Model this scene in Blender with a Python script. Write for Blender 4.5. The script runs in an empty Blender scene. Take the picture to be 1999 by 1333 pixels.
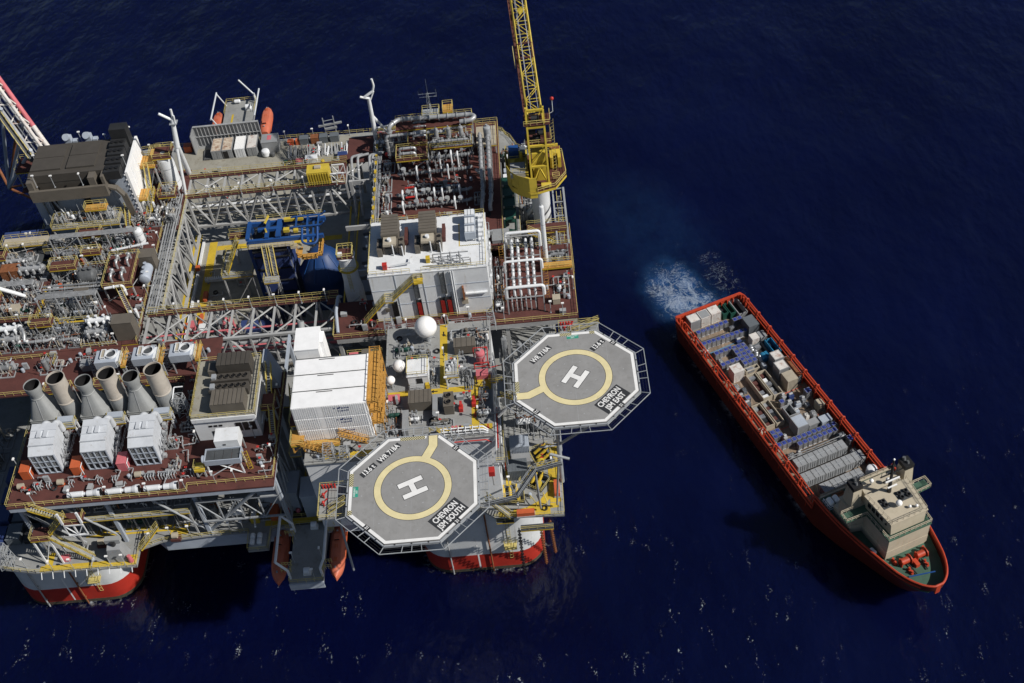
import bpy, math, random
from mathutils import Vector, Matrix
random.seed(11)
scene = bpy.context.scene
COL = scene.collection
R = math.radians

# ------------------------------------------------------------------ camera
cam_d = bpy.data.cameras.new('camera'); cam = bpy.data.objects.new('camera', cam_d); COL.objects.link(cam)
cam_d.sensor_width = 36.0; cam_d.lens = 43.22; cam_d.clip_start = 1.0; cam_d.clip_end = 9000
_r, _u, _f = Vector((0.995210, -0.041009, -0.088745)), Vector((0.090505, 0.729708, 0.677743)), Vector((-0.036964, 0.682528, -0.729924))
mw = Matrix(((_r.x, _u.x, -_f.x, 24.787), (_r.y, _u.y, -_f.y, -115.786), (_r.z, _u.z, -_f.z, 210.146), (0, 0, 0, 1)))
cam.matrix_world = mw
scene.camera = cam
# ------------------------------------------------------------------ sky and sun
SUN_EL, SUN_AZ = R(42), R(-21)           # azimuth measured from +X
world = bpy.data.worlds.new('World'); scene.world = world; world.use_nodes = True
nt = world.node_tree; bg = nt.nodes['Background']
sky = nt.nodes.new('ShaderNodeTexSky'); sky.sky_type = 'NISHITA'; sky.sun_disc = False
sky.sun_elevation = SUN_EL; sky.sun_rotation = R(90) - SUN_AZ; sky.air_density = 1.0; sky.dust_density = 0.6
nt.links.new(sky.outputs[0], bg.inputs[0]); bg.inputs[1].default_value = 0.05
sl = bpy.data.lights.new('sun', 'SUN'); sun = bpy.data.objects.new('sun', sl); COL.objects.link(sun)
sl.energy = 5.0; sl.angle = R(0.53); sl.color = (1.0, 0.955, 0.89)
sd = Vector((math.cos(SUN_EL) * math.cos(SUN_AZ), math.cos(SUN_EL) * math.sin(SUN_AZ), math.sin(SUN_EL)))
sun.rotation_euler = sd.to_track_quat('Z', 'Y').to_euler(); sun.location = (60, -40, 150)
vs = scene.view_settings; vs.view_transform = 'Standard'; vs.look = 'None'; vs.exposure = -0.03; vs.gamma = 1.0; vs.use_curve_mapping = False

# ------------------------------------------------------------------ materials
MATS = {}
def mat(name, col, rough=0.6, metal=0.0, var=0.14, scale=0.5, dirt=0.0, dcol=(0.10, 0.045, 0.02), streak=False, bump=0.0, spec=0.4):
    m = bpy.data.materials.new(name); m.use_nodes = True; n = m.node_tree.nodes; l = m.node_tree.links
    b = n['Principled BSDF']; b.inputs['Roughness'].default_value = rough; b.inputs['Metallic'].default_value = metal
    b.inputs['Specular IOR Level'].default_value = spec
    g = n.new('ShaderNodeNewGeometry')
    no = n.new('ShaderNodeTexNoise'); no.inputs['Scale'].default_value = scale; no.inputs['Detail'].default_value = 5; no.inputs['Roughness'].default_value = 0.65
    l.new(g.outputs['Position'], no.inputs['Vector'])
    mr = n.new('ShaderNodeMapRange'); mr.inputs[1].default_value = 0.3; mr.inputs[2].default_value = 0.7
    mr.inputs[3].default_value = 1 - var; mr.inputs[4].default_value = 1 + var; l.new(no.outputs[0], mr.inputs[0])
    vm = n.new('ShaderNodeVectorMath'); vm.operation = 'SCALE'; vm.inputs[0].default_value = col[:3]; l.new(mr.outputs[0], vm.inputs['Scale'])
    out = vm.outputs[0]
    if dirt > 0:
        mp = n.new('ShaderNodeMapping'); mp.inputs['Scale'].default_value = (1.6, 1.6, 0.22) if streak else (1, 1, 1); l.new(g.outputs['Position'], mp.inputs[0])
        n2 = n.new('ShaderNodeTexNoise'); n2.inputs['Scale'].default_value = 0.9; n2.inputs['Detail'].default_value = 7; n2.inputs['Roughness'].default_value = 0.72
        l.new(mp.outputs[0], n2.inputs['Vector'])
        m2 = n.new('ShaderNodeMapRange'); m2.inputs[1].default_value = 0.66 - dirt * 0.25; m2.inputs[2].default_value = 0.80 - dirt * 0.18; m2.inputs[4].default_value = min(1, 0.35 + dirt); l.new(n2.outputs[0], m2.inputs[0])
        mx = n.new('ShaderNodeMix'); mx.data_type = 'RGBA'; l.new(m2.outputs[0], mx.inputs[0]); l.new(out, mx.inputs[6]); mx.inputs[7].default_value = (*dcol, 1)
        out = mx.outputs[2]
    l.new(out, b.inputs['Base Color'])
    if bump:
        bp = n.new('ShaderNodeBump'); bp.inputs['Strength'].default_value = bump; bp.inputs['Distance'].default_value = 0.05
        n3 = n.new('ShaderNodeTexNoise'); n3.inputs['Scale'].default_value = 4; n3.inputs['Detail'].default_value = 4; l.new(g.outputs['Position'], n3.inputs['Vector'])
        l.new(n3.outputs[0], bp.inputs['Height']); l.new(bp.outputs[0], b.inputs['Normal'])
    MATS[name] = m
    return m
GRIME = (0.09, 0.075, 0.06)
mat('brown', (0.088, 0.030, 0.025), 0.8, dirt=0.45, dcol=(0.040, 0.020, 0.018), var=0.22, scale=0.35)
mat('deck_grey', (0.255, 0.26, 0.255), 0.75, dirt=0.45, dcol=(0.17, 0.16, 0.13), var=0.16, scale=0.3)
mat('deck_tan', (0.27, 0.26, 0.22), 0.8, dirt=0.5, dcol=(0.16, 0.13, 0.09), var=0.16, scale=0.3)
mat('heli', (0.248, 0.247, 0.245), 0.8, dirt=0.55, dcol=(0.20, 0.197, 0.190), var=0.11, scale=0.35)
mat('line_white', (0.74, 0.74, 0.73), 0.6, var=0.08, dirt=0.35, dcol=(0.5, 0.5, 0.48))
mat('line_cream', (0.66, 0.58, 0.33), 0.7, var=0.09, dirt=0.4, dcol=(0.5, 0.43, 0.24))
mat('line_black', (0.028, 0.03, 0.034), 0.7, var=0.1)
mat('sign_green', (0.03, 0.28, 0.20), 0.6)
mat('yellow', (0.50, 0.35, 0.03), 0.55, var=0.18, dirt=0.25, dcol=(0.25, 0.15, 0.03))
mat('yellow_deck', (0.50, 0.35, 0.03), 0.7, var=0.15, dirt=0.35, dcol=(0.33, 0.24, 0.06))
mat('yellow_crane', (0.50, 0.375, 0.045), 0.5, var=0.14, dirt=0.36, dcol=(0.34, 0.22, 0.04), streak=True)
mat('yellow_rail', (0.50, 0.42, 0.15), 0.6, var=0.25, scale=0.3)
mat('orange_stair', (0.47, 0.25, 0.055), 0.65, var=0.2)
mat('pale', (0.50, 0.525, 0.56), 0.5, var=0.1, dirt=0.35, dcol=(0.33, 0.31, 0.28), streak=True)
mat('white', (0.66, 0.68, 0.70), 0.5, var=0.08, dirt=0.36, dcol=(0.42, 0.38, 0.32), streak=True)
mat('white_box', (0.80, 0.805, 0.81), 0.5, var=0.06, dirt=0.18, dcol=(0.44, 0.36, 0.28), streak=True)
mat('white_clean', (0.80, 0.80, 0.79), 0.35, var=0.03)
mat('steel', (0.31, 0.32, 0.33), 0.5, metal=0.0, var=0.18, dirt=0.2, dcol=(0.25, 0.2, 0.16))
mat('pipe', (0.35, 0.36, 0.37), 0.42, metal=0.3, var=0.28, scale=1.2)
mat('pipe_grey', (0.22, 0.23, 0.24), 0.45, metal=0.25, var=0.25, scale=1.0)
mat('pipe_dark', (0.10, 0.105, 0.11), 0.5, var=0.3)
mat('galv', (0.35, 0.37, 0.39), 0.5, metal=0.2, var=0.15)
mat('structure', (0.34, 0.345, 0.345), 0.6, var=0.12, dirt=0.25, dcol=(0.22, 0.17, 0.13), streak=True)
mat('bluegrey', (0.34, 0.38, 0.44), 0.55, var=0.1, dirt=0.2, dcol=(0.25, 0.25, 0.25), streak=True)
mat('olive', (0.115, 0.102, 0.085), 0.65, var=0.12, dirt=0.2, dcol=(0.09, 0.075, 0.06))
mat('dark_roof', (0.058, 0.052, 0.045), 0.7, var=0.12, dirt=0.25, dcol=(0.05, 0.045, 0.04))
mat('dark', (0.02, 0.021, 0.023), 0.6, var=0.3)
mat('black', (0.012, 0.012, 0.013), 0.5)
mat('grate', (0.06, 0.065, 0.07), 0.6, var=0.2)
mat('stack_grey', (0.27, 0.28, 0.28), 0.6, var=0.08, dirt=0.2, dcol=(0.28, 0.26, 0.22), streak=True)
mat('stack_beige', (0.40, 0.365, 0.32), 0.6, var=0.12, dirt=0.42, dcol=(0.38, 0.30, 0.22), streak=True)
mat('red', (0.42, 0.03, 0.025), 0.5, var=0.12)
mat('pink', (0.50, 0.13, 0.15), 0.6, var=0.15)
mat('orange', (0.46, 0.10, 0.035), 0.5, var=0.12, dirt=0.15, dcol=(0.35, 0.08, 0.03))
mat('boat', (0.50, 0.135, 0.075), 0.45, var=0.10, dirt=0.25, dcol=(0.36, 0.09, 0.05), streak=True)
mat('blue', (0.014, 0.062, 0.21), 0.45, var=0.15, dirt=0.15, dcol=(0.02, 0.05, 0.15))
mat('blue_tank', (0.011, 0.042, 0.14), 0.5, var=0.1)
mat('blue_lid', (0.035, 0.055, 0.25), 0.5, var=0.35, scale=1.5, dirt=0.45, dcol=(0.28, 0.29, 0.31))
mat('teal', (0.02, 0.16, 0.30), 0.5, var=0.2)
mat('green_dark', (0.012, 0.06, 0.045), 0.5, var=0.2)
mat('ship_orange', (0.40, 0.045, 0.016), 0.55, var=0.2, dirt=0.45, dcol=(0.22, 0.035, 0.015), streak=True)
mat('ship_red', (0.095, 0.012, 0.007), 0.55, var=0.2, dirt=0.5, dcol=(0.13, 0.02, 0.012), streak=True)
mat('ship_cream', (0.43, 0.38, 0.29), 0.6, var=0.08, dirt=0.38, dcol=(0.36, 0.28, 0.18), streak=True)
mat('ship_green', (0.045, 0.10, 0.07), 0.7, var=0.2)
mat('hull_red', (0.36, 0.026, 0.015), 0.55, var=0.12, dirt=0.3, dcol=(0.2, 0.02, 0.012), streak=True)
mat('hull_white', (0.58, 0.60, 0.61), 0.5, var=0.08, dirt=0.35, dcol=(0.36, 0.34, 0.32), streak=True)
mat('growth', (0.055, 0.05, 0.035), 0.8, var=0.4, scale=1.2, dirt=0.5, dcol=(0.16, 0.02, 0.012))
mat('rust', (0.20, 0.075, 0.03), 0.8, var=0.35, scale=1.5)
mat('rusty_cream', (0.52, 0.45, 0.36), 0.7, var=0.1, dirt=0.80, dcol=(0.20, 0.075, 0.03))
mat('rusty_white', (0.58, 0.56, 0.53), 0.7, var=0.1, dirt=0.55, dcol=(0.26, 0.10, 0.05))
mat('cont_grey', (0.25, 0.26, 0.27), 0.6, var=0.1, dirt=0.3, dcol=(0.2, 0.15, 0.11))
mat('cont_dark', (0.11, 0.125, 0.14), 0.6, var=0.1, dirt=0.2, dcol=(0.06, 0.06, 0.06))
mat('tan', (0.36, 0.32, 0.25), 0.7, var=0.12, dirt=0.3, dcol=(0.2, 0.15, 0.1))
mat('glass', (0.012, 0.016, 0.02), 0.1, var=0.1, spec=0.6)
mat('foil', (0.36, 0.37, 0.39), 0.35, metal=0.6, var=0.3, scale=2)
mat('navy', (0.03, 0.05, 0.15), 0.5, var=0.2)
mat('caution', (0.6, 0.5, 0.2), 0.6)
# yellow and black hazard chevrons: stripes along x+y in world space
def hazard(name, a, b, f):
    m = mat(name, a, 0.6); n = m.node_tree.nodes; l = m.node_tree.links; bs = n['Principled BSDF']
    g = n.new('ShaderNodeNewGeometry'); sp = n.new('ShaderNodeSeparateXYZ'); l.new(g.outputs['Position'], sp.inputs[0])
    ad = n.new('ShaderNodeMath'); ad.operation = 'ADD'; l.new(sp.outputs[0], ad.inputs[0]); l.new(sp.outputs[1], ad.inputs[1])
    mu = n.new('ShaderNodeMath'); mu.operation = 'MULTIPLY'; mu.inputs[1].default_value = f; l.new(ad.outputs[0], mu.inputs[0])
    fr = n.new('ShaderNodeMath'); fr.operation = 'FRACT'; l.new(mu.outputs[0], fr.inputs[0])
    gt = n.new('ShaderNodeMath'); gt.operation = 'GREATER_THAN'; gt.inputs[1].default_value = 0.5; l.new(fr.outputs[0], gt.inputs[0])
    mx = n.new('ShaderNodeMix'); mx.data_type = 'RGBA'; l.new(gt.outputs[0], mx.inputs[0]); mx.inputs[6].default_value = (*a, 1); mx.inputs[7].default_value = (*b, 1)
    l.new(mx.outputs[2], bs.inputs['Base Color'])
hazard('hazard', (0.60, 0.55, 0.33), (0.03, 0.03, 0.03), 2.6)
# grating: open steel look for walkways (brown oxide with fine bars)
# planked ship deck
def planks():
    m = mat('ship_deck', (0.20, 0.15, 0.108), 0.8, dirt=0.45, dcol=(0.16, 0.12, 0.09), var=0.2, scale=0.6); n = m.node_tree.nodes; l = m.node_tree.links
    bs = n['Principled BSDF']; src = bs.inputs['Base Color'].links[0].from_socket
    g = n.new('ShaderNodeNewGeometry'); mp = n.new('ShaderNodeMapping'); mp.inputs['Rotation'].default_value = (0, 0, R(-20.5)); mp.inputs['Scale'].default_value = (2.2, 0.12, 1)
    l.new(g.outputs['Position'], mp.inputs[0]); no = n.new('ShaderNodeTexNoise'); no.inputs['Scale'].default_value = 1.2; no.inputs['Detail'].default_value = 3; l.new(mp.outputs[0], no.inputs['Vector'])
    mr = n.new('ShaderNodeMapRange'); mr.inputs[1].default_value = 0.3; mr.inputs[2].default_value = 0.7; mr.inputs[3].default_value = 0.65; mr.inputs[4].default_value = 1.3; l.new(no.outputs[0], mr.inputs[0])
    v = n.new('ShaderNodeVectorMath'); v.operation = 'SCALE'; l.new(src, v.inputs[0]); l.new(mr.outputs[0], v.inputs['Scale']); l.new(v.outputs[0], bs.inputs['Base Color'])
planks()

# ------------------------------------------------------------------ mesh builder
V = Vector
class MB:
    def __init__(s): s.v = []; s.f = []
    def add(s, vs, fs):
        o = len(s.v); s.v += [tuple(p) for p in vs]; s.f += [tuple(i + o for i in f) for f in fs]; return s
    def bx(s, x0, x1, y0, y1, z0, z1):
        return s.add([(x0,y0,z0),(x1,y0,z0),(x1,y1,z0),(x0,y1,z0),(x0,y0,z1),(x1,y0,z1),(x1,y1,z1),(x0,y1,z1)],
                     [(0,3,2,1),(4,5,6,7),(0,1,5,4),(1,2,6,5),(2,3,7,6),(3,0,4,7)])
    def bar(s, a, b, w, h=None):
        a, b = V(a), V(b); h = h or w; d = (b - a)
        if d.length < 1e-6: return s
        d.normalize(); up = V((0,0,1)) if abs(d.z) < 0.95 else V((0,1,0))
        x = d.cross(up).normalized() * w / 2; y = x.cross(d).normalized() * h / 2
        return s.add([a-x-y, a+x-y, a+x+y, a-x+y, b-x-y, b+x-y, b+x+y, b-x+y], [(0,1,2,3),(7,6,5,4),(4,5,1,0),(5,6,2,1),(6,7,3,2),(7,4,0,3)])
    def tube(s, a, b, r, n=8, r2=None, cap=True):
        a, b = V(a), V(b); r2 = r if r2 is None else r2; d = (b - a).normalized()
        up = V((0,0,1)) if abs(d.z) < 0.95 else V((1,0,0)); x = d.cross(up).normalized(); y = d.cross(x).normalized()
        vs = []
        for p, rr in ((a, r), (b, r2)):
            vs += [p + (x * math.cos(2*math.pi*i/n) + y * math.sin(2*math.pi*i/n)) * rr for i in range(n)]
        fs = [(i, n+i, n+(i+1)%n, (i+1)%n) for i in range(n)]
        if cap: fs += [tuple(range(n)), tuple(range(2*n-1, n-1, -1))]
        return s.add(vs, fs)
    def pipe(s, pts, r, n=8, bend=2.0):
        P = [V(p) for p in pts]; Q = [P[0]]
        for i in range(1, len(P)-1):
            a, b, c = P[i-1], P[i], P[i+1]; d1 = (a-b); d2 = (c-b); k = min(bend*r, d1.length*0.45, d2.length*0.45)
            p0 = b + d1.normalized()*k; p2 = b + d2.normalized()*k
            for t in (0, 0.33, 0.67, 1.0): Q.append(p0*(1-t)**2 + b*2*t*(1-t) + p2*t*t)
        Q.append(P[-1])
        ref = None; vs = []; fs = []
        for i, q in enumerate(Q):
            t = ((Q[min(i+1, len(Q)-1)] - Q[max(i-1, 0)]))
            t = t.normalized() if t.length > 1e-6 else V((1,0,0))
            if ref is None: ref = t.orthogonal().normalized()
            ref = (ref - t*ref.dot(t)); ref = ref.normalized() if ref.length > 1e-6 else t.orthogonal().normalized()
            y = t.cross(ref)
            vs += [q + (ref*math.cos(2*math.pi*j/n) + y*math.sin(2*math.pi*j/n))*r for j in range(n)]
        for i in range(len(Q)-1):
            fs += [(i*n+j, i*n+(j+1)%n, (i+1)*n+(j+1)%n, (i+1)*n+j) for j in range(n)]
        fs += [tuple(range(n-1, -1, -1)), tuple((len(Q)-1)*n + j for j in range(n))]
        return s.add(vs, fs)
    def lathe(s, c, prof, n=16, axis='z', cap=True):
        vs = []; fs = []; c = V(c)
        for (r, z) in prof:
            for j in range(n):
                a = 2*math.pi*j/n; p = (r*math.cos(a), r*math.sin(a), z)
                if axis == 'x': p = (p[2], p[0], p[1])
                elif axis == 'y': p = (p[1], p[2], p[0])
                vs.append(c + V(p))
        for i in range(len(prof)-1):
            fs += [(i*n+j, i*n+(j+1)%n, (i+1)*n+(j+1)%n, (i+1)*n+j) for j in range(n)]
        if cap: fs += [tuple(range(n-1, -1, -1)), tuple((len(prof)-1)*n + j for j in range(n))]
        return s.add(vs, fs)
    def vessel(s, a, b, r, n=14):      # cylinder with domed ends from a to b (any axis)
        a, b = V(a), V(b); d = (b-a); L = d.length; d.normalize(); k = r*0.45
        for (p, q, r0, r1) in ((a, a+d*k*0.35, r*0.55, r*0.88), (a+d*k*0.35, a+d*k, r*0.88, r), (a+d*k, b-d*k, r, r), (b-d*k, b-d*k*0.35, r, r*0.88), (b-d*k*0.35, b, r*0.88, r*0.55)):
            s.tube(p, q, r0, n, r1, cap=(p is a or q is b))
        return s
    def sphere(s, c, r, n=20, m=12, z0=-1.0):
        pr = []
        for i in range(m+1):
            t = math.asin(max(-1, z0)) + (math.pi/2 - math.asin(max(-1, z0)))*i/m
            pr.append((max(r*math.cos(t), 0.001), r*math.sin(t)))
        return s.lathe(c, pr, n)
    def prism(s, pts, z0, z1):
        n = len(pts); vs = [(x, y, z0) for x, y in pts] + [(x, y, z1) for x, y in pts]
        return s.add(vs, [tuple(range(n-1, -1, -1)), tuple(range(n, 2*n))] + [(i, (i+1)%n, n+(i+1)%n, n+i) for i in range(n)])
    def rail(s, pts, h=1.1, w=0.06, step=1.7, closed=False):
        P = [V(p) for p in pts]
        if closed: P.append(P[0])
        for a, b in zip(P[:-1], P[1:]):
            for k in (1.0, 0.55): s.bar(a + V((0,0,h*k)), b + V((0,0,h*k)), w)
            L = (b-a).length; n = max(1, round(L/step))
            for i in range(n+1):
                p = a.lerp(b, i/n); s.bar(p, p + V((0,0,h)), w)
        return s
    def truss(s, a, b, depth, n, r, rd=None, flip=False, chord=None):   # vertical plane truss under the line a-b
        a, b = V(a), V(b); rd = rd or r*0.75; dn = V((0,0,-depth)); ch = chord or r
        s.bar(a, b, ch*2); s.bar(a+dn, b+dn, ch*2)
        for i in range(n+1):
            p = a.lerp(b, i/n); s.bar(p, p+dn, rd*1.6)
            if i < n:
                q = a.lerp(b, (i+1)/n)
                if (i % 2 == 0) != flip: s.tube(p, q+dn, rd, 6)
                else: s.tube(p+dn, q, rd, 6)
        return s
    def grid(s, x0, x1, y0, y1, z, nx, ny, w, h):
        for i in range(nx+1):
            x = x0+(x1-x0)*i/nx; s.bx(x-w/2, x+w/2, y0, y1, z, z+h)
        for j in range(ny+1):
            y = y0+(y1-y0)*j/ny; s.bx(x0+w/2, x1-w/2, y-w/2, y+w/2, z+0.003, z+h-0.003)
        return s
    def shift(s, d): s.v = [(p[0]+d[0], p[1]+d[1], p[2]+d[2]) for p in s.v]; return s
    def mesh(s, name, m):
        me = bpy.data.meshes.new(name); me.from_pydata(s.v, [], s.f)
        me.materials.append(MATS[m]); me.polygons.foreach_set('use_smooth', [True]*len(me.polygons))
        me.set_sharp_from_angle(angle=R(38)); return me
def link(name, data, parent=None, loc=(0,0,0), rz=0):
    o = bpy.data.objects.new(name, data); COL.objects.link(o); o.location = loc; o.rotation_euler = (0,0,rz)
    if parent: o.parent = parent
    return o
class T:                                            # a thing: an Empty at its base that parents its parts
    def __init__(s, name, label, cat, loc=(0,0,0), rz=0, group=None):
        s.o = link(name, None, None, loc, rz); s.o.empty_display_size = 0.5; s.loc = loc
        s.o['label'] = label; s.o['category'] = cat
        if group: s.o['group'] = group
    def p(s, name, mb, m, parent=None, label=None):  # part, coordinates local to the thing
        o = link(name, mb.mesh(name, m), parent or s.o)
        if label: o['label'] = label
        return o
    def w(s, name, mb, m, parent=None, label=None):  # part, coordinates in the world
        return s.p(name, mb.shift((-s.loc[0], -s.loc[1], -s.loc[2])), m, parent, label)
    def copy(s, loc, rz=None, label=None):
        c = s.o.copy(); COL.objects.link(c); c.location = loc
        if rz is not None: c.rotation_euler = (0,0,rz)
        if label: c['label'] = label
        def rec(src, dst):
            for ch in list(src.children):
                k = ch.copy(); COL.objects.link(k); k.parent = dst; rec(ch, k)
        rec(s.o, c); return c
def one(name, mb, m, label, cat, loc=(0,0,0), rz=0, group=None):
    o = link(name, mb.mesh(name, m), None, loc, rz); o['label'] = label; o['category'] = cat
    if group: o['group'] = group
    return o
def onew(name, mb, m, label, cat, loc, group=None): return one(name, mb.shift((-loc[0], -loc[1], -loc[2])), m, label, cat, loc, 0, group)
def struct(name, mb, m):
    o = link(name, mb.mesh(name, m)); o['kind'] = 'structure'; return o
def text_mesh(txt, size, m, stretch=0.85, bold=0.02, spacing=1.0):
    cu = bpy.data.curves.new('lettering', 'FONT'); cu.body = txt; cu.size = size; cu.align_x = 'CENTER'; cu.align_y = 'CENTER'
    cu.offset = bold*size; cu.space_character = spacing; cu.space_line = 0.95; cu.resolution_u = 3
    o = bpy.data.objects.new('lettering', cu); COL.objects.link(o)
    dg = bpy.context.evaluated_depsgraph_get(); me = bpy.data.meshes.new_from_object(o.evaluated_get(dg))
    bpy.data.objects.remove(o); bpy.data.curves.remove(cu)
    for v in me.vertices: v.co.x *= stretch
    me.materials.clear(); me.materials.append(MATS[m]); return me
# ================================================================== SEA
SHIP_O, SHIP_D = V((59.8, 80.6, 0)), V((0.3502, -0.9370, 0)); SHIP_E = V((0.9370, 0.3502, 0)); SHIP_RZ = math.atan2(SHIP_D.y, SHIP_D.x)
def sea_material():
    m = bpy.data.materials.new('sea_water'); m.use_nodes = True; n = m.node_tree.nodes; l = m.node_tree.links; b = n['Principled BSDF']
    b.inputs['Roughness'].default_value = 0.16; b.inputs['IOR'].default_value = 1.33
    g = n.new('ShaderNodeNewGeometry')
    def noise(scale, detail, rough=0.6, vec=None, dist=0.0):
        k = n.new('ShaderNodeTexNoise'); k.inputs['Scale'].default_value = scale; k.inputs['Detail'].default_value = detail; k.inputs['Roughness'].default_value = rough; k.inputs['Distortion'].default_value = dist
        l.new(vec or g.outputs['Position'], k.inputs['Vector']); return k.outputs[0]
    def mth(op, a, c=None, d=None):
        k = n.new('ShaderNodeMath'); k.operation = op
        for i, x in enumerate((a, c, d)):
            if x is None: continue
            if isinstance(x, (int, float)): k.inputs[i].default_value = x
            else: l.new(x, k.inputs[i])
        return k.outputs[0]
    def rng(x, a, c, d=0.0, e=1.0, smooth=False):
        k = n.new('ShaderNodeMapRange'); k.inputs[1].default_value = a; k.inputs[2].default_value = c; k.inputs[3].default_value = d; k.inputs[4].default_value = e
        if smooth: k.interpolation_type = 'SMOOTHSTEP'
        l.new(x, k.inputs[0]); return k.outputs[0]
    # churned water astern of the ship: ellipse in ship axes, broken up by noise
    mp = n.new('ShaderNodeMapping'); mp.vector_type = 'POINT'; mp.inputs['Rotation'].default_value = (0, 0, -SHIP_RZ)
    sub = n.new('ShaderNodeVectorMath'); sub.operation = 'SUBTRACT'; l.new(g.outputs['Position'], sub.inputs[0]); sub.inputs[1].default_value = tuple(SHIP_O); l.new(sub.outputs[0], mp.inputs[0])
    warp = n.new('ShaderNodeTexNoise'); warp.inputs['Scale'].default_value = 0.12; warp.inputs['Detail'].default_value = 3; l.new(g.outputs['Position'], warp.inputs['Vector'])
    wv = n.new('ShaderNodeVectorMath'); wv.operation = 'MULTIPLY_ADD'; l.new(warp.outputs['Color'], wv.inputs[0]); wv.inputs[1].default_value = (9, 9, 0); l.new(mp.outputs[0], wv.inputs[2])
    sx = n.new('ShaderNodeSeparateXYZ'); l.new(wv.outputs[0], sx.inputs[0])
    # x = along the ship (negative = astern), y = to the ship's left
    def ell(cx, cy, rx, ry):
        a = mth('DIVIDE', mth('SUBTRACT', sx.outputs[0], cx+4.5), rx); c = mth('DIVIDE', mth('SUBTRACT', sx.outputs[1], cy+4.5), ry)
        return mth('SQRT', mth('ADD', mth('MULTIPLY', a, a), mth('MULTIPLY', c, c)))
    core = rng(ell(-11, -0.5, 16, 10), 0.05, 1.15, 1.0, 0.0, True)
    wide = rng(ell(-32, 3, 36, 17), 0.1, 1.1, 1.0, 0.0, True)
    side = rng(ell(-13, 11, 14, 5), 0.3, 1.1, 1.0, 0.0, True)
    ridge = mth('SUBTRACT', 1.0, mth('ABSOLUTE', mth('MULTIPLY', mth('SUBTRACT', noise(0.16, 5, 0.62, dist=1.2), 0.5), 4.2)))
    ridge2 = mth('SUBTRACT', 1.0, mth('ABSOLUTE', mth('MULTIPLY', mth('SUBTRACT', noise(0.42, 6, 0.7, dist=0.8), 0.5), 3.6)))
    fine = noise(2.4, 4, 0.75)
    lace = mth('MULTIPLY', mth('MAXIMUM', ridge, mth('MULTIPLY', ridge2, 0.93)), rng(fine, 0.25, 0.7, 0.82, 1.10))
    amount = mth('MAXIMUM', core, mth('MULTIPLY', side, 0.45))
    foam_w = mth('MULTIPLY', rng(mth('ADD', lace, mth('MULTIPLY', amount, 0.40)), 1.06, 1.56), 0.60)
    foam_w = mth('MULTIPLY', foam_w, rng(amount, 0.0, 0.4))
    # scattered whitecaps and painted sun glints, denser towards low y, elongated along the wind
    mw_ = n.new('ShaderNodeMapping'); mw_.inputs['Rotation'].default_value = (0, 0, R(-32)); mw_.inputs['Scale'].default_value = (1, 0.42, 1); l.new(g.outputs['Position'], mw_.inputs[0])
    caps = rng(noise(0.42, 6, 0.74, mw_.outputs[0]), 0.60, 0.685); sy = n.new('ShaderNodeSeparateXYZ'); l.new(g.outputs['Position'], sy.inputs[0]); patch = mth('MULTIPLY', rng(noise(0.03, 3, 0.6), 0.44, 0.60), rng(sy.outputs[1], 70, 0, 0.03, 1.0))
    caps = mth('MULTIPLY', mth('MULTIPLY', caps, patch), rng(noise(2.2, 2, 0.5), 0.5, 0.62))
    # wash where the front columns and the ship's side meet the water
    def edge(ax, cx_, ay, cy_, hx, hy):
        return mth('MAXIMUM', mth('SUBTRACT', mth('ABSOLUTE', mth('SUBTRACT', ax, cx_)), hx), mth('SUBTRACT', mth('ABSOLUTE', mth('SUBTRACT', ay, cy_)), hy))
    gs = n.new('ShaderNodeSeparateXYZ'); l.new(g.outputs['Position'], gs.inputs[0]); ss = n.new('ShaderNodeSeparateXYZ'); l.new(mp.outputs[0], ss.inputs[0])
    def rnd(cx_, cy_):
        a = mth('MAXIMUM', mth('SUBTRACT', mth('ABSOLUTE', mth('SUBTRACT', gs.outputs[0], cx_)), 6.6), 0.0); c = mth('MAXIMUM', mth('SUBTRACT', mth('ABSOLUTE', mth('SUBTRACT', gs.outputs[1], cy_)), 6.6), 0.0)
        return mth('SUBTRACT', mth('SQRT', mth('ADD', mth('MULTIPLY', a, a), mth('MULTIPLY', c, c))), 5.6)
    near = mth('MINIMUM', mth('MINIMUM', rnd(6.5, 31.2), rnd(-76, 31.6)), edge(ss.outputs[0], 28, ss.outputs[1], 0, 28, 8.1))
    wash = mth('MULTIPLY', rng(near, 0.0, 1.5, 1.0, 0.0), rng(mth('ADD', noise(0.9, 5, 0.7), mth('MULTIPLY', noise(0.12, 2, 0.5), 0.6)), 0.84, 1.08))
    foam_w = mth('MAXIMUM', foam_w, mth('MULTIPLY', wash, 0.6))
    foam = mth('MINIMUM', mth('ADD', foam_w, mth('MULTIPLY', caps, 0.9)), 1.0)  # white mask: real foam plus the sun glints painted in with the caps
    c0 = n.new('ShaderNodeMix'); c0.data_type = 'RGBA'; c0.inputs[6].default_value = (0.0011, 0.0022, 0.0195, 1); c0.inputs[7].default_value = (0.0016, 0.0033, 0.0275, 1); l.new(rng(noise(0.02, 3, 0.5), 0.35, 0.65), c0.inputs[0])
    c1 = n.new('ShaderNodeMix'); c1.data_type = 'RGBA'; l.new(c0.outputs[2], c1.inputs[6]); c1.inputs[7].default_value = (0.022, 0.085, 0.23, 1)
    l.new(mth('MULTIPLY', mth('MAXIMUM', mth('MULTIPLY', core, 1.0), mth('MULTIPLY', wide, 0.11)), rng(noise(0.2, 4, 0.6), 0.3, 0.65, 0.35, 1.0)), c1.inputs[0])
    c2 = n.new('ShaderNodeMix'); c2.data_type = 'RGBA'; l.new(foam, c2.inputs[0]); l.new(c1.outputs[2], c2.inputs[6]); c2.inputs[7].default_value = (0.62, 0.68, 0.72, 1)
    l.new(c2.outputs[2], b.inputs['Base Color'])
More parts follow.
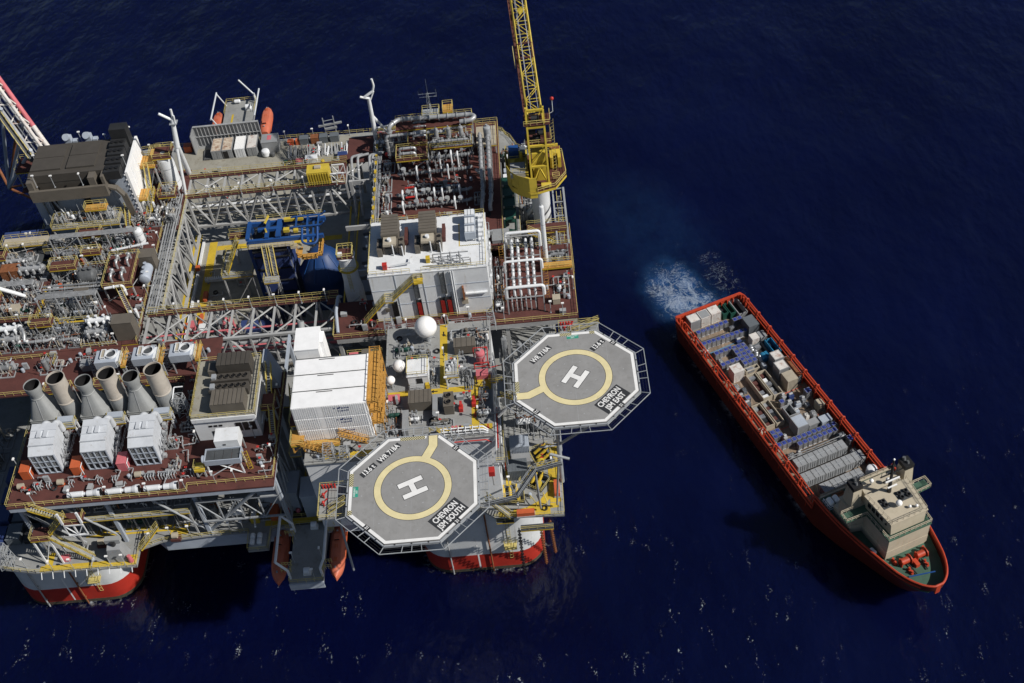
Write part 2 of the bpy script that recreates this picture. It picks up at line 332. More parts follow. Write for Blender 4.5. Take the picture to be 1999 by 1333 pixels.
    b.subsurface_method = 'RANDOM_WALK' if hasattr(b, 'subsurface_method') else b.subsurface_method; b.inputs['Subsurface Radius'].default_value = (0.35, 0.6, 1.0); b.inputs['Subsurface Scale'].default_value = 26.0; l.new(rng(foam, 0, 0.5, 1.0, 0.0), b.inputs['Subsurface Weight'])
    l.new(rng(foam, 0, 1, 0.16, 0.7), b.inputs['Roughness'])
    mb_ = n.new('ShaderNodeMapping'); mb_.inputs['Rotation'].default_value = (0, 0, R(-32)); mb_.inputs['Scale'].default_value = (1, 0.62, 1); l.new(g.outputs['Position'], mb_.inputs[0])
    h = mth('ADD', mth('MULTIPLY', noise(0.05, 4, 0.55, mb_.outputs[0]), 8.5), mth('ADD', mth('MULTIPLY', noise(0.36, 4, 0.62, mb_.outputs[0]), 1.0), mth('MULTIPLY', noise(1.7, 3, 0.6), 0.16)))
    bp = n.new('ShaderNodeBump'); bp.inputs['Strength'].default_value = 0.30; bp.inputs['Distance'].default_value = 1.0; l.new(h, bp.inputs['Height']); l.new(bp.outputs[0], b.inputs['Normal'])
    MATS['sea_water'] = m
sea_material()
struct('sea', MB().add([(-4000,-4000,0),(4000,-4000,0),(4000,4000,0),(-4000,4000,0)], [(0,1,2,3)]), 'sea_water')

# ================================================================== HULL COLUMNS
D1, D2, MD, HD = 25.0, 41.0, 44.5, 50.0
def rrect(cx, cy, hw, r, n=7):
    pts = []
    for (sx, sy, a0) in ((1,1,0),(-1,1,90),(-1,-1,180),(1,-1,270)):
        for i in range(n+1):
            a = R(a0 + 90*i/n); pts.append((cx+sx*(hw-r)+r*math.cos(a), cy+sy*(hw-r)+r*math.sin(a)))
    return pts
for cx, cy, lab in ((6.5, 31.2, 'white and red hull column below the helideck beside hanging chains'), (-76, 31.6, 'white and red hull column below the three air intakes'),
                    (6.5, 118, 'white and red hull column under the crane side of the platform'), (-76, 118, 'white and red hull column under the dark roofed house')):
    t = T('hull_column', lab, 'column', (cx, cy, 0))
    t.w('shell', MB().prism(rrect(cx, cy, 12.1, 5.5), 5.5, 21.4), 'hull_white')
    t.w('growth_band', MB().prism(rrect(cx, cy, 12.14, 5.5), -4, 0.9), 'growth')
    t.w('boot_top', MB().prism(rrect(cx, cy, 12.12, 5.5), -4, 5.5), 'hull_red')
    fr = -1
    if cy < 60:
        for dx in (-6.5, 1.5):
            m = MB(); m.tube((cx+dx, cy-12.5, -2), (cx+dx, cy-12.5, 21), 0.16, 8)
            for z in range(2, 21, 5): m.bx(cx+dx-0.15, cx+dx+0.15, cy-12.5, cy-12.0, z, z+0.2)
            t.w('riser_pipe', m, 'rust' if dx > 0 else 'steel')
        m = MB()
        m.bar((cx+5.2, cy-12.4, 4), (cx+5.2, cy-12.4, 20), 0.08).bar((cx+5.8, cy-12.4, 4), (cx+5.8, cy-12.4, 20), 0.08)
        for z in range(4, 20): m.bar((cx+5.2, cy-12.4, z), (cx+5.8, cy-12.4, z), 0.06)
        m.bx(cx+4.4, cx+6.8, cy-13.6, cy-12.0, 8.5, 8.7).rail([(cx+4.4, cy-12.1, 8.7), (cx+4.4, cy-13.6, 8.7), (cx+6.8, cy-13.6, 8.7), (cx+6.8, cy-12.1, 8.7)])
        t.w('ladder', m, 'yellow_rail')
    m = MB()
    t.w('draft_marks', MB().bx(cx-1.2, cx-0.9, cy-12.135, cy-12.128, 1, 9), 'line_white')
def chain(x, y, z0, x1, y1, lab):
    t = T('mooring_chain', lab, 'chain', (x, y, z0), 0, 'mooring chains of the corner column'); a, b = V((x, y, z0)), V((x1, y1, -2)); L = (b-a).length; n = int(L/0.75); d = (b-a).normalized()
    m = MB(); side = V((1,0,0)); other = d.cross(side).normalized()
    for i in range(n):
        c = a.lerp(b, (i+0.5)/n); s_ = side if i % 2 else other; pts = []
        for k in range(9):
            an = 2*math.pi*k/8; pts.append(c + d*0.48*math.cos(an) + s_*0.27*math.sin(an))
        m.pipe(pts, 0.10, 5, 0.3)
    t.w('links', m, 'rust' if lab.startswith('rust') else 'black')
chain(14.6, 13.1, 22, 14.1, 17.6, 'black mooring chain hanging from the deck edge to the sea')
chain(18.6, 13.4, 22, 18.6, 20.0, 'rusty mooring chain hanging at the corner of the white column')
chain(20.3, 14.5, 22, 20.6, 22.5, 'rusty mooring chain hanging from the deck corner')

# ================================================================== MAIN DECK
t = T('main_deck', 'grey steel main deck of the offshore platform with yellow walkways', 'deck', (-35, 70, D1)); main_deck = t
outl = [(-94,32),(-94,18),(-80,11.6),(-74,10.4),(-55.2,10.0),(-55.2,13.6),(-51.2,15.0),(-42,15.4),(-35,15.4),(-34.8,11.2),(-31,11.2),(-30.8,15.4),(-29,16),(8,16),(10.5,13.9),(23.2,13.2),(23.6,44),(24.6,46),(24.6,100),(22,112),(16,128),(8,132.5),(-22,133),(-74,134.6),(-94,130)]
t.w('deck_plate', MB().prism(outl, D1-0.4, D1), 'deck_grey')
ins = [(-93, 32), (-93, 21), (-88, 19.8), (-56, 19.8), (-51.5, 15.8), (-31, 15.8), (-29, 16.6), (7, 16.6), (10, 19.6), (22, 19.6), (22.8, 44), (23.8, 46), (23.8, 100), (21, 112), (15, 127), (8, 131.5), (-22, 132), (-74, 133.6), (-93, 129)]
t.w('deck_box', MB().prism(ins, D1-4.2, D1-0.4), 'bluegrey')
t.w('tan_plate', MB().bx(-66, -20, 104, 132.6, D1+0.004, D1+0.03), 'deck_tan')
t.w('tan_plate', MB().bx(-57, -21, 60, 96, D1+0.004, D1+0.03), 'deck_tan')
def yel(m, x0, x1, y0, y1, z): m.bx(x0, x1, y0, y1, z+0.034, z+0.044)
for r_ in ((-73.4,-58.2,10.5,11.7),(-72.6,-71.2,11.75,14.5),(-66,-50,17.2,18.6),(-58.1,-55.4,10.5,12.6),(-56.6,-54.9,60,100),(-52.8,-51.0,72,97),(-50.9,-22,94.0,95.5),(-32.2,-24.6,20.2,21.6),(-32.2,-31.0,16.4,20.15),(-30.9,-19.6,16.4,17.6),(-25.6,-24.7,21.7,44),(20.8,22.8,16.2,30),(14,20.7,13.7,15.4),(11.2,13.9,13.9,15.0),(12.8,13.8,18,29),(20.75,22.3,15.0,16.1),(-63,-62.2,122,125),(-38,-37.4,122,125),(-36.2,-35.6,122,125),(-50,-46.5,16.2,18.6)):
    m = MB(); yel(m, *r_, D1); t.w('walkway_marking', m, 'yellow_deck')
m = MB(); m.rail([(p[0], p[1], D1) for p in outl[1:14]]); t.w('railing', m, 'yellow_rail')
m = MB(); m.rail([(p[0], p[1], D1) for p in outl[14:] + outl[:2]]); t.w('railing', m, 'yellow_rail')
m = MB()
for i in range(9):
    x = -73+2.1*i; m.bar((x, 10.3, D1), (x, 9.4, D1-0.9), 0.12)
t.w('edge_bracket', m, 'white')

# ------------------------------------------------------------------ generic small things
_pole = None
def area(x, y, z):
    if z > 48: return 'on the roof of the dark roofed house' if x < -60 else 'beside the white switchgear building'
    if abs(z-MD) < .6: return 'on the quarters roof'
    if abs(z-D2) < 4.5:
        if x > -20: return 'along the brown walkway before the white building' if y < 52 else ('beside the crane' if x > 15 else 'on the pipe deck')
        if y < 39.5: return 'around the power module deck'
        if y < 51: return 'behind the exhaust stacks'
        if -57.5 < x < -53.5 and y > 59: return 'on the rack above the well wall'
        if x > -53.5: return 'on the front truss bridge' if y < 70 else 'on the rear truss bridge'
        return 'on the left process deck' if y < 84 else 'near the white gable of the dark roofed house'
    if y > 110: return 'on the rear main deck'
    if x > 8: return 'on the corner deck below the helidecks'
    if -30 < x < -19 and y < 17: return 'on the front lifeboat platform'
    if y < 24: return 'on the front main deck' if x < -30 else 'between the electrical house and the white containers'
    return 'down in the well bay'
def light_pole(x, y, z, h=3.2):
    global _pole
    if _pole is None:
        t = T('light_pole', 'slender grey light pole with white lamp head ' + area(x, y, z), 'light pole', (x, y, z), 0, 'light poles ' + area(x, y, z))
        t.p('pole', MB().tube((0,0,0), (0,0,h), 0.07, 6).tube((0,0,0), (0,0,0.15), 0.18, 6), 'galv')
        t.p('lamp_head', MB().bx(-0.16, 0.16, -0.32, 0.22, h, h+0.22), 'white_clean'); _pole = t
    else:
        c = _pole.copy((x, y, z), random.choice((0, 1.57, 3.14, -1.57)), 'slender grey light pole with white lamp head ' + area(x, y, z)); c['group'] = 'light poles ' + area(x, y, z)
def stair(a, b, w=0.9, m_='yellow', lab=None, grp=None):
    a, b = V(a), V(b)
    if lab is None:
        ar = area(b.x, b.y, b.z); lab = ('long' if abs(a.z-b.z) > 4.2 else 'short') + ' yellow steel stair with handrails ' + ar; grp = 'yellow stairs ' + ar
    t = T('stair', lab, 'stair', tuple(b), 0, grp); d = (b-a); hd = V((d.x, d.y, 0)).normalized(); sd_ = V((-hd.y, hd.x, 0))*w/2
    m = MB(); m.bar(a+sd_, b+sd_, 0.09, 0.26).bar(a-sd_, b-sd_, 0.09, 0.26); t.w('stringer', m, m_)
    n = max(2, int(abs(d.z)/0.24)); m = MB()
    for i in range(1, n):
        p = a.lerp(b, i/n); m.bar(p-sd_*0.9, p+sd_*0.9, 0.26, 0.04)
    t.w('tread', m, 'steel' if m_ == 'yellow' else m_)
    m = MB()
    for s_ in (sd_, -sd_): m.rail([a+s_, b+s_], 1.05, 0.075, 1.6)
    t.w('handrail', m, 'yellow_rail' if m_ == 'yellow' else m_)
def platform(x0, x1, y0, y1, z, leg=0, lab=None, floor='brown', sides='NSEW', cat='platform', grp=None, legm='structure', thick=0.25, brace=True):
    t = T('access_platform', lab or 'small access platform with yellow rails on the process deck', cat, ((x0+x1)/2, (y0+y1)/2, z-leg), 0, grp if lab else 'small access platforms')
    t.w('floor', MB().bx(x0, x1, y0, y1, z-thick, z), floor)
    m = MB(); i = 0.05
    if 'S' in sides: m.rail([(x0, y0+i, z), (x1, y0+i, z)])
    if 'N' in sides: m.rail([(x0, y1-i, z), (x1, y1-i, z)])
    if 'W' in sides: m.rail([(x0+i, y0+.08, z), (x0+i, y1-.08, z)])
    if 'E' in sides: m.rail([(x1-i, y0+.08, z), (x1-i, y1-.08, z)])
    if m.v: t.w('railing', m, 'yellow_rail')
    m = MB(); m.bx(x0-.02, x1+.02, y0-.02, y0+.1, z-thick-.25, z-thick).bx(x0-.02, x1+.02, y1-.1, y1+.02, z-thick-.25, z-thick); t.w('edge_beam', m, 'yellow')
    if leg > 0:
        for x in (x0+.2, x1-.2):
            for y in (y0+.3, y1-.3): t.w('leg', MB().bar((x, y, z-leg), (x, y, z-thick-.25), 0.28), legm)
        if brace and leg > 2:
            m = MB(); m.tube((x0+.2, y0+.3, z-leg), (x1-.2, y0+.3, z-thick-.3), 0.1, 6).tube((x1-.2, y1-.3, z-leg), (x1-.2, y0+.3, z-thick-.3), 0.1, 6); t.w('brace', m, legm)
    return t
PIPES = ('pipe', 'pipe', 'pipe_grey', 'pipe_grey', 'galv', 'pipe_dark', 'pipe_dark', 'tan', 'stack_beige', 'rust')
def valve(m, p, r, h):
    p = V(p); m.tube(p, p+V((0,0,h)), r*0.35, 6).tube(p+V((0,0,h)), p+V((0,0,h+0.06)), r*1.3, 8).tube(p-V((0,0,r)), p+V((0,0,r*0.9)), r*1.25, 8)
def skid(x, y, z, w, d, h, rz=0, lab='grey process skid with vessel, valves and elbowed pipes on the process deck', grp='process skids', seed=None, vmat=None, name='process_skid', deck=True, dens=1.0):
    rn = random.Random(seed if seed is not None else int(x*131+y*17+z)); t = T(name, lab, 'skid', (x, y, z), rz, grp)
    m = MB(); bx = m.bar
    for yy in (-d/2, d/2): bx((-w/2, yy, 0.12), (w/2, yy, 0.12), 0.2, 0.24)
    for k in range(4): xx = -w/2 + w*k/3; bx((xx, -d/2, 0.1), (xx, d/2, 0.1), 0.18, 0.16)
    t.p('base_frame', m, 'steel' if rn.random() < .6 else 'pipe_grey')
    k = rn.random()
    vm = vmat or rn.choice(('pipe', 'pipe_grey', 'white', 'galv', 'olive'))
    cn = {'pipe': 'silver', 'pipe_grey': 'dark grey', 'white': 'white', 'galv': 'pale grey', 'olive': 'olive brown', 'navy': 'navy', 'dark': 'black'}.get(vm, 'grey')
    if ' skid' in lab: nl = lab.replace(' skid', ' skid with ' + (cn + ' lying drum' if k < .5 else (cn + ' upright drum' if k < .8 else 'twin motors')), 1).replace('beside the power module shade', 'beside the power module').replace('with vessel, valves and elbowed pipes ', '').replace(' with valves', '').replace(' with small pipes', ''); t.o['label'] = nl if len(nl.split()) < 17 else lab
    if k < 0.5:
        r = min(d, h)*rn.uniform(.16, .26); yy = rn.uniform(-d*.2, d*.2); zz = r + 0.5
        o = t.p('vessel', MB().vessel((-w*.42, yy, zz), (w*.3, yy, zz), r), vm)
        m = MB()
        for xx in (-w*.3, w*.18): m.bx(xx-.1, xx+.1, yy-r*.8, yy+r*.8, 0.24, zz-r*.5)
        for xx in (-w*.25, 0, w*.2): m.tube((xx, yy, zz+r*.9), (xx, yy, zz+r+.35), r*.22, 8).tube((xx, yy, zz+r+.35), (xx, yy, zz+r+.43), r*.36, 8)
        t.p('saddle', m, 'steel')
    elif k < 0.8:
        for q in range(rn.randint(1, 3)):
            r = min(w, d)*rn.uniform(.09, .16); xx = rn.uniform(-w*.38, w*.38); yy = rn.uniform(-d*.3, d*.3); hh = h*rn.uniform(.6, 1)
            t.p('vessel', MB().vessel((xx, yy, 0.3), (xx, yy, hh), r), vm)
    else:
        m = MB()
        for q in range(2):
            xx = -w*.25+q*w*.4; m.lathe((xx, 0, 0.7), [(.30, -.6), (.34, -.55), (.34, .5), (.25, .62)], 12, 'x'); m.bx(xx-.5, xx+.4, -.3, .3, 0.24, 0.42)
        t.p('motor', m, rn.choice(('green_dark', 'pipe_grey', 'bluegrey')))
    for q in range(int(rn.randint(4, 7)*dens)):
        r = rn.choice((.07, .09, .12, .16) if dens < 1.5 else (.04, .05, .06, .08, .11, .15)); m = MB(); x0, y0 = rn.uniform(-w/2, w/2), rn.uniform(-d/2, d/2); z0 = rn.uniform(.3, h*.75)
        pts = [(x0, y0, 0.2), (x0, y0, z0)]
        if rn.random() < .6: x1 = rn.uniform(-w/2, w/2); pts += [(x1, y0, z0)]
        else: x1 = x0
        y1 = rn.uniform(-d/2, d/2); pts += [(x1, y1, z0)]
        if rn.random() < .5: pts += [(x1, y1, rn.choice((0.25, h*rn.uniform(.7, 1))))]
        m.pipe(pts, r, 7)
        for (pa, pb) in zip(pts[1:-1], pts[2:]):
            pa, pb = V(pa), V(pb)
            if (pb-pa).length > 1.0:
                c = pa.lerp(pb, .4); dd = (pb-pa).normalized()
                m.tube(c-dd*.06, c+dd*.06, r*1.55, 8)
                if abs(dd.z) < .5 and rn.random() < .7: valve(m, c+dd*.3, r, .5)
        t.p('pipe', m, rn.choice(PIPES))
    for q in range(rn.randint(2, 4)):
        m = MB(); xx, yy = rn.uniform(-w/2, w/2), rn.choice((-d/2, d/2)); m.tube((xx, yy, 0), (xx, yy, h*rn.uniform(.8, 1.15)), .05, 5)
        m.bx(xx-.16, xx+.16, yy-.06, yy+.1, 1.1, 1.55)
        t.p('instrument_post', m, 'galv')
    return t
def line_pipe(pts, r, m_, lab, grp=None, fl=3.0, name='pipe_run', n=8):
    loc = tuple(pts[0]); t = T(name, lab, 'pipe', loc, 0, grp); m = MB().pipe(pts, r, n); t.w('pipe', m, m_)
    m = MB()
    for a, b in zip(pts[:-1], pts[1:]):
        a, b = V(a), V(b); L = (b-a).length; d = (b-a).normalized(); k = int(L/fl)
        for i in range(1, k+1):
            c = a.lerp(b, (i-.5)/k); m.tube(c-d*.07, c+d*.07, r*1.4, n)
    if m.v: t.w('flange', m, m_)
    return t
def box_thing(name, lab, cat, x0, x1, y0, y1, z0, z1, m_, grp=None, lid=None, ribs=0, doors=0):
    t = T(name, lab, cat, ((x0+x1)/2, (y0+y1)/2, z0), 0, grp)
    t.w('body', MB().bx(x0, x1, y0, y1, z0+.08, z1), m_)
    t.w('plinth', MB().bx(x0+.05, x1-.05, y0+.05, y1-.05, z0, z0+.08), 'grate')
    m = MB(); e = .05
    m.bx(x0-e, x1+e, y0-e, y1+e, z1, z1+.07); t.w('roof', m, lid or m_)
    if ribs:
        m = MB()
        for i in range(ribs):
            x = x0+(x1-x0)*(i+.5)/ribs; m.bx(x-.05, x+.05, y0-.02, y1+.02, z1+.07, z1+.14)
        t.w('roof_rib', m, lid or m_)
    for i in range(doors):
        x = x0+(x1-x0)*(i+.5)/max(doors, 1); t.w('door', MB().bx(x-.42, x+.42, y0-.05, y0, z0+.2, min(z0+2.1, z1-.2)), 'galv')
    return t
def corrugated(x0, x1, y0, y1, z0, z1, pitch=0.28, dep=0.06):
    # container body with pressed vertical corrugations on all four walls and on the roof edges
    m = MB(); m.bx(x0+dep, x1-dep, y0+dep, y1-dep, z0+.1, z1-.05)
    n = int((x1-x0-.3)/pitch)
    for i in range(n):
        x = x0+.15+(x1-x0-.3)*i/n; m.bx(x, x+pitch*.5, y0+.01, y0+dep, z0+.15, z1-.16).bx(x, x+pitch*.5, y1-dep, y1-.01, z0+.15, z1-.16)
    n = int((y1-y0-.3)/pitch)
    for i in range(n):
        y = y0+.15+(y1-y0-.3)*i/n; m.bx(x0+.01, x0+dep, y, y+pitch*.5, z0+.15, z1-.16).bx(x1-dep, x1-.01, y, y+pitch*.5, z0+.15, z1-.16)
    return m
def cont_frame(x0, x1, y0, y1, z0, z1, w=.13):
    m = MB()
    for x in (x0, x1-w):
        for y in (y0, y1-w): m.bx(x, x+w, y, y+w, z0, z1)
    for z in (z0+.003, z1-w-.003):
        for y in (y0+.004, y1-w-.004): m.bx(x0+w, x1-w, y, y+w, z, z+w)
        for x in (x0+.004, x1-w-.004): m.bx(x, x+w, y0+w, y1-w, z, z+w)
    return m
def container(name, lab, cat, loc, rz, L, W, H, m_, roof=None, grp=None, doors=True):
    t = T(name, lab, cat, loc, rz, grp); a, b = -L/2, L/2; c, d = -W/2, W/2
    t.p('wall', corrugated(a, b, c, d, 0, H), m_); t.p('frame', cont_frame(a, b, c, d, 0, H), m_)
    m = MB(); m.bx(a+.13, b-.13, c+.13, d-.13, H-.05, H-.015)
    for i in range(int(L/.6)): x = a+.3+i*.6; m.bx(x, x+.2, c+.2, d-.2, H-.015, H+.01)
    t.p('roof', m, roof or m_)
    if doors:
        for s_ in (-1, 1):
            o = t.p('door', MB().bx(s_*W/4-W*.22, s_*W/4+W*.22, a-.0, a+.02, .2, H-.2) if False else MB().bx(a-.025, a, s_*W/4-W*.22, s_*W/4+W*.22, .2, H-.2), m_)
            t.p('lock_bar', MB().bx(a-.06, a-.026, s_*W/4-.03, s_*W/4+.03, .2, H-.2), 'galv', o)
    return t
def tank_v(name, lab, cat, x, y, z0, z1, r, m_, grp=None, nozzle=True, n=20):
    t = T(name, lab, cat, (x, y, z0), 0, grp); t.w('shell', MB().vessel((x, y, z0), (x, y, z1), r, n), m_)
    m = MB(); m.tube((x, y, z1-.05), (x, y, z1+.4), r*.18, 8).tube((x, y, z1+.4), (x, y, z1+.5), r*.3, 8)
    for z in (z0+(z1-z0)*.3, z0+(z1-z0)*.7): m.tube((x, y, z-.05), (x, y, z+.05), r*1.03, n)
    t.w('nozzle', m, 'steel'); return t
def tank_h(name, lab, cat, a, b, r, m_, z0, grp=None, noz=3):
    a, b = V(a), V(b); t = T(name, lab, cat, tuple((a+b)/2*1)[:2]+(z0,), 0, grp); t.w('shell', MB().vessel(a, b, r, 18), m_); d = b-a
    m = MB()
    for k in (.22, .78):
        c = a.lerp(b, k); s_ = V((-d.y, d.x, 0)).normalized()*r*.8; m.bar(c+V((0,0,-r*.4))-s_*0, V((c.x, c.y, z0)), .3, r*1.5)
    t.w('saddle', m, 'steel'); m = MB()
    for i in range(noz):
        c = a.lerp(b, (i+.7)/(noz+.4)); m.tube(c+V((0,0,r*.9)), c+V((0,0,r+.4)), r*.2, 8).tube(c+V((0,0,r+.4)), c+V((0,0,r+.5)), r*.32, 8)
    t.w('nozzle', m, m_); return t
def fan_unit(t, cx, cy, z, r, m_='dark', ring='olive'):
    o = t.w('fan_ring', MB().lathe((cx, cy, z), [(r, 0), (r, .28), (r*.9, .28), (r*.9, .02)], 14, cap=False), ring)
    m = MB()
    for k in range(5):
        a = 2*math.pi*k/5; m.bar((cx, cy, z+.12), (cx+r*.85*math.cos(a), cy+r*.85*math.sin(a), z+.12), r*.32, .03)
    m.tube((cx, cy, z+.05), (cx, cy, z+.2), r*.2, 8); t.w('fan_blade', m, 'black', o)
    t.w('fan_well', MB().tube((cx, cy, z-.01), (cx, cy, z+.015), r*.9, 14), 'black', o)
# ================================================================== HELIDECKS
def octo(cx, cy, r): return [(cx+r*math.cos(R(112.5-45*k)), cy+r*math.sin(R(112.5-45*k))) for k in range(8)]
def ringmesh(cx, cy, r0, r1, z, n=72):
    m = MB(); vs = []
    for i in range(n):
        a = 2*math.pi*i/n; vs += [(cx+r0*math.cos(a), cy+r0*math.sin(a), z), (cx+r1*math.cos(a), cy+r1*math.sin(a), z)]
    return m.add(vs, [(2*i, 2*i+1, (2*i+3) % (2*n), (2*i+2) % (2*n)) for i in range(n)])
def flat(pts, z): return MB().add([(x, y, z) for x, y in pts], [tuple(range(len(pts)))])
def rect_dir(c, ang, L, W, z):
    d = V((math.cos(R(ang)), math.sin(R(ang)), 0)); s_ = V((-d.y, d.x, 0)); c = V((c[0], c[1], z))
    return MB().add([c-d*L/2-s_*W/2, c+d*L/2-s_*W/2, c+d*L/2+s_*W/2, c-d*L/2+s_*W/2], [(0,1,2,3)])
def helideck(cx, cy, lab, name2, h_ang, lead, texts, exit_, chev, skip_edge):
    z = HD; t = T('helideck', lab, 'helideck', (cx, cy, z)); RR = 11.36; P = octo(cx, cy, RR)
    t.w('deck_plate', MB().prism(P[::-1], z-.35, z), 'heli')
    # perimeter girder and gutter
    m = MB(); PO = octo(cx, cy, RR+.28)
    for k in range(8):
        a, b = PO[k], PO[(k+1) % 8]; m.bar((a[0], a[1], z-.36), (b[0], b[1], z-.36), .25, .5)
    t.w('perimeter_gutter', m, 'galv')
    # white perimeter line
    O, I = octo(cx, cy, RR-.05), octo(cx, cy, RR-.62)
    for k in range(8):
        if k in skip_edge: 
            a, b = skip_edge[k]
        else: a, b = 0, 1
        for (u0, u1) in ([(0, a), (b, 1)] if k in skip_edge else [(0, 1)]):
            if u1-u0 < .02: continue
            L = lambda p, q, u: (p[0]+(q[0]-p[0])*u, p[1]+(q[1]-p[1])*u)
            k1 = (k+1) % 8; t.w('perimeter_line', flat([L(I[k], I[k1], u0), L(I[k], I[k1], u1), L(O[k], O[k1], u1), L(O[k], O[k1], u0)], z+.004), 'line_white')
    t.w('ring_outline', ringmesh(cx, cy, 5.17, 6.43, z+.005), 'line_black')
    t.w('aiming_circle', ringmesh(cx, cy, 5.25, 6.35, z+.010), 'line_cream')
    # lead-in stripe to the access point
    for w_, zz, mm, nm in ((1.62, .006, 'line_black', 'lead_outline'), (1.46, .012, 'line_cream', 'lead_in_stripe')):
        A, B, C_ = [V((p[0], p[1], 0)) for p in lead]; dAB = (B-A).normalized(); dBC = (C_-B).normalized(); nA = V((-dAB.y, dAB.x, 0)); nC = V((-dBC.y, dBC.x, 0)); nB = (nA+nC).normalized()/max(.5, (nA+nC).normalized().dot(nA))
        h = w_/2; q = [A+nA*h, B+nB*h, C_+nC*h, C_-nC*h, B-nB*h, A-nA*h]
        t.w(nm, MB().add([(p.x, p.y, z+zz) for p in q], [(0,5,4,1), (1,4,3,2)]), mm)
    # H
    d = V((math.cos(R(h_ang)), math.sin(R(h_ang)), 0)); s_ = V((-d.y, d.x, 0)); c = V((cx, cy, 0))
    for g, zz, mm, nm in ((.10, .006, 'line_black', 'letter_outline'), (0, .012, 'line_white', 'letter_h')):
        m = MB()
        for sg in (-1, 1): m.v += rect_dir(c+s_*1.2*sg, h_ang, 4.2+2*g, .92+2*g, z+zz).v; k = len(m.v); m.f.append((k-4, k-3, k-2, k-1))
        m.v += rect_dir(c, h_ang+90, 1.5, .92+2*g, z+zz-.001).v; k = len(m.v); m.f.append((k-4, k-3, k-2, k-1)); t.w(nm, m, mm)
    for (txt, pos, ang, size, panel) in texts:
        t.w('text_panel', rect_dir(pos, ang, panel[0], panel[1], z+.014), 'line_black')
        o = link('lettering', text_mesh(txt, size, 'line_white', panel[2], .026), t.o, (pos[0]-cx, pos[1]-cy, .022), R(ang))
    t.w('exit_panel', rect_dir(exit_[0], exit_[1], 2.1, .85, z+.014), 'sign_green')
    link('lettering', text_mesh('EMERGENCY\nEXIT', .40, 'line_white', .8, .01), t.o, (exit_[0][0]-cx, exit_[0][1]-cy, .022), R(exit_[1]))
    for c_, ang, L in chev: t.w('hazard_stripe', rect_dir(c_, ang, L, .7, z+.016), 'hazard')
    # safety net frames round the edge
    N0, N1 = octo(cx, cy, RR+.45), octo(cx, cy, RR+2.0)
    m = MB(); net = MB()
    for k in range(8):
        if k in name2: continue
        k1 = (k+1) % 8
        m.bar((*N1[k], z-.02), (*N1[k1], z-.02), .12)
        for u in (0, .18, .26, .34, .5, .66, .74, .82, 1):
            pa = (N0[k][0]+(N0[k1][0]-N0[k][0])*u, N0[k][1]+(N0[k1][1]-N0[k][1])*u, z-.3); pb = (N1[k][0]+(N1[k1][0]-N1[k][0])*u, N1[k][1]+(N1[k1][1]-N1[k][1])*u, z-.02)
            if u in (0, .34, .5, .66): m.bar(pa, pb, .10)
        for j in (1, 2):
            f = j/3.0; a_ = V((*N0[k], z-.3)).lerp(V((*N1[k], z-.02)), f); b_ = V((*N0[k1], z-.3)).lerp(V((*N1[k1], z-.02)), f); net.bar(a_, b_, .02)
    t.w('net_frame', m, 'galv'); t.w('net', net, 'grate')
    # deck edge lights
    m = MB()
    for k in range(8):
        for u in (.2, .5, .8):
            k1 = (k+1) % 8; m.tube((PO[k][0]+(PO[k1][0]-PO[k][0])*u, PO[k][1]+(PO[k1][1]-PO[k][1])*u, z-.1), (PO[k][0]+(PO[k1][0]-PO[k][0])*u, PO[k][1]+(PO[k1][1]-PO[k][1])*u, z+.06), .1, 6)
    t.w('edge_light', m, 'black')
    for x_ in (-6.2, -.2, 5.9):
        h_ = RR*.92 if abs(x_) < 4.6 else RR*.92-(abs(x_)-4.6)
        t.w('plate_seam', MB().add([(cx+x_-.02, cy-h_, z+.0025), (cx+x_+.02, cy-h_, z+.0025), (cx+x_+.02, cy+h_, z+.0025), (cx+x_-.02, cy+h_, z+.0025)], [(0,1,2,3)]), 'steel')
    for k in range(16):
        a = 2*math.pi*k/16+.1; rr_ = 3.6 if k % 2 else 8.4; t.w('tie_down', MB().tube((cx+rr_*math.cos(a), cy+rr_*math.sin(a), z+.001), (cx+rr_*math.cos(a), cy+rr_*math.sin(a), z+.003), .12, 8), 'steel')
    # supporting girders and truss
    m = MB()
    for y in (-6, 0, 6): m.bar((cx-9, cy+y, z-.75), (cx+9, cy+y, z-.75), .3, .8)
    for x in (-6, 0, 6): m.bar((cx+x, cy-9, z-.95), (cx+x, cy+9, z-.95), .3, .8)
    t.w('support_girder', m, 'galv')
    return t
CS, CE = (-0.75, 3.7), (27.3, 24.3)
hs = helideck(*CS, 'grey octagonal helideck with its yellow stripe leading to the satellite dome roof', (), 22.5, [(2.55, 14.1), (2.55, 12.0), (1.25, 9.4)],
    [('13.6 t', (-8.15, 7.95), 45, 1.35, (3.2, 1.1, .78)), ('WR 718A', (-4.85, 11.15), 45, 1.35, (4.9, 1.1, .78)), ('CHEVRON\nJSM SOUTH', (5.05, -2.25), 45, 1.5, (6.1, 3.3, .72)),
     ('21', (6.35, 11.0), -45, .8, (1.15, .8, .8)), ('21', (-8.0, -3.45), -45, .8, (1.15, .8, .8)), ('21', (6.45, -3.6), 45, .8, (1.15, .8, .8))],
    ((-10.1, 3.75), 90), [((-0.9, 13.85), 0, 4.2), ((-10.9, 6.2), 90, 2.6), ((-10.9, -.3), 90, .9)], {0: (.76, 1.0)})
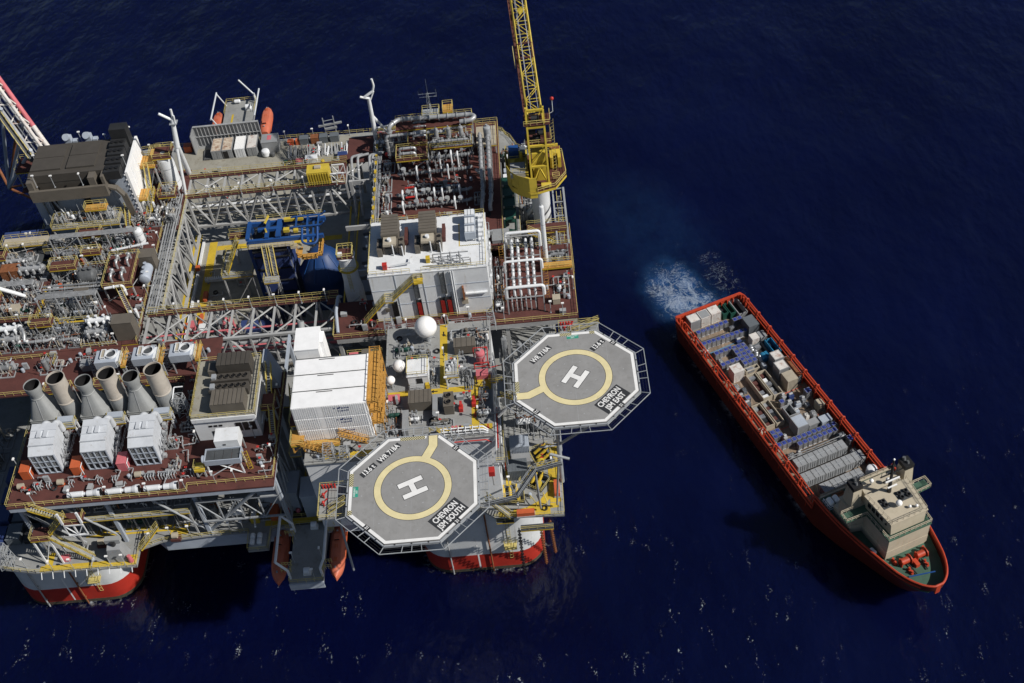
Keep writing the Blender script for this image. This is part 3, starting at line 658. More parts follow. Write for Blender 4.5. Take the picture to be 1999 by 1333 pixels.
he = helideck(*CE, 'grey octagonal helideck overhanging the open sea on struts', (), 56, [(17.0, 21.0), (19.0, 21.0), (21.9, 22.5)],
    [('WR 718A', (21.6, 30.15), 45, 1.35, (4.9, 1.1, .78)), ('13.6 t', (31.75, 31.3), 45, 1.35, (3.2, 1.1, .78)), ('CHEVRON\nJSM EAST', (33.15, 18.55), 45, 1.5, (5.9, 3.2, .74)),
     ('21', (34.5, 31.5), -45, .8, (1.15, .8, .8)), ('21', (20.2, 17.3), -45, .8, (1.15, .8, .8)), ('21', (34.5, 17.1), 45, .8, (1.15, .8, .8))],
    ((27.5, 33.75), 0), [((26.3, 34.45), 0, 2.1), ((31.0, 34.45), 0, .9), ((17.15, 23.1), 90, 2.4)], {6: (0, .1)})
# braces of the south helideck down to the quarters, of the east helideck down to the main deck
m = MB()
for x in (-7, -.7, 5.5):
    m.tube((x, -2.5, HD-1.2), (x, 14.3, 36), .28, 10).bar((x, -4, HD-1.3), (x, 14.3, HD-1.3), .35, .5)
for xa, xb in ((-7, -.7), (-.7, 5.5)): m.tube((xa, -2, HD-1.4), (xb, 6, HD-1.4), .15, 8).tube((xb, -2, HD-1.4), (xa, 6, HD-1.4), .15, 8)
hs.w('support_strut', m, 'galv')
m = MB()
for a, b in (((31, 15.5), (23.3, 20.8)), ((23.5, 15.2), (23.3, 20.8)), ((36, 21), (23.4, 27)), ((31.5, 33.5), (23.4, 29))):
    m.tube((a[0], a[1], HD-1.2), (b[0], b[1], 36), .26, 10)
for a, b in (((18, 21), (35.5, 21)), ((18, 28), (35.5, 28)), ((23, 15.0), (23, 33.5)), ((31, 15.0), (31, 33.5))): m.bar((a[0], a[1], HD-1.3), (b[0], b[1], HD-1.3), .35, .5)
for x, y in ((23.3, 20.8), (23.4, 28)): m.tube((x, y, 25), (x, y, HD-1.2), .42, 12)
m.tube((23.3, 20.8, 36), (20, 19, 38), .2, 8).tube((23, 15, HD-1.4), (31, 20, HD-1.4), .14, 8).tube((31, 15, HD-1.4), (23, 20, HD-1.4), .14, 8)
m.tube((21.6, 20.4, 34), (25.0, 19.4, 33.4), .26, 10)
he.w('support_strut', m, 'galv')
# helideck side platforms with foam monitors
def monitor_platform(x0, x1, y0, y1, z, lab, red):
    t = T('monitor_platform', lab, 'platform', ((x0+x1)/2, (y0+y1)/2, z)); t.w('floor', MB().bx(x0, x1, y0, y1, z-.3, z), 'deck_grey')
    m = MB().rail([(x0, y0, z), (x0, y1, z), (x1, y1, z)], 1.1).rail([(x0, y0, z), (x1, y0, z)]); t.w('railing', m, 'yellow_rail')
    for (px_, py_) in red:
        m = MB().tube((px_, py_, z), (px_, py_, z+1.0), .16, 8).pipe([(px_-.5, py_, z+.5), (px_, py_, z+.9), (px_+.7, py_+.3, z+1.5)], .13, 8); m.sphere((px_, py_, z+1.0), .3, 10, 6); t.w('foam_monitor', m, 'red')
    m = MB()
    for k in range(5): m.tube((x0+.4+k*.5, y1-.35, z), (x0+.4+k*.5, y1-.35, z+1.0), .17, 8)
    t.w('foam_bottle', m, 'red')
    m = MB().bar((x0+1.6, y0+.9, z+.1), (x1+.2, y0+1.6, z+1.7), .14).bar((x0+1.6, y0+1.9, z+.1), (x1+.2, y0+2.6, z+1.7), .14).rail([(x0+1.6, y0+.9, z), (x1, y0+1.6, z+1.5)], 1).rail([(x0+1.6, y0+1.9, z), (x1, y0+2.6, z+1.5)], 1)
    t.w('stair', m, 'yellow_rail'); return t
monitor_platform(-16.4, -11.9, .4, 6.9, 48, 'railed monitor platform with red foam bottles on the lifeboat side helideck', [(-15.7, 4.6), (-15.6, 3.0)])
monitor_platform(25.2, 32.4, 35.4, 38.9, 48, 'railed monitor platform with red hose gear beside the green exit sign helideck', [(26.2, 37.4), (27.2, 37.8)])
m = MB().tube((-14, 2, 30), (-14, 3.5, 47.7), .2, 8).tube((-12, 14, 34), (-14.5, 5.5, 47.7), .2, 8); monitor_brace = onew('platform_brace', m, 'galv', 'grey brace struts under the lifeboat side monitor platform', 'brace', (-14, 2, 30))

# ================================================================== QUARTERS BLOCK
t = T('quarters_block', 'white quarters building whose grey roof carries the satellite domes', 'building', (3, 30, D1))
t.w('wall', MB().prism([(-20.5, 15), (-6.8, 15), (-6.8, 17.6), (12.3, 17.6), (12.3, 45), (-6.9, 45), (-6.9, 31.4), (-15.6, 31.4), (-15.6, 37.6), (-21.7, 37.6), (-21.7, 31.2), (-20.5, 31.2)], D1, MD-.3), 'white')
t.w('roof', MB().prism([(-20.6, 14.6), (-6.7, 14.6), (-6.7, 17.4), (12.5, 17.4), (12.5, 45.2), (-7.0, 45.2), (-7.0, 31.6), (-15.4, 31.6), (-15.4, 37.8), (-21.9, 37.8), (-21.9, 31.0), (-20.6, 31.0)], MD-.3, MD), 'deck_grey')
m = MB()
for z in (30, 34, 38): 
    for k in range(9): t.w('window', MB().bx(12.3, 12.36, 20+k*2.6, 21.2+k*2.6, z, z+1), 'glass')
for r_ in ((3.0, 4.4, 29.3, 45), (-6.5, 12.2, 28.0, 29.25), (9.2, 12.2, 29.3, 31.5), (8.6, 9.9, 20.2, 27.95), (2.5, 12.2, 18.9, 20.15), (-17, -8, 15.2, 16.6)):
    m = MB(); m.bx(*r_, MD+.004, MD+.014); t.w('walkway_marking', m, 'yellow_deck')
for (x, y, a, c) in ((3.7, 42.6, -90, 'black'), (3.7, 37.6, -90, 'black'), (2.0, 28.6, 180, 'black'), (9.6, 30.0, -90, 'black'), (9.9, 26.0, -60, 'red'), (9.2, 22.4, -90, 'red'), (11.4, 19.5, -90, 'red')):
    d = V((math.cos(R(a)), math.sin(R(a)), 0)); s_ = V((-d.y, d.x, 0)); c0 = V((x, y, MD+.02))
    t.w('arrow_marking', MB().add([c0-d*.6-s_*.12, c0+d*.1-s_*.12, c0+d*.1-s_*.4, c0+d*.7, c0+d*.1+s_*.4, c0+d*.1+s_*.12, c0-d*.6+s_*.12], [(0,1,5,6), (2,3,4)]), c)
m = MB().rail([(-6.7, 45.1, MD), (3, 45.1, MD)]).rail([(4.6, 45.1, MD), (12.4, 45.1, MD), (12.4, 24, MD)]).rail([(-6.6, 20, MD), (-6.6, 45, MD)]).rail([(-20.5, 14.8, MD), (-7, 14.8, MD)]).rail([(-6.6, 17.5, MD), (1.6, 17.5, MD)]).rail([(4, 17.5, MD), (12.4, 17.5, MD)])
t.w('railing', m, 'steel')
# satellite domes
def radome(x, y, r, zc, lab):
    t = T('radome', lab, 'satellite dome', (x, y, MD)); t.w('dome', MB().sphere((x, y, zc), r, 32, 20, -.85), 'white_clean')
    t.w('base_ring', MB().lathe((x, y, zc-r*.98), [(r*.62, -.1), (r*.66, .22)], 20), 'galv'); m = MB()
    m.tube((x, y, MD), (x, y, zc-r*.98), r*.22, 10)
    for k in range(4): a = k*math.pi/2+.4; m.tube((x+r*.7*math.cos(a), y+r*.7*math.sin(a), MD), (x+r*.3*math.cos(a), y+r*.3*math.sin(a), zc-r), .06, 6)
    t.w('pedestal', m, 'galv')
radome(.85, 41.3, 2.05, 48.2, 'large white satellite dome at the start of the yellow path')
radome(-4.1, 33.3, 1.15, 47.0, 'medium white satellite dome beside the small white roof house')
radome(-5.6, 30.3, .80, 46.7, 'small white satellite dome at the edge of the quarters roof')
# roof house
t = T('roof_house', 'small white roof house with dark doorway and railed top', 'building', (-.6, 32, MD))
t.w('wall', MB().bx(-2.5, 1.2, 30.0, 33.9, MD, 47.4), 'white'); t.w('roof', MB().bx(-2.65, 1.35, 29.85, 34.05, 47.4, 47.6), 'white')
t.w('door', MB().bx(-1.0, .1, 29.93, 29.99, MD+.1, 46.8), 'black'); t.w('railing', MB().rail([(-2.5, 30, 47.6), (1.2, 30, 47.6), (1.2, 33.9, 47.6), (-2.5, 33.9, 47.6)], closed=True), 'yellow_rail')
t.w('porch', MB().bx(-2.3, .3, 28.5, 29.9, MD+.9, MD+1.0).rail([(-2.3, 28.5, MD+1), (.3, 28.5, MD+1)]), 'steel'); t.w('yellow_cabinet', MB().bx(.5, 1.2, 29.3, 29.9, MD+.1, MD+1.2), 'yellow')
box_thing('equipment_shelter', 'brown ribbed shelter across the yellow path on the quarters roof', 'shelter', -2.3, 1.7, 24.3, 27.2, MD, 46.9, 'olive', None, 'olive', 5)
t = box_thing('fan_box', 'tall brown cooler box with two roof fans on the quarters roof', 'cooler', 3.9, 5.6, 22.9, 26.2, MD, 46.8, 'olive'); fan_unit(t, 4.75, 23.8, 46.88, .55); fan_unit(t, 4.75, 25.3, 46.88, .55)
box_thing('duct_box', 'narrow grey duct box beside the brown shelter on quarters roof', 'duct', 1.95, 2.75, 21.3, 26.2, MD, 46.3, 'olive', None, 'cont_grey')
box_thing('duct_box', 'short grey duct box near the orange stair on quarters roof', 'duct', -3.4, -2.4, 18.8, 23.5, MD, 46.0, 'cont_grey')
box_thing('equipment_shelter', 'long brown shelter near the red tank on the quarters roof', 'shelter', 5.8, 9.7, 37.0, 39.2, MD, 46.6, 'olive', None, 'olive', 4)
box_thing('hose_box', 'pink chest beside the white satellite domes on quarters roof', 'chest', -6.1, -4.1, 26.4, 27.7, MD, 45.6, 'pink', None, 'pink')
box_thing('hose_box', 'pink chest below the red tank on the quarters roof', 'chest', 9.7, 11.8, 30.4, 31.9, MD, 45.6, 'pink', None, 'pink')
t = tank_v('foam_tank', 'red upright tank in a red pipe frame on the quarters roof', 'tank', 10.6, 34.6, MD, 47.6, .85, 'pink'); m = MB()
for p in ([(9.4, 33, 44.6), (9.4, 33, 46.2), (12, 33, 46.2), (12, 33, 44.7), (14.4, 33.4, 44.7)], [(9.3, 36, 44.6), (9.3, 36, 47), (11.9, 36, 47), (11.9, 33.5, 47), (11.9, 33.5, 44.7)], [(9.4, 33, 45.2), (12.2, 33, 45.2)]): m.pipe(p, .1, 7)
t.w('pipework', m, 'red')
t = platform(4.2, 6.7, 29.4, 33.4, 47.2, 2.7, 'pale railed instrument frame beside the yellow path', 'steel', 'NSEW', legm='white')
for q in range(4): t.w('instrument', MB().bx(4.5+.5*q, 4.8+.5*q, 30.2+.7*q, 30.7+.7*q, 47.2, 47.2+.8+.1*q), 'white')
for (x, y, w, d, h, sd_) in ((-3.7, 39, 3.6, 3, 2.0, 1), (-1.8, 36.4, 3, 2, 2.2, 2), (8.2, 41.8, 6.5, 2.2, 2.0, 3), (6.9, 35.3, 2.8, 2, 2.2, 4), (8.3, 30.6, 1.3, 4.6, 2.4, 5), (10.9, 26.2, 1.6, 4.5, 2.6, 6), (10.9, 22.2, 2.6, 2, 2.2, 7), (-4.9, 23.4, 2.2, 4.5, 1.8, 8), (3.3, 20.9, 4.2, 1.6, 1.9, 9), (-1.2, 22.2, 2.2, 2, 1.7, 10), (-5.2, 19.9, 2.6, 2.4, 1.6, 11), (11.1, 39.5, 2.2, 4, 2.6, 12), (1.9, 31.8, 1, 4.6, 1.7, 13), (.3, 38, 2.2, 1.6, 1.5, 14)):
    skid(x, y, MD, w, d, h, 0, 'grey pump skid with small pipes on the quarters roof', 'pump skids on the quarters roof', sd_, rnd_v := random.choice((None, 'galv', 'white', 'olive')), 'pump_skid')
for (x, y) in ((6.8, 24.1), (9.1, 25.0)):
    t = T('fire_monitor', 'red fire monitor with hose reel on the quarters roof', 'fire monitor', (x, y, MD), 0, 'fire monitors on the quarters roof'); t.w('body', MB().bx(x-.35, x+.35, y-.9, y+.3, MD, MD+.9).tube((x, y+.5, MD), (x, y+.5, MD+1.3), .15, 8), 'red'); t.w('hose_reel', MB().lathe((x, y+.2, MD+1.1), [(.55, -.2), (.55, .2)], 14, 'x'), 'red')
t = T('firewater_header', 'row of pink valves on white pipes before the helideck', 'pipework', (6.5, 18.6, MD))
m = MB()
for y in (18.0, 18.35, 18.7): m.pipe([(3.2, y, MD+.5+(y-18)), (10.6, y, MD+.5+(y-18)), (11.4, y, MD+.2)], .13, 8)
for k in range(6): m.pipe([(3.8+k*1.25, 17.9, MD+.2), (3.8+k*1.25, 17.9, MD+1.4), (3.8+k*1.25, 18.9, MD+1.4), (3.8+k*1.25, 18.9, MD+.1)], .08, 6)
t.w('pipe', m, 'white')
for k in range(3): t.w('valve', MB().tube((5.3+k*.65, 19.4, MD), (5.3+k*.65, 19.4, MD+.9), .24, 10), 'pink')
t.w('red_pipe', MB().pipe([(5, 17.1, MD-.6), (11, 17.1, MD-.6), (11.8, 17.1, MD-1.4)], .12, 7), 'red')
# side gallery on the sea side of the quarters, below the helideck level
t = T('side_gallery', 'railed side gallery with white and red vertical pipes on quarters wall', 'gallery', (12.9, 18, 42)); t.w('floor', MB().bx(12.5, 14.0, 12.6, 24, 42.9, 43.1), 'deck_grey'); t.w('railing', MB().rail([(12.5, 12.7, 43.1), (13.95, 12.7, 43.1), (13.95, 24, 43.1)]), 'yellow_rail')
for k, c in enumerate(('white', 'red', 'steel', 'white')): t.w('pipe', MB().pipe([(12.75+k*.28, 23.6, 26), (12.75+k*.28, 23.6, 44.6), (12.75+k*.28, 14+k*.5, 44.6)], .1, 7), c)
t.w('bracket', MB().bar((12.6, 14, 40), (13.9, 14, 42.9), .15).bar((12.4, 20, 40), (13.9, 20, 42.9), .15), 'structure')
# access stairs to the east helideck
stair((16.6, 21.0, 49.6), (14.4, 24.4, 47)); platform(13.3, 15.2, 24.2, 27.4, 47, 0, 'grey landing between two short stairs up to the sea side helideck', 'deck_grey', 'NE')
stair((14.0, 27.4, 47), (12.2, 29.8, 44.6)); stair((2.55, 15.2, HD-.2), (2.55, 18.8, 44.6), 1.2)
m = MB().bar((13.4, 19.4, 46.9), (16.9, 20.9, 49.4), .3).bar((12.6, 22, 44.8), (16.8, 20.2, 49), .2); onew('landing_beam', m, 'structure', 'grey beams carrying the stair landing beside the quarters', 'beam', (13.4, 19.4, 44.8))
# grey walkway bridge between the helideck and the corner deck
t = T('helideck_walkway', 'long grey elevated walkway running from the lettered helideck over the corner deck', 'walkway', (15, 8, 43)); m = MB()
pw = [(10.2, 3.4), (15.6, 4.4), (19.0, 9.6), (23.6, 10.6)]
for a, b in zip(pw[:-1], pw[1:]): m.bar((*a, 43.95), (*b, 43.95), .95, .12)
t.w('floor', m, 'grate'); m = MB()
for a, b in zip(pw[:-1], pw[1:]):
    d = (V(b)-V(a)).normalized(); n_ = V((-d.y, d.x))*.46
    for s_ in (1, -1): m.rail([(a[0]+n_.x*s_, a[1]+n_.y*s_, 44), (b[0]+n_.x*s_, b[1]+n_.y*s_, 44)])
t.w('railing', m, 'galv'); t.w('support', MB().tube((15.6, 4.6, 43.7), (14, 17, 30), .2, 8).tube((19, 9.7, 43.7), (19, 14.5, 26), .2, 8).tube((23, 10.5, 43.7), (22, 15, 26), .18, 8), 'galv')

# ================================================================== WHITE CONTAINER BLOCK WITH ORANGE STAIRS
base = MD+.55
m = MB().grid(-21.3, -8.3, 19.2, 30.6, MD+.1, 6, 4, .35, .42); onew('container_grillage', m, 'structure', 'steel grillage under the stacked white accommodation containers', 'frame', (-15, 25, MD+.1))
ORD = ('bottom', 'middle', 'top')
for lev in range(3):
    for row in range(3):
        y0 = 19.3 + row*3.76; z0 = base + lev*3.0
        place = ('facing the lettered helideck', 'in the middle row', 'in the rear row')[row]
        t = T('accommodation_container', f'long white corrugated container {place}, {ORD[lev]} of the orange stair stack', 'container', (-14.8, y0+1.85, z0)); x0, x1, y1, z1 = -21.25, -8.35, y0+3.72, z0+2.97
        if row == 0:
            m = MB().bx(x0+.06, x1-.06, y0+.06, y1-.06, z0+.05, z1-.04); n = 34; gaps = (11, 12, 13)
            for i in range(n):
                if i in gaps: continue
                x = x0+.2+(x1-x0-.4)*i/n; m.bx(x, x+.19, y0-.06, y0+.06, z0+.16, z1-.16)
            m.bx(x0+.2+(x1-x0-.4)*11/n, x0+.2+(x1-x0-.4)*14/n-.1, y0-.03, y0+.06, z0+.16, z1-.16)
            t.w('wall', m, 'white_box')
            m = MB()
            for k, (dx, dz, w_, h_) in enumerate(((-1.5, .9, .25, .25), (-.9, .85, .5, .35), (-.55, 1.1, .3, .25), (-.2, .85, .35, .3), (.3, .9, .3, .25), (.75, .9, .4, .25), (-.9, .2, .3, .22), (-.4, .15, .5, .25), (.2, .2, .3, .2), (.6, .25, .4, .25))):
                m.bx(x1-4.2+dx, x1-4.2+dx+w_, y0-.075, y0-.068, z0+1.1+dz, z0+1.1+dz+h_)
            t.w('printed_mark', m, 'navy')
        else: t.w('wall', MB().bx(x0+.06, x1-.06, y0+.06, y1-.06, z0+.05, z1-.04), 'white_box')
        t.w('frame', cont_frame(x0, x1, y0, y1, z0, z1-.02, .14), 'white_box')
        if lev == 2:
            t.w('roof', MB().bx(x0+.14, x1-.14, y0+.14, y1-.14, z1-.05, z1+.01), 'white_box')
            t.w('roof_seam', MB().bx(x0+.1, x1-.3, y1-.16, y1-.02, z1+.01, z1+.10), 'grate')
            t.w('roof_slot', MB().bx(x0+4.2, x0+7.0, y1-.55, y1-.4, z1+.01, z1+.06), 'dark')
        for k in range(1):
            t.w('end_door', MB().bx(x1, x1+.03, y0+1.2, y0+2.2, z0+.2, z0+2.4), 'white')
t = T('white_roof_box', 'tall white ventilation house behind the white container stack', 'building', (-19.3, 34.5, MD)); t.w('wall', MB().bx(-21.4, -17.2, 31.9, 37.2, MD, 54.8), 'white_box'); t.w('roof', MB().bx(-21.5, -17.1, 31.8, 37.3, 54.8, 55.0), 'white_box'); t.w('door', MB().bx(-17.2, -17.14, 33, 34.2, 45, 47.2), 'galv')
t.w('duct', MB().bx(-17.18, -16.6, 34.2, 36.8, 47, 54.2), 'white_box'); t.w('vent_drum', MB().tube((-20.6, 37.7, 54.6), (-20.6, 38.3, 55.6), .6, 12), 'stack_grey')
t.w('gallery', MB().bx(-16.58, -15, 32, 37, 46.4, 46.5).rail([(-15, 32, 46.5), (-15, 37, 46.5)]), 'yellow_rail')
t = T('orange_stair_tower', 'tall orange caged stair tower on the end of the white containers', 'stair', (-7.2, 25, MD)); m = MB()
for z in (base+2.9, base+5.9, base+8.4): m.bx(-8.2, -6.3, 19.5, 31.5, z-.12, z)
t.w('landing', m, 'orange_stair'); m = MB()
for x in (-8.15, -6.35):
    for y in (19.5, 22.5, 25.5, 28.5, 31.5): m.bar((x, y, MD), (x, y, base+9.6), .14)
    for z in (base+2.9, base+5.9, base+8.4):
        m.rail([(x, 19.5, z), (x, 31.5, z)], 1.1, .08, 1.0)
for z in (base+2.9, base+5.9, base+8.4): m.rail([(-8.1, 19.5, z), (-6.4, 19.5, z)], 1.1, .08, .8); m.rail([(-8.1, 31.5, z), (-6.4, 31.5, z)], 1.1, .08, .8)
for (a, b) in ((8.4, 5.9), (5.9, 2.9), (2.9, 0)):
    for x in (-7.9, -6.6): m.bar((x, 29, base+a), (x, 22, base+b), .1, .25)
t.w('frame', m, 'orange_stair'); m = MB()
for (a, b) in ((8.4, 5.9), (5.9, 2.9), (2.9, 0)):
    for i in range(10): y = 29-7*i/10; m.bx(-7.85, -6.65, y-.14, y+.14, base+a+(b-a)*i/10-.02, base+a+(b-a)*i/10+.02)
t.w('tread', m, 'orange_stair')
stair((-14.2, 18.6, MD+2.6), (-9.4, 18.4, MD+.1), .9, 'orange_stair', 'orange stair climbing in front of the white containers', None)
stair((-20.8, 17.4, MD+2.2), (-15.5, 16.4, MD+.05), .9, 'orange_stair', 'orange stair running down to the quarters roof edge', None)
t = platform(-22.6, -20.4, 17.2, 20.6, MD+2.3, 2.3, 'orange landing at the corner of the white container stack', 'orange_stair', 'SW', legm='orange_stair')
t = platform(-20.2, -14.4, 17.8, 19.1, MD+.9, .9, 'long orange landing below the white container stack', 'orange_stair', 'S', legm='orange_stair')
t = platform(-22.9, -21.45, 21, 30, MD+3.2, 3.2, 'narrow brown side gallery along the white container stack', 'brown', 'W')
# steel lattice antenna mounts
def lattice(x, y, z, w, h, n, lab, m_='galv', grp=None, lean=(0, 0)):
    t = T('lattice_mast', lab, 'mast', (x, y, z), 0, grp); m = MB(); C4 = [(-1,-1),(1,-1),(1,1),(-1,1)]
    P = lambda i, k: V((x+C4[k][0]*w/2*(1-.3*i/n)+lean[0]*i/n, y+C4[k][1]*w/2*(1-.3*i/n)+lean[1]*i/n, z+h*i/n))
    for i in range(n):
        for k in range(4):
            m.bar(P(i, k), P(i+1, k), .11); m.bar(P(i, k), P(i+1, (k+1) % 4), .07); m.bar(P(i+1, k), P(i+1, (k+1) % 4), .07)
    t.w('lattice', m, m_); return t, P
for (x, y, z, w, h, g) in ((-16.2, 16.2, MD, 2.2, 2.6, 1), (-13.5, 15.7, MD, 1.8, 2.2, 1), (-6.8, 46.6, D2, 2.0, 4.6, 1), (12.6, 46.4, D2, 1.6, 5, 1)):
    lattice(x, y, z, w, h, 4, 'pale steel lattice stub mast at a roof edge', 'galv', 'stub lattice masts')
for (x, y) in ((3.9, 36.2), (4.4, 29), (7.2, 31.2), (-5.9, 24.6), (9.9, 21.6), (4.2, 44.4), (-3, 44.3), (8.6, 46), (2.9, 21)): light_pole(x, y, MD, 3)
# ================================================================== EAST MODULE (upper brown deck with the white switchgear building)
t = T('east_module_deck', 'red brown module deck around the white switchgear building, yellow rails', 'deck', (5, 80, D2)); east = t
for x0, x1, y0, y1 in ((-18, 29.2, 47.2, 50.2), (-18, -9.6, 50.2, 57), (12.9, 29.2, 50.2, 68), (-11.4, 15.8, 66.2, 111), (-9.6, 12.9, 50.2, 66.2), (-20, -17.9, 57, 61), (-20, -18.2, 94, 104), (-18.2, -11.4, 101, 110)):
    t.w('deck_plate', MB().bx(x0, x1, y0, y1, D2-.3, D2), 'brown')
m = MB()
for y in (47.4, 56.8, 66.2, 80, 95, 110.5): m.bar((-17.5, y, D2-.9), (28.5 if y < 70 else 15.5, y, D2-.9), .4, 1.1)
for x in (-11, 2, 15.4): m.bar((x, 47.6, D2-.9), (x, 110, D2-.9), .4, 1.08)
for x in (22.4, 28.4): m.bar((x, 47.6, D2-.9), (x, 67.8, D2-.9), .4, 1.08)
t.w('girder', m, 'structure')
m = MB()
for x in (-17.2, -11, 2, 15.4, 28.6):
    for y in (48, 66, 95, 110):
        if x > 16 and y > 70: continue
        m.bar((x, y, D1), (x, y, D2-.3), .7)
t.w('leg', m, 'structure')
m = MB().rail([(-18, 47.3, D2), (2.6, 47.3, D2)]).rail([(4.6, 47.3, D2), (29.1, 47.3, D2), (29.1, 68, D2)]).rail([(-18, 47.3, D2), (-18, 57, D2)]).rail([(-9.6, 50.3, D2), (12.9, 50.3, D2)])
m.rail([(15.7, 66.4, D2), (15.7, 110.9, D2), (-11.3, 110.9, D2), (-11.3, 66.3, D2)]).rail([(13, 50.4, D2), (13, 66, D2)]).rail([(13, 67.9, D2), (29.1, 67.9, D2)])
t.w('railing', m, 'yellow_rail')
for y in (58, 66, 74, 82, 90): t.w('diagonal_brace', MB().tube((15.5, y, D2-1), (15.5, y+6, D1), .22, 8), 'structure')
# bridge from the walkway to the quarters roof
t = T('gangway', 'short yellow railed gangway from the brown walkway to the quarters roof', 'gangway', (3.6, 46, D2)); t.w('floor', MB().add([(2.8, 45, MD), (4.5, 45, MD), (4.5, 47.4, D2+.1), (2.8, 47.4, D2+.1), (2.8, 45, MD-.2), (4.5, 45, MD-.2), (4.5, 47.4, D2-.1), (2.8, 47.4, D2-.1)], [(0,1,2,3), (7,6,5,4), (0,3,7,4), (1,5,6,2)]), 'steel'); t.w('railing', MB().rail([(2.8, 45, MD), (2.8, 47.4, D2)]).rail([(4.5, 45, MD), (4.5, 47.4, D2)]), 'yellow_rail')

# white switchgear building
t = T('switchgear_building', 'large white building with two brown cooling units on its roof', 'building', (1.7, 58, D2)); X0, X1, Y0, Y1, Z1 = -9.4, 12.9, 51.0, 66.0, 53.0
t.w('wall', MB().bx(X0, X1, Y0, Y1, D2, Z1-.2), 'white'); t.w('roof', MB().bx(X0-.1, X1+.1, Y0-.1, Y1+.1, Z1-.2, Z1), 'white')
m = MB()
for x in (-4.6, .6, 6.3): m.bx(x-.05, x+.05, Y0-.09, Y0-.0, D2+.1, Z1-.25)
for z in (45, 49): m.bx(X0, X1, Y0-.07, Y0, z-.05, z+.05)
t.w('wall_seam', m, 'bluegrey')
for x in (-5.6, -.9, 3.6, 4.9):
    m = MB().bx(x-.55, x-.47, Y0-.35, Y0-.02, D2+.2, D2+(5 if x != 4.9 else 6)).bx(x+.47, x+.55, Y0-.35, Y0-.02, D2+.2, D2+(5 if x != 4.9 else 6)); t.w('cable_tray', m.bx(x-.46, x+.46, Y0-.2, Y0-.1, D2+.2, D2+4.9), 'dark')
    m = MB()
    for k in range(4): m.tube((x-.3+.2*k, Y0-.27, D2+.2), (x-.3+.2*k, Y0-.27, D2+4.2), .06, 6)
    t.w('cable', m, 'red' if x > -2 else 'black')
for x, z0, z1 in ((-.9, 46.5, 52.2), (4.3, 47, 52.6)):
    m = MB().bx(x-.5, x-.42, Y0-.4, Y0-.02, z0, z1).bx(x+.42, x+.5, Y0-.4, Y0-.02, z0, z1)
    for k in range(int((z1-z0)/.35)): m.bx(x-.42, x+.42, Y0-.34, Y0-.24, z0+k*.35, z0+k*.35+.1)
    t.w('cable_ladder', m, 'grate')
m = MB().tube((6.0, Y0-.3, D2+.3), (6.0, Y0-.3, 52.8), .14, 8).tube((6.4, Y0-.3, D2+.3), (6.4, Y0-.3, 52.8), .10, 8); t.w('drain_pipe', m, 'white')
t.w('lifting_beam', MB().bx(8.2, 12.4, Y0-.5, Y0-.02, 46.4, 46.7), 'white')
t.w('wall_vent', MB().bx(7.3, 8.5, Y0-.5, Y0-.02, 44, 45.2), 'tan'); t.w('vent_hood', MB().bx(7.7, 8.0, Y0-.7, Y0-.02, 45.2, 48.5), 'rust'); t.w('wall_vent', MB().bx(-7.5, -6.7, Y0-.4, Y0-.02, 43.6, 44.4), 'olive')
t.w('railing', MB().rail([(X0+.1, Y0+.1, Z1), (-1.5, Y0+.1, Z1)]).rail([(.6, Y0+.1, Z1), (X1-.1, Y0+.1, Z1), (X1-.1, Y1-.1, Z1), (X0+.1, Y1-.1, Z1), (X0+.1, Y0+.1, Z1)]), 'yellow_rail')
m = MB()
for k in range(9): m.bx(X1+.02, X1+.5, 52+k*1.5, 52.7+k*1.5, 45+(k % 3)*1.6, 46.2+(k % 3)*1.6)
t.w('side_bracket', m, 'white')
for z in (43.5, 46.5, 49.5): t.w('side_pipe', MB().pipe([(X1+.25, 51.5, z), (X1+.25, 65, z), (X1+.25, 65, z-1.5)], .11, 7), 'pipe')
t.w('hazard_line', MB().bx(8.0, 12, 57.0, 57.25, Z1+.004, Z1+.012), 'hazard'); t.w('hazard_line', MB().bx(7.75, 7.95, 57.0, 63.5, Z1+.004, Z1+.012), 'yellow')
stair((-1.0, 50.3, 51.6), (-5.6, 50.3, 47.2)); platform(-7.1, -5.6, 49.8, 50.9, 47.2, 0, 'yellow half landing on the white building face', 'steel', 'SN'); stair((-7.1, 50.3, 47.2), (-12, 50.5, D2+.3)); platform(-1.0, .7, 49.7, 50.9, 51.6, 0, 'yellow top landing on the white building face', 'yellow', 'SN')
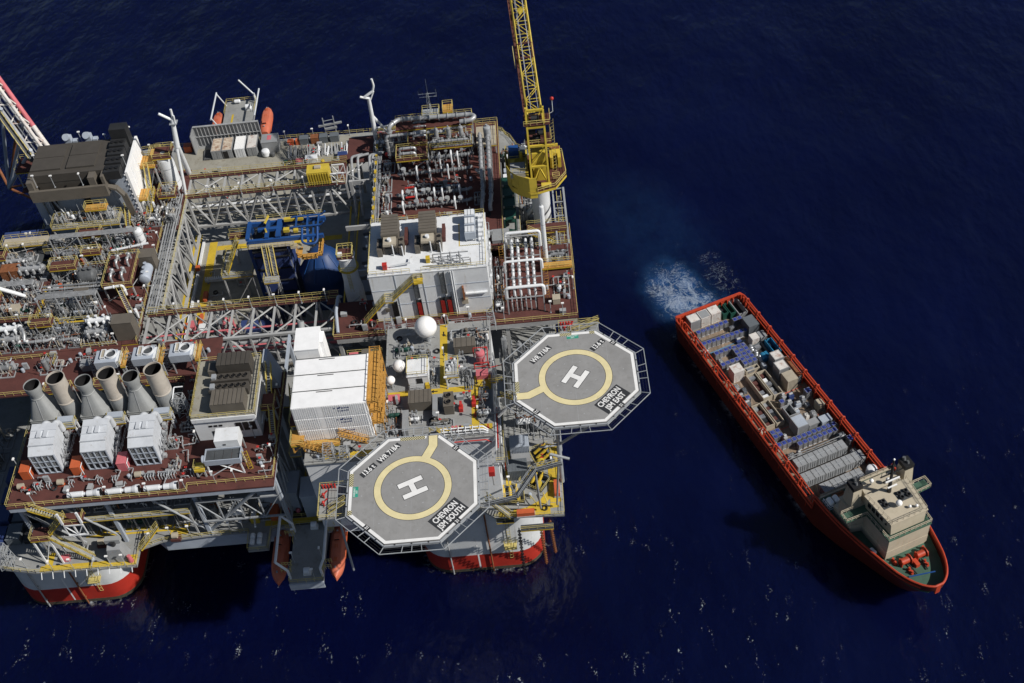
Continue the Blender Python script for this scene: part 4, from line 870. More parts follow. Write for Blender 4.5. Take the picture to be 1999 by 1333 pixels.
# rooftop cooling units
def ac(x0, lab):
    t = T('rooftop_cooler', lab, 'cooler', (x0+1.6, 59.5, 53.0)); x1 = x0+3.2
    t.w('hood', MB().add([(x0, 58.4, 56.2), (x1, 58.4, 56.2), (x1, 63.6, 56.9), (x0, 63.6, 56.9), (x0, 58.4, 55.4), (x1, 58.4, 55.4), (x1, 63.6, 54.0), (x0, 63.6, 54.0)], [(0,1,2,3), (7,6,5,4), (0,4,5,1), (1,5,6,2), (2,6,7,3), (3,7,4,0)]), 'olive')
    for k in range(7): y = 58.7+k*.72; z = 56.2+.7*(y-58.4)/5.2; t.w('hood_slat', MB().bx(x0-.04, x1+.04, y-.2, y+.2, z-.02, z+.10), 'olive')
    t.w('casing', MB().bx(x0+.15, x1-.15, 56.6, 63.2, 53.0, 55.4), 'olive')
    t.w('casing', MB().bx(x0+.4, x1-.4, 56.1, 58.3, 55.4, 55.9), 'tan'); t.w('opening', MB().bx(x0+.6, x1-.7, 56.45, 56.59, 53.1, 54.6), 'black')
    for sx in (x0-.95, x1+.02):
        o = t.w('fan_box', MB().bx(sx, sx+.93, 56.0, 59.2, 53.0, 54.9), 'olive')
        for y in (56.8, 58.4): t.w('fan', MB().tube((sx+.46, y, 54.9), (sx+.46, y, 54.98), .38, 12), 'black', o)
    t.w('side_duct', MB().bx(x1+1.0, x1+1.6, 58.6, 62.4, 53.1, 54.4), 'brown'); t.w('vent', MB().tube((x0+1.6, 57.2, 55.9), (x0+1.6, 57.2, 56.4), .4, 12), 'white'); t.w('post', MB().tube((x0+2.1, 56.1, 53), (x0+2.1, 56.1, 55.8), .12, 8).tube((x0+3.9, 55.8, 53), (x0+3.9, 55.8, 55.5), .12, 8), 'white')
ac(-6.7, 'brown hooded roof cooler at the turret end of the white roof'); ac(.5, 'brown hooded roof cooler in the middle of the white roof')
for i, y in enumerate((58.0, 60.4, 62.8)):
    t = T('condenser', 'pale grey condenser box with twin fan covers on the white roof', 'condenser', (10, y+.9, 53), 0, 'condensers on the white roof'); t.w('body', MB().bx(9.1, 11.1, y, y+1.9, 53.6, 55.3), 'bluegrey'); t.w('leg', MB().bx(9.2, 9.4, y+.1, y+.3, 53, 53.6).bx(10.8, 11, y+1.6, y+1.8, 53, 53.6).bx(10.8, 11, y+.1, y+.3, 53, 53.6).bx(9.2, 9.4, y+1.6, y+1.8, 53, 53.6), 'galv')
    for k in range(3): t.w('cover', MB().bx(9.2+k*.62, 9.72+k*.62, y+.2, y+1.7, 55.3, 55.55), 'white')
m = MB()
for k in range(8): m.bx(11.6, 12.6, 57.8+k*.9, 58.5+k*.9, 53.1, 53.5+.3*(k % 3))
onew('roof_manifold', m, 'white', 'white valve cabinets along the sea side edge of white roof', 'cabinet', (12, 61, 53.1))
t = T('roof_pipework', 'pale grey pipe assembly with three upright stems on white roof', 'pipework', (6.5, 52.4, 53)); m = MB()
for k in range(3): x = 4.6+k*1.7; m.tube((x, 52.6, 53), (x, 52.6, 55.8), .13, 8).pipe([(x-.6, 53.6, 53), (x-.6, 53.6, 54.2), (x+.6, 52.0, 54.2), (x+.6, 52.0, 53)], .11, 7).tube((x, 52.6, 54.6), (x, 52.6, 54.8), .3, 8)
for z in (53.6, 54.3, 54.9): m.pipe([(2.9, 51.7, z), (10.0, 51.7, z), (10.0, 51.7, 53)], .1, 7)
m.pipe([(2.9, 53.9, 53.2), (2.9, 53.9, 54.4), (9.6, 53.9, 54.4)], .12, 7); t.w('pipe', m, 'pipe')
box_thing('roof_cabinet', 'yellow cabinet standing on the white roof', 'cabinet', 1.6, 2.3, 53.1, 54.0, 53, 54.1, 'yellow'); box_thing('roof_cabinet', 'red hose cabinet standing at the white roof edge', 'cabinet', -6.6, -5.8, 52.3, 53.1, 53, 54.2, 'red'); 
m = MB().bar((-5.2, 52.8, 53.4), (-1.4, 52.8, 53.9), .1, .4).bar((-1.4, 52.8, 53.9), (-1.6, 54.6, 53.4), .1, .3); onew('wind_deflector', m, 'white', 'bent white deflector plate on the white roof', 'plate', (-3.4, 53, 53))
for (x, y) in ((-9.6, 51.6), (-10, 55), (-10.2, 60.5), (-10.3, 63.2)): light_pole(x, y, D2+8, 4.5)

# turret-like white crane pedestal with yellow cage
t = T('boom_rest_tower', 'white round tower with yellow caged brown top beside the blue dome', 'tower', (-14.9, 61.6, D1))
t.w('shaft', MB().lathe((-14.9, 61.6, 0), [(1.9, D1), (1.9, 40.5), (1.6, 43), (1.6, 49.2), (1.9, 49.5)], 24), 'white'); t.w('cap', MB().bx(-16.4, -13.4, 60.1, 63.2, 49.5, 49.7), 'brown')
t.w('cage', MB().rail([(-16.4, 60.1, 49.7), (-13.4, 60.1, 49.7), (-13.4, 63.2, 49.7), (-16.4, 63.2, 49.7)], 1.3, .1, 1, True).rail([(-16.3, 60.0, 46.3), (-13.5, 60.0, 46.3)], 1.1), 'yellow_rail'); t.w('gallery', MB().lathe((-14.9, 61.6, 46.2), [(1.6, 0), (2.1, 0), (2.1, .12), (1.6, .12)], 20), 'yellow'); t.w('lamp', MB().bx(-16.3, -15.5, 60.7, 61.6, 49.7, 50.3), 'white')
m = MB()
for k in range(14): m.bx(-15.2, -14.6, 59.84, 59.92, D2+k*.4, D2+k*.4+.06)
t.w('ladder', m.bar((-15.2, 59.8, D2), (-15.2, 59.8, 46.5), .06).bar((-14.6, 59.8, D2), (-14.6, 59.8, 46.5), .06), 'yellow_rail')
line_pipe([(-17.2, 48.5, D2+.3), (-17.6, 53, D2+1.6), (-17.4, 57, D2+1.8), (-17.2, 58.5, D2+.2)], .32, 'bluegrey', 'curved blue grey pipe at the corner of the brown walkway', None, 9)
# lower dark alley with grey cabinets
for i in range(7):
    y = 63+i*4.6; box_thing('grey_cabinet', 'grey roofed cabinet in the dark alley beside the pipe deck', 'cabinet', -15.3, -12.2, y, y+3.4, 30, 33.2, 'cont_grey', 'cabinets in the dark alley')
platform(-17.8, -11.8, 60, 100, 30, 5, 'dark lower deck alley between blue dome and pipe deck', 'deck_grey', 'WE', 'deck', brace=False)
m = MB().bx(-18.4, -18.1, 62, 98, 33.6, 34).bx(-16.6, -16.3, 62, 98, 33.6, 34); onew('alley_runway_beam', m, 'yellow', 'pair of yellow runway beams over the dark alley', 'beam', (-17.3, 80, 33.6))

# sea-side process skid on the east module
t = T('metering_skid', 'tall white pipe metering skid with orange ladders near the crane', 'skid', (19.5, 59, D2)); m = MB()
for x in (16.0, 22.9):
    for y in (49.6, 55, 61, 67): m.bar((x, y, D2), (x, y, 45.2), .22)
    for z in (42.4, 45.2): m.bar((x, 49.6, z), (x, 67, z), .2)
for y in (49.6, 55, 61, 67): m.bar((16, y, 45.2), (22.9, y, 45.2), .18)
t.w('frame', m, 'steel')
for i, x in enumerate((17.4, 18.6, 20.2, 21.4)):
    t.w('meter_run', MB().pipe([(x, 52.5, 43.0), (x, 52.5, 45.0), (x, 66.4, 45.0), (x, 66.4, 42)], .26, 10), 'white')
    for k in range(8): y = 53.5+k*1.6; t.w('flange', MB().tube((x, y, 45), (x, y+.12, 45), .40, 10), 'galv')
    for k in range(4): m = MB(); valve(m, (x, 54.6+k*3.2, 45), .26, .9); t.w('valve', m, 'pipe' if i % 2 else 'galv')
for y, r in ((52.3, .32), (59.6, .26)): t.w('header', MB().pipe([(15.8, y, 42.5), (15.8, y, 45.4), (23.1, y, 45.4), (23.1, y, 43)], r, 10), 'white')
t.w('header', MB().pipe([(23.1, 67.2, 42), (23.1, 67.2, 46), (16.2, 67.2, 46), (16.2, 67.2, 42)], .3, 10), 'white')
m = MB()
for k in range(6): m.pipe([(16.8+k*.9, 50, 41.4), (16.8+k*.9, 50, 43.3+.2*(k % 2)), (16.8+k*.9, 52, 43.3)], .12, 7)
t.w('pipework', m, 'pipe')
m = MB()
for (x, y) in ((15.2, 64), (15.4, 53), (23.6, 62), (23.7, 56), (23.6, 53)):
    for k in range(6): m.lathe((x, y, 41.6+k*.7), [(.42, 0), (.42, .08)], 10, cap=False)
    m.bar((x-.4, y, D2), (x-.4, y, 45.6), .07).bar((x+.4, y, D2), (x+.4, y, 45.6), .07)
t.w('caged_ladder', m, 'orange_stair')
platform(22.8, 29.0, 60.2, 61.8, D2+1.2, 1.2, 'orange brown raised gangway at the sea side deck edge', 'orange_stair', 'NS')
for i, (x, y, w, d, h) in enumerate(((14.3, 59, 1.8, 8, 2.4), (26.5, 56, 3, 5, 1.4), (26.5, 64.5, 4, 3, 1.8), (14.2, 52, 1.6, 3, 2))): skid(x, y, D2, w, d, h, 0, 'small grey pipe skid near the metering frame', 'skids near the metering frame', 60+i)
box_thing('deck_locker', 'tan locker on the sea side brown deck', 'locker', 24.6, 26, 51, 52.4, D2, 42.4, 'tan')
for x, y in ((26.3, 48.2), (24, 49), (28.8, 55), (15, 48.4)): light_pole(x, y, D2, 2.6)
# deck edge lattice with hanging ladder on the sea side
for y0_, y1_ in ((50.5, 60), (68.5, 86)):
    t = T('edge_truss', ('grey edge truss under the sea side brown deck', 'grey lattice tower bay beside the crane stair')[y0_ > 60], 'truss', (28.6, y0_, 30)); m = MB().truss((28.9, y0_, D2-.4), (28.9, y1_, D2-.4), 12, 4, .2).truss((26.6, y0_, D2-.4), (26.6, y1_, D2-.4), 12, 4, .16)
    for k in range(5): y = y0_+(y1_-y0_)*k/4; m.bar((26.6, y, D2-.5), (28.9, y, D2-.5), .2).bar((26.6, y, D2-6), (28.9, y, D2-6), .2).bar((26.6, y, D2-6), (28.9, y, D2-12), .14)
    t.w('lattice', m, 'galv')
for y in (53, 78): stair((27.8, y+6, D2-.5), (27.8, y-2, D2-7))
platform(24.5, 29.6, 68, 82, 33, 8, 'brown lower gallery at the sea side below the crane', 'brown', 'E', 'gallery', brace=False)

# ================================================================== CRANE
t = T('pedestal_crane', 'yellow pedestal crane with lattice boom raised over the open sea', 'crane', (24, 82.5, D1)); crane = t; cx, cy = 24.0, 82.0
t.w('pedestal', MB().lathe((cx, cy, 0), [(1.9, D1), (1.9, 45), (2.6, 47.5), (2.6, 49.2)], 28), 'white')
t.w('pedestal_brace', MB().tube((cx-.5, cy, 41), (16.7, 87.2, 28), .55, 12), 'white')
fl = [(17.8, 86.2), (17.6, 80.5), (18.6, 77.0), (22.0, 74.6), (23.6, 74.6), (27.2, 75.6), (29.6, 79.2), (29.2, 86.4), (24, 87)]
t.w('slew_platform', MB().prism(fl, 49.2, 49.6), 'brown')
m = MB()
for a, b in zip(fl[:-1], fl[1:]): m.bar((*a, 49.35), (*b, 49.35), .12, .5)
t.w('toe_plate', m, 'yellow_crane')
t.w('railing', MB().rail([(*p, 49.6) for p in fl[4:]], 1.15, .08, 1.3), 'yellow_rail')
# machinery house with curved yellow side
hp = [(17.75, 86.0), (17.55, 82.5), (17.7, 79.8), (18.5, 77.4), (19.9, 75.9), (22.0, 74.7), (23.5, 74.7), (23.5, 75.9), (22.0, 76.6), (22.0, 86.0)]
m = MB(); hp2 = hp[:7]
for a, b in zip(hp2[:-1], hp2[1:]):
    dx, dy = b[0]-a[0], b[1]-a[1]; L = math.hypot(dx, dy); m.add([(a[0], a[1], 48.0), (b[0], b[1], 48.0), (b[0], b[1], 53.2), (a[0], a[1], 53.2), (a[0]-dy/L*-.12, a[1]+dx/L*.12, 48.0), (b[0]+dy/L*.12*-1*-1, b[1]+dx/L*.12, 48.0), (b[0]+dy/L*-.12*-1, b[1]+dx/L*.12, 53.2), (a[0]+dy/L*.12, a[1]+dx/L*.12, 53.2)], [(0,1,2,3), (7,6,5,4), (3,2,6,7), (0,4,5,1)])
t.w('house_shell', m, 'yellow_crane')
t.w('machinery_deck', MB().prism([(22, 85.8), (22, 76.8), (23.3, 76.0), (23.3, 75.1), (22.05, 75.15), (20.2, 76.4), (18.9, 77.8), (18.1, 80.0), (17.95, 82.5), (18.1, 85.8)], 49.65, 51.8), 'yellow_crane'); t.w('engine_box', MB().bx(18.4, 21.4, 77.0, 80.6, 51.8, 52.9), 'cont_grey'); t.w('engine_box', MB().bx(18.3, 20.3, 83.4, 85.4, 51.8, 53.6), 'blue'); t.w('engine_box', MB().bx(20.6, 21.7, 83.2, 85.6, 51.8, 53.0), 'cont_dark'); t.w('exhaust', MB().tube((20.8, 82.4, 51.8), (20.8, 82.4, 54), .32, 10).tube((19, 81.6, 51.8), (19, 81.6, 52.6), .5, 10), 'yellow_crane')
t.w('house_rail', MB().rail([(17.9, 82.6, 51.8), (21.9, 82.6, 51.8)]).rail([(18.8, 77.3, 52.9), (21.6, 76.9, 52.9), (21.6, 80.5, 52.9)]), 'yellow_rail')
# A-frame / king post
m = MB()
for x in (22.6, 26.0):
    m.bar((x, 76.4, 49.6), (x, 79.6, 66), .36, .5).bar((x, 83.8, 49.6), (x, 80.6, 66), .34, .42)
    for z, k in ((54, .27), (58.5, .54), (62.5, .79)): m.bar((x, 76.4+3.2*k, z), (x, 83.8-3.2*k, z), .3)
    m.bar((x, 77.3, 54), (x, 82.1, 58.5), .22).bar((x, 82.9, 54), (x, 78.1, 58.5), .22)
for z, y in ((54, 77.25), (58.5, 78.1), (62.5, 78.9), (66, 79.7)): m.bar((22.6, y, z), (26, y, z), .4)
m.bar((22.7, 76.5, 50), (24.3, 77.2, 53.8), .25).bar((25.9, 76.5, 50), (24.3, 77.2, 53.8), .25).bar((22.6, 77.3, 54.2), (26, 78.1, 58.3), .2)
t.w('king_post', m, 'yellow_crane')
t.w('winch_house', MB().prism([(23.0, 78.2), (25.7, 78.2), (25.7, 82.8), (23.0, 82.8)], 49.6, 56.5), 'yellow_crane')
for z, w in ((58.5, 1.0), (63.2, .9)):
    o = t.w('service_gallery', MB().bx(22.0, 27.2, 78.6, 82.2, z-.12, z), 'brown'); t.w('gallery_rail', MB().rail([(22.0, 78.6, z), (27.2, 78.6, z), (27.2, 82.2, z)], 1.1, .08, 1.2), 'yellow_rail', o)
m = MB()
for k in range(16): m.lathe((27.4, 80.2, 50.4+k*.8), [(.42, 0), (.42, .07)], 10, cap=False)
m.bar((27.0, 80.4, 50), (27.0, 80.4, 63), .07).bar((27.8, 80.4, 50), (27.8, 80.4, 63), .07); t.w('caged_ladder', m, 'yellow_rail')
for (x, y, z) in ((24.3, 80.2, 59), (23.4, 80.2, 60.4), (25.2, 80.0, 60.2), (24.3, 79.6, 64.2)): t.w('winch_drum', MB().tube((x-.7, y, z), (x+.7, y, z), .5, 14).tube((x-.78, y, z), (x-.7, y, z), .75, 14).tube((x+.7, y, z), (x+.78, y, z), .75, 14), 'dark')
# cab and stores box
t.w('cab', MB().bx(26.6, 28.8, 82.2, 84.6, 49.6, 53.0).bx(26.6, 27.25, 80.8, 82.2, 50.4, 53.0).bx(28.15, 28.8, 80.8, 82.2, 50.4, 53.0), 'yellow_crane'); t.w('cab_glass', MB().bx(27.3, 28.1, 82.14, 82.19, 50.2, 52.4), 'glass'); t.w('cab_roof', MB().bx(26.7, 28.7, 83.6, 84.5, 53.0, 53.1), 'rust')
t.w('counter_beam', MB().bx(22.2, 28.4, 82.9, 83.3, 54.2, 54.7), 'yellow_crane'); t.w('drum', MB().tube((24.4, 75.9, 50.2), (26.4, 75.9, 50.2), .55, 14), 'yellow_crane')
t.w('deck_stand', MB().rail([(26.8, 77.8, 49.6), (28.2, 77.8, 49.6), (28.2, 79.0, 49.6), (26.8, 79.0, 49.6)], 1.1, .08, .8, True), 'yellow_rail')
# boom
hd_, el = R(-4), R(40); bd = V((math.cos(el)*math.sin(hd_), math.cos(el)*math.cos(hd_), math.sin(el))); bx_ = V((math.cos(hd_), -math.sin(hd_), 0)); bu = bx_.cross(bd)
F0 = V((24.4, 79.6, 62.2)); N = 16; seg = 2.6
def bp(i, sx, su):
    w_ = min(1.0, .45+.35*i); return F0 + bd*(i*seg) + bx_*(1.42*sx) + bu*(1.2*su*w_)
m = MB(); m2 = MB()
for sx in (-1, 1):
    for su in (-1, 1): m.pipe([bp(i, sx, su) for i in range(N+1)], .17, 7)
for i in range(N):
    k = 1 if i % 2 else -1
    for su in (-1, 1): m2.tube(bp(i, k, su), bp(i+1, -k, su), .09, 6); m2.tube(bp(i, -1, su), bp(i, 1, su), .08, 6)
    for sx in (-1, 1): m2.tube(bp(i, sx, k), bp(i+1, sx, -k), .09, 6); m2.tube(bp(i, sx, -1), bp(i, sx, 1), .08, 6)
t.w('boom_chord', m, 'yellow_crane'); t.w('boom_lacing', m2, 'yellow_crane')
a, b = bp(0, -1.28, 0), bp(N, -1.28, 0); t.w('boom_walkway', MB().bar(a, b, .5, .12), 'brown'); mm = MB(); mm.rail([a-bx_*.25, b-bx_*.25], 1.0, .06, 2.2); t.w('boom_walkway_rail', mm, 'rust')
for i in (5.2, 6.3): t.w('boom_stiffener', MB().bar(bp(i, -1, 1.05), bp(i, 1, 1.05), .5, .14), 'brown')
t.w('boom_stiffener', MB().bar(bp(5.2, -1, 1.05), bp(6.3, -1, 1.05), .5, .14), 'brown'); t.w('boom_stiffener', MB().bar(bp(5.2, 1, 1.05), bp(6.3, 1, 1.05), .5, .14), 'brown')
m = MB()
for x in (23.7, 25.1): m.tube((x, 80.2, 66.0), bp(N, (x-24.4)*.6, 1.6), .05, 5); m.tube((x, 80.2, 65.5), bp(10, (x-24.4)*.8, 1.3), .05, 5)
t.w('pendant_rope', m, 'steel'); t.w('sheave_block', MB().bar(bp(8.6, -.3, 1.5), bp(8.9, .5, 1.5), .9, .6), 'yellow_crane')
t.w('boom_basket', MB().rail([bp(4.6, -1.7, 0), bp(5.8, -1.7, 0)], 1.6, .08, .8), 'yellow_rail')
t.w('warning_light_arm', MB().pipe([(27.1, 80.6, 64.2), (27.9, 80.6, 64.6), (27.9, 80.6, 67.4)], .06, 6), 'white'); t.w('warning_light', MB().sphere((27.9, 80.6, 67.7), .38, 12, 8), 'red')
platform(20.6, 28.8, 72.4, 75.0, D2-.2, 0, 'brown crane access landing below the yellow slew platform', 'brown', 'NS'); stair((20.8, 72.8, D2), (26.6, 72.2, D2-3.6), 1.2); 
t = tank_v('vent_pipe', 'tall white pipe standing in the deck beside the crane stair', 'pipe', 24.0, 62.4, D2, 56.5, .45, 'white', nozzle=False); 
# dark green containers below the crane
for i, y in enumerate((80.0, 83.5, 87.0, 90.5)):
    t = T('chemical_rack', 'dark green frame tank with tan corner blocks below the crane', 'rack', (17.1, y, 36.5), 0, 'dark green frame tanks'); t.w('tank', MB().vessel((15.95, y, 38.6), (18.3, y, 38.6), 1.0, 12), 'green_dark'); t.w('frame', cont_frame(15.9, 18.4, y-1.6, y+1.6, 36.5, 39.9, .22), 'green_dark'); t.w('cover', MB().bx(16.1, 18.2, y-1.2, y+1.2, 39.7, 39.95), 'green_dark')
    t.w('corner_block', MB().bx(15.85, 16.25, y-1.65, y-1.25, 39.9, 40.25).bx(18.05, 18.45, y-1.65, y-1.25, 39.9, 40.25), 'tan')
platform(15.8, 19.2, 77, 93, 36.5, 11.5, 'lower rack shelf holding the dark green tanks', 'deck_grey', 'E', brace=False)
for i in range(5): skid(20.5+(i % 2)*2, 70+i*5.5, D1, 4, 4, 5, 0, 'dark machinery skid on the main deck under the crane', 'machinery under the crane', 90+i)
box_thing('transformer', 'grey brown transformer box on the brown deck behind the white building', 'transformer', 13.4, 16.9, 70, 73.4, D2-4, D2+.8, 'cont_grey')
m = MB()
for k in range(4): m.tube((25.8+k*.45, 74.5, D1), (25.8+k*.45, 74.5, D2-1), .16, 8)
onew('riser_bundle', m, 'pipe', 'bundle of grey risers dropping beside the crane pedestal', 'pipe', (26.5, 74.5, D1))
# ================================================================== PROCESS PIPE DECK (behind the white building)
def manifold(y, z, x0, x1, seed, lab, tall=True, mh='pipe_grey'):
    rn = random.Random(seed); t = T('pipe_manifold', lab, 'manifold', ((x0+x1)/2, y, D2)); r = .36
    t.w('header', MB().pipe([(x0, y+.9, z-.5), (x0, y, z), (x1-.6, y, z), (x1, y+.5, z), (x1, y+.9, z-.6)], r, 10), mh)
    m = MB(); x = x0+.9
    while x < x1-.8:
        m.tube((x-.07, y, z), (x+.07, y, z), r*1.45, 10); x += rn.uniform(.55, 1.1)
    t.w('flange', m, 'pipe'); m = MB()
    for i in range(6): xx = x0+1+(x1-x0-2)*i/5; m.bx(xx-.12, xx+.12, y-.3, y+.3, D2, z-.3)
    t.w('support', m, 'steel'); x = x0+1.2
    k = 0
    while x < x1-1.2:
        h = rn.uniform(.9, 1.9); kind = rn.random(); m = MB()
        if kind < .4: m.tube((x, y, z), (x, y, z+h*.5), .3, 10).tube((x, y, z+h*.5), (x, y, z+h*.5+.5), .52, 12).tube((x, y, z+h*.5+.5), (x, y, z+h*.5+.58), .56, 12); t.w('valve_actuator', m, rn.choice(('galv', 'pipe', 'stack_grey')))
        elif kind < .75: m.pipe([(x, y+.1, z), (x, y+.1, z+h), (x, y-1.1, z+h), (x, y-1.1, D2+.1)], .2, 8); t.w('riser', m, 'white')
        else: valve(m, (x, y, z), .3, h*.8); t.w('hand_valve', m, 'pipe_grey')
        x += rn.uniform(1.0, 1.7); k += 1
    return t
manifold(93.2, 42.6, -6.2, 9.6, 1, 'grey valve manifold nearest the tall yellow railed pipe platform'); manifold(86.4, 42.3, -6.3, 9.4, 2, 'grey valve manifold with red handles in the middle of the pipe deck'); manifold(83.0, 42.2, -6.2, 9.4, 3, 'grey valve manifold next to the white building rear wall')
manifold(96.2, 44.0, -1, 10, 4, 'grey pipe header behind the valve rows on the pipe deck'); manifold(98.6, 44.6, -.5, 10.4, 5, 'raised grey pipe header below the three upright filters')
t = T('red_handle_valves', 'bright red valve handles on the pipe deck', 'valves', (-3, 87.2, D2)); t.w('handle', MB().bar((-4.6, 87.4, 43.4), (-2.6, 87.6, 43.4), .35, .2).bar((-4.4, 84.5, 43.2), (-2.5, 84.6, 43.2), .35, .2), 'red')
# tall platform with looped pipes
platform(-6.2, .6, 93.6, 97.9, 46, 5, 'yellow railed upper platform carrying looped white pipes', 'brown', 'NSEW'); platform(-3.6, .6, 98, 105, 46.6, 5.6, 'tall brown platform with pale pipe loops at rear', 'brown', 'NEW')
for i, (y, z) in enumerate(((94.6, 47), (96.1, 47.2), (99.6, 47.6), (101.0, 47.7), (102.6, 47.8), (104, 47.9))):
    x0_ = -5.4 if i < 2 else -2.4; line_pipe([(x0_, y, z-.9), (x0_, y, z), (x0_+3.4-(0.6 if i > 1 else 0), y, z), (x0_+3.4-(0.6 if i > 1 else 0), y, z-1.0)], .3 if i < 2 else .22, 'pipe', 'pale hooped pipe loop on the yellow railed upper platforms', 'hooped pipe loops', 1.5)
line_pipe([(-7.6, 101.6, 41.5), (-7.6, 101.6, 49.2), (-5.6, 103.6, 49.4), (10.4, 103.0, 49.4), (11.4, 102, 49.4), (10.4, 101.2, 49.2), (8.0, 101.3, 49.0)], .5, 'pipe', 'big silver pipe with a hairpin bend along the rear of pipe deck', None, 2.0, n=12)
line_pipe([(-8.4, 100.6, 41.5), (-8.4, 100.6, 47.4), (-6.5, 100.8, 47.4), (4.5, 100.6, 47.4)], .34, 'pipe', 'second silver pipe below the hairpin pipe', None, 1.6, n=10)
platform(-6.3, 10.6, 102.0, 105.8, 47.8, 6.8, 'long rear platform below the silver hairpin pipe', 'brown', 'NEW'); platform(1.0, 10.2, 97.6, 101.8, 45.4, 4.4, 'middle brown platform with three upright filters', 'brown', 'NSE')
for i, x in enumerate((2.6, 5.3, 8.0)): tank_v('filter_vessel', 'grey upright filter vessel standing in the row of three', 'vessel', x, 100.2, 45.4, 48.6, .48, 'pipe', 'upright filter vessels')
line_pipe([(1.2, 98.2, 46.4), (1.2, 97.9, 46.8), (9.4, 97.9, 46.8)], .26, 'pipe', 'silver cross pipe in front of the three upright filters', None, 1.2)
for i in range(6): skid(2.2+1.5*i, 99, 45.4, 1.4, 2.4, 1.5, 0, 'small grey valve set on the filter platform', 'valve sets on filter platform', 200+i)
# twin vertical-run pipes on the sea side of the pipe deck
for i, (x, r) in enumerate(((12.0, .40), (13.7, .42))):
    line_pipe([(x, 100 - i, 46.3), (x, 88, 45.4), (x, 87, 43.5), (x-.0, 82.5, 43.2), (x-.4, 80.6, 42.4), (x-.4, 80.2, 41.2)], r, 'pipe', ('silver trunk pipe on the deck side of the twin pair', 'silver trunk pipe beside the brown edge walkway')[i], None, 1.3, n=10)
    m = MB()
    for k in range(7): m.bx(x-.5, x+.5, 88+k*1.8, 88.2+k*1.8, D2, 45.0)
    onew('pipe_stanchion', m, 'steel', 'grey stanchions under the twin silver trunk pipes', 'support', (x, 94, D2), 'stanchions under the twin trunk pipes')
tank_v('vent_drum', 'grey upright drum at the end of the twin silver pipes', 'drum', 13.6, 100.6, 44, 47.6, .8, 'galv'); t = platform(11.0, 15.4, 99.2, 106, 43.6, 2.6, 'brown corner platform beside the curved grey deck edge', 'tan', 'NE')
line_pipe([(10.6, 92.6, 42.4), (12, 90.6, 42.4), (12, 88.4, 42.4)], .34, 'pipe', 'silver elbow pipe joining the twin trunk line', None, 1.4)
for i, (x, y, w, d, h) in enumerate(((-9, 92, 2.2, 5, 2.6), (-8.8, 86, 2, 5.5, 2.4), (-8.8, 81, 2.2, 3.4, 2.2), (-8.6, 97.5, 2.4, 3.5, 2.4), (11, 84.5, 2, 4, 2), (4, 90, 5, 1.6, 1.6), (-2, 90, 5, 1.6, 1.6), (-7.5, 108, 5, 3, 2), (-1, 108.4, 5, 3, 2.4), (6, 108.4, 5, 3, 2.2), (2, 78, 6, 3, 2), (9, 78, 4, 3, 2.4), (-5.5, 77, 5, 4, 2.4), (-5, 70, 5, 4, 2.2), (4, 71, 6, 4, 2.2))):
    skid(x, y, D2, w, d, h, 0, 'silver pipe skid with valves on the red brown pipe deck', 'skids on the pipe deck', 120+i, None)
# long cable and pipe bundle along the pit edge of the pipe deck
t = T('cable_rack', 'long silver cable and pipe bundle along the alley edge of pipe deck', 'rack', (-11.2, 90, D2)); m = MB(); rn = random.Random(5)
for k in range(7):
    x = -11.7+k*.22; pts = [(x, 70, D2+.8)]
    for y in range(73, 106, 3): pts.append((x+rn.uniform(-.1, .1), y, D2+.8+rn.uniform(-.12, .2)))
    m.pipe(pts, rn.choice((.07, .1, .13)), 6)
t.w('pipe', m, 'pipe'); m = MB()
for y in range(70, 107, 2): m.bx(-11.8, -10.2, y-.08, y+.08, D2, D2+.7).bx(-11.8, -11.6, y-.2, y+.2, D2+.7, D2+1.5)
t.w('support', m, 'galv'); m = MB()
for y in range(71, 105, 3): m.bx(-11.7, -11.2, y, y+1.1, D2+1.0, D2+1.3)
t.w('marker', m, 'yellow')
for x, y in ((-17.0, 100.4), (-15.6, 100.2), (-13, 100.6), (-12.3, 100.7)): line_pipe([(x+2.5, 102, 42.2), (x, 101.4, 42.2), (x, 100, 41.6), (x, 95, 37), (x, 92, 33)], .3, 'pipe', 'silver pipe plunging from the rear deck into the dark alley', 'pipes plunging into the dark alley', 3)
skid(-10.8, 105.5, D2, 3, 4, 3.2, 0, 'cluttered grey pipe cluster at the foot of the white forked mast', None, 140); onew('hydrant_cover', MB().sphere((-9, 101.6, D2+.8), .6, 12, 8).tube((-9, 101.6, D2), (-9, 101.6, D2+.6), .2, 8), 'red', 'round red cover on the pipe deck by the mast', 'cover', (-9, 101.6, D2))
# curved grey corner deck
t = T('corner_deck', 'curved grey deck corner with yellow rail behind the crane', 'deck', (17, 106, D2-3)); cp = [(15.9, 100), (22.0, 99.4), (22.6, 102), (19.6, 104.5), (18.2, 108.2), (16, 110.8), (12, 111.2), (12, 109)]
t.w('floor', MB().prism(cp, D2-3.4, D2-3), 'deck_grey'); t.w('railing', MB().rail([(*p, D2-3) for p in cp[1:7]]), 'yellow_rail'); t.w('leg', MB().bar((22, 97, D1), (22, 97, D2-3.4), .5).bar((17, 107, D1), (17, 107, D2-3.4), .5), 'structure')
for i in range(4): skid(16.8+i*1.5, 101.4+(i % 2)*2, D2-3, 1.8, 2.4, 2, 0, 'small grey cabinet set on the curved corner deck', 'cabinet sets on corner deck', 150+i)
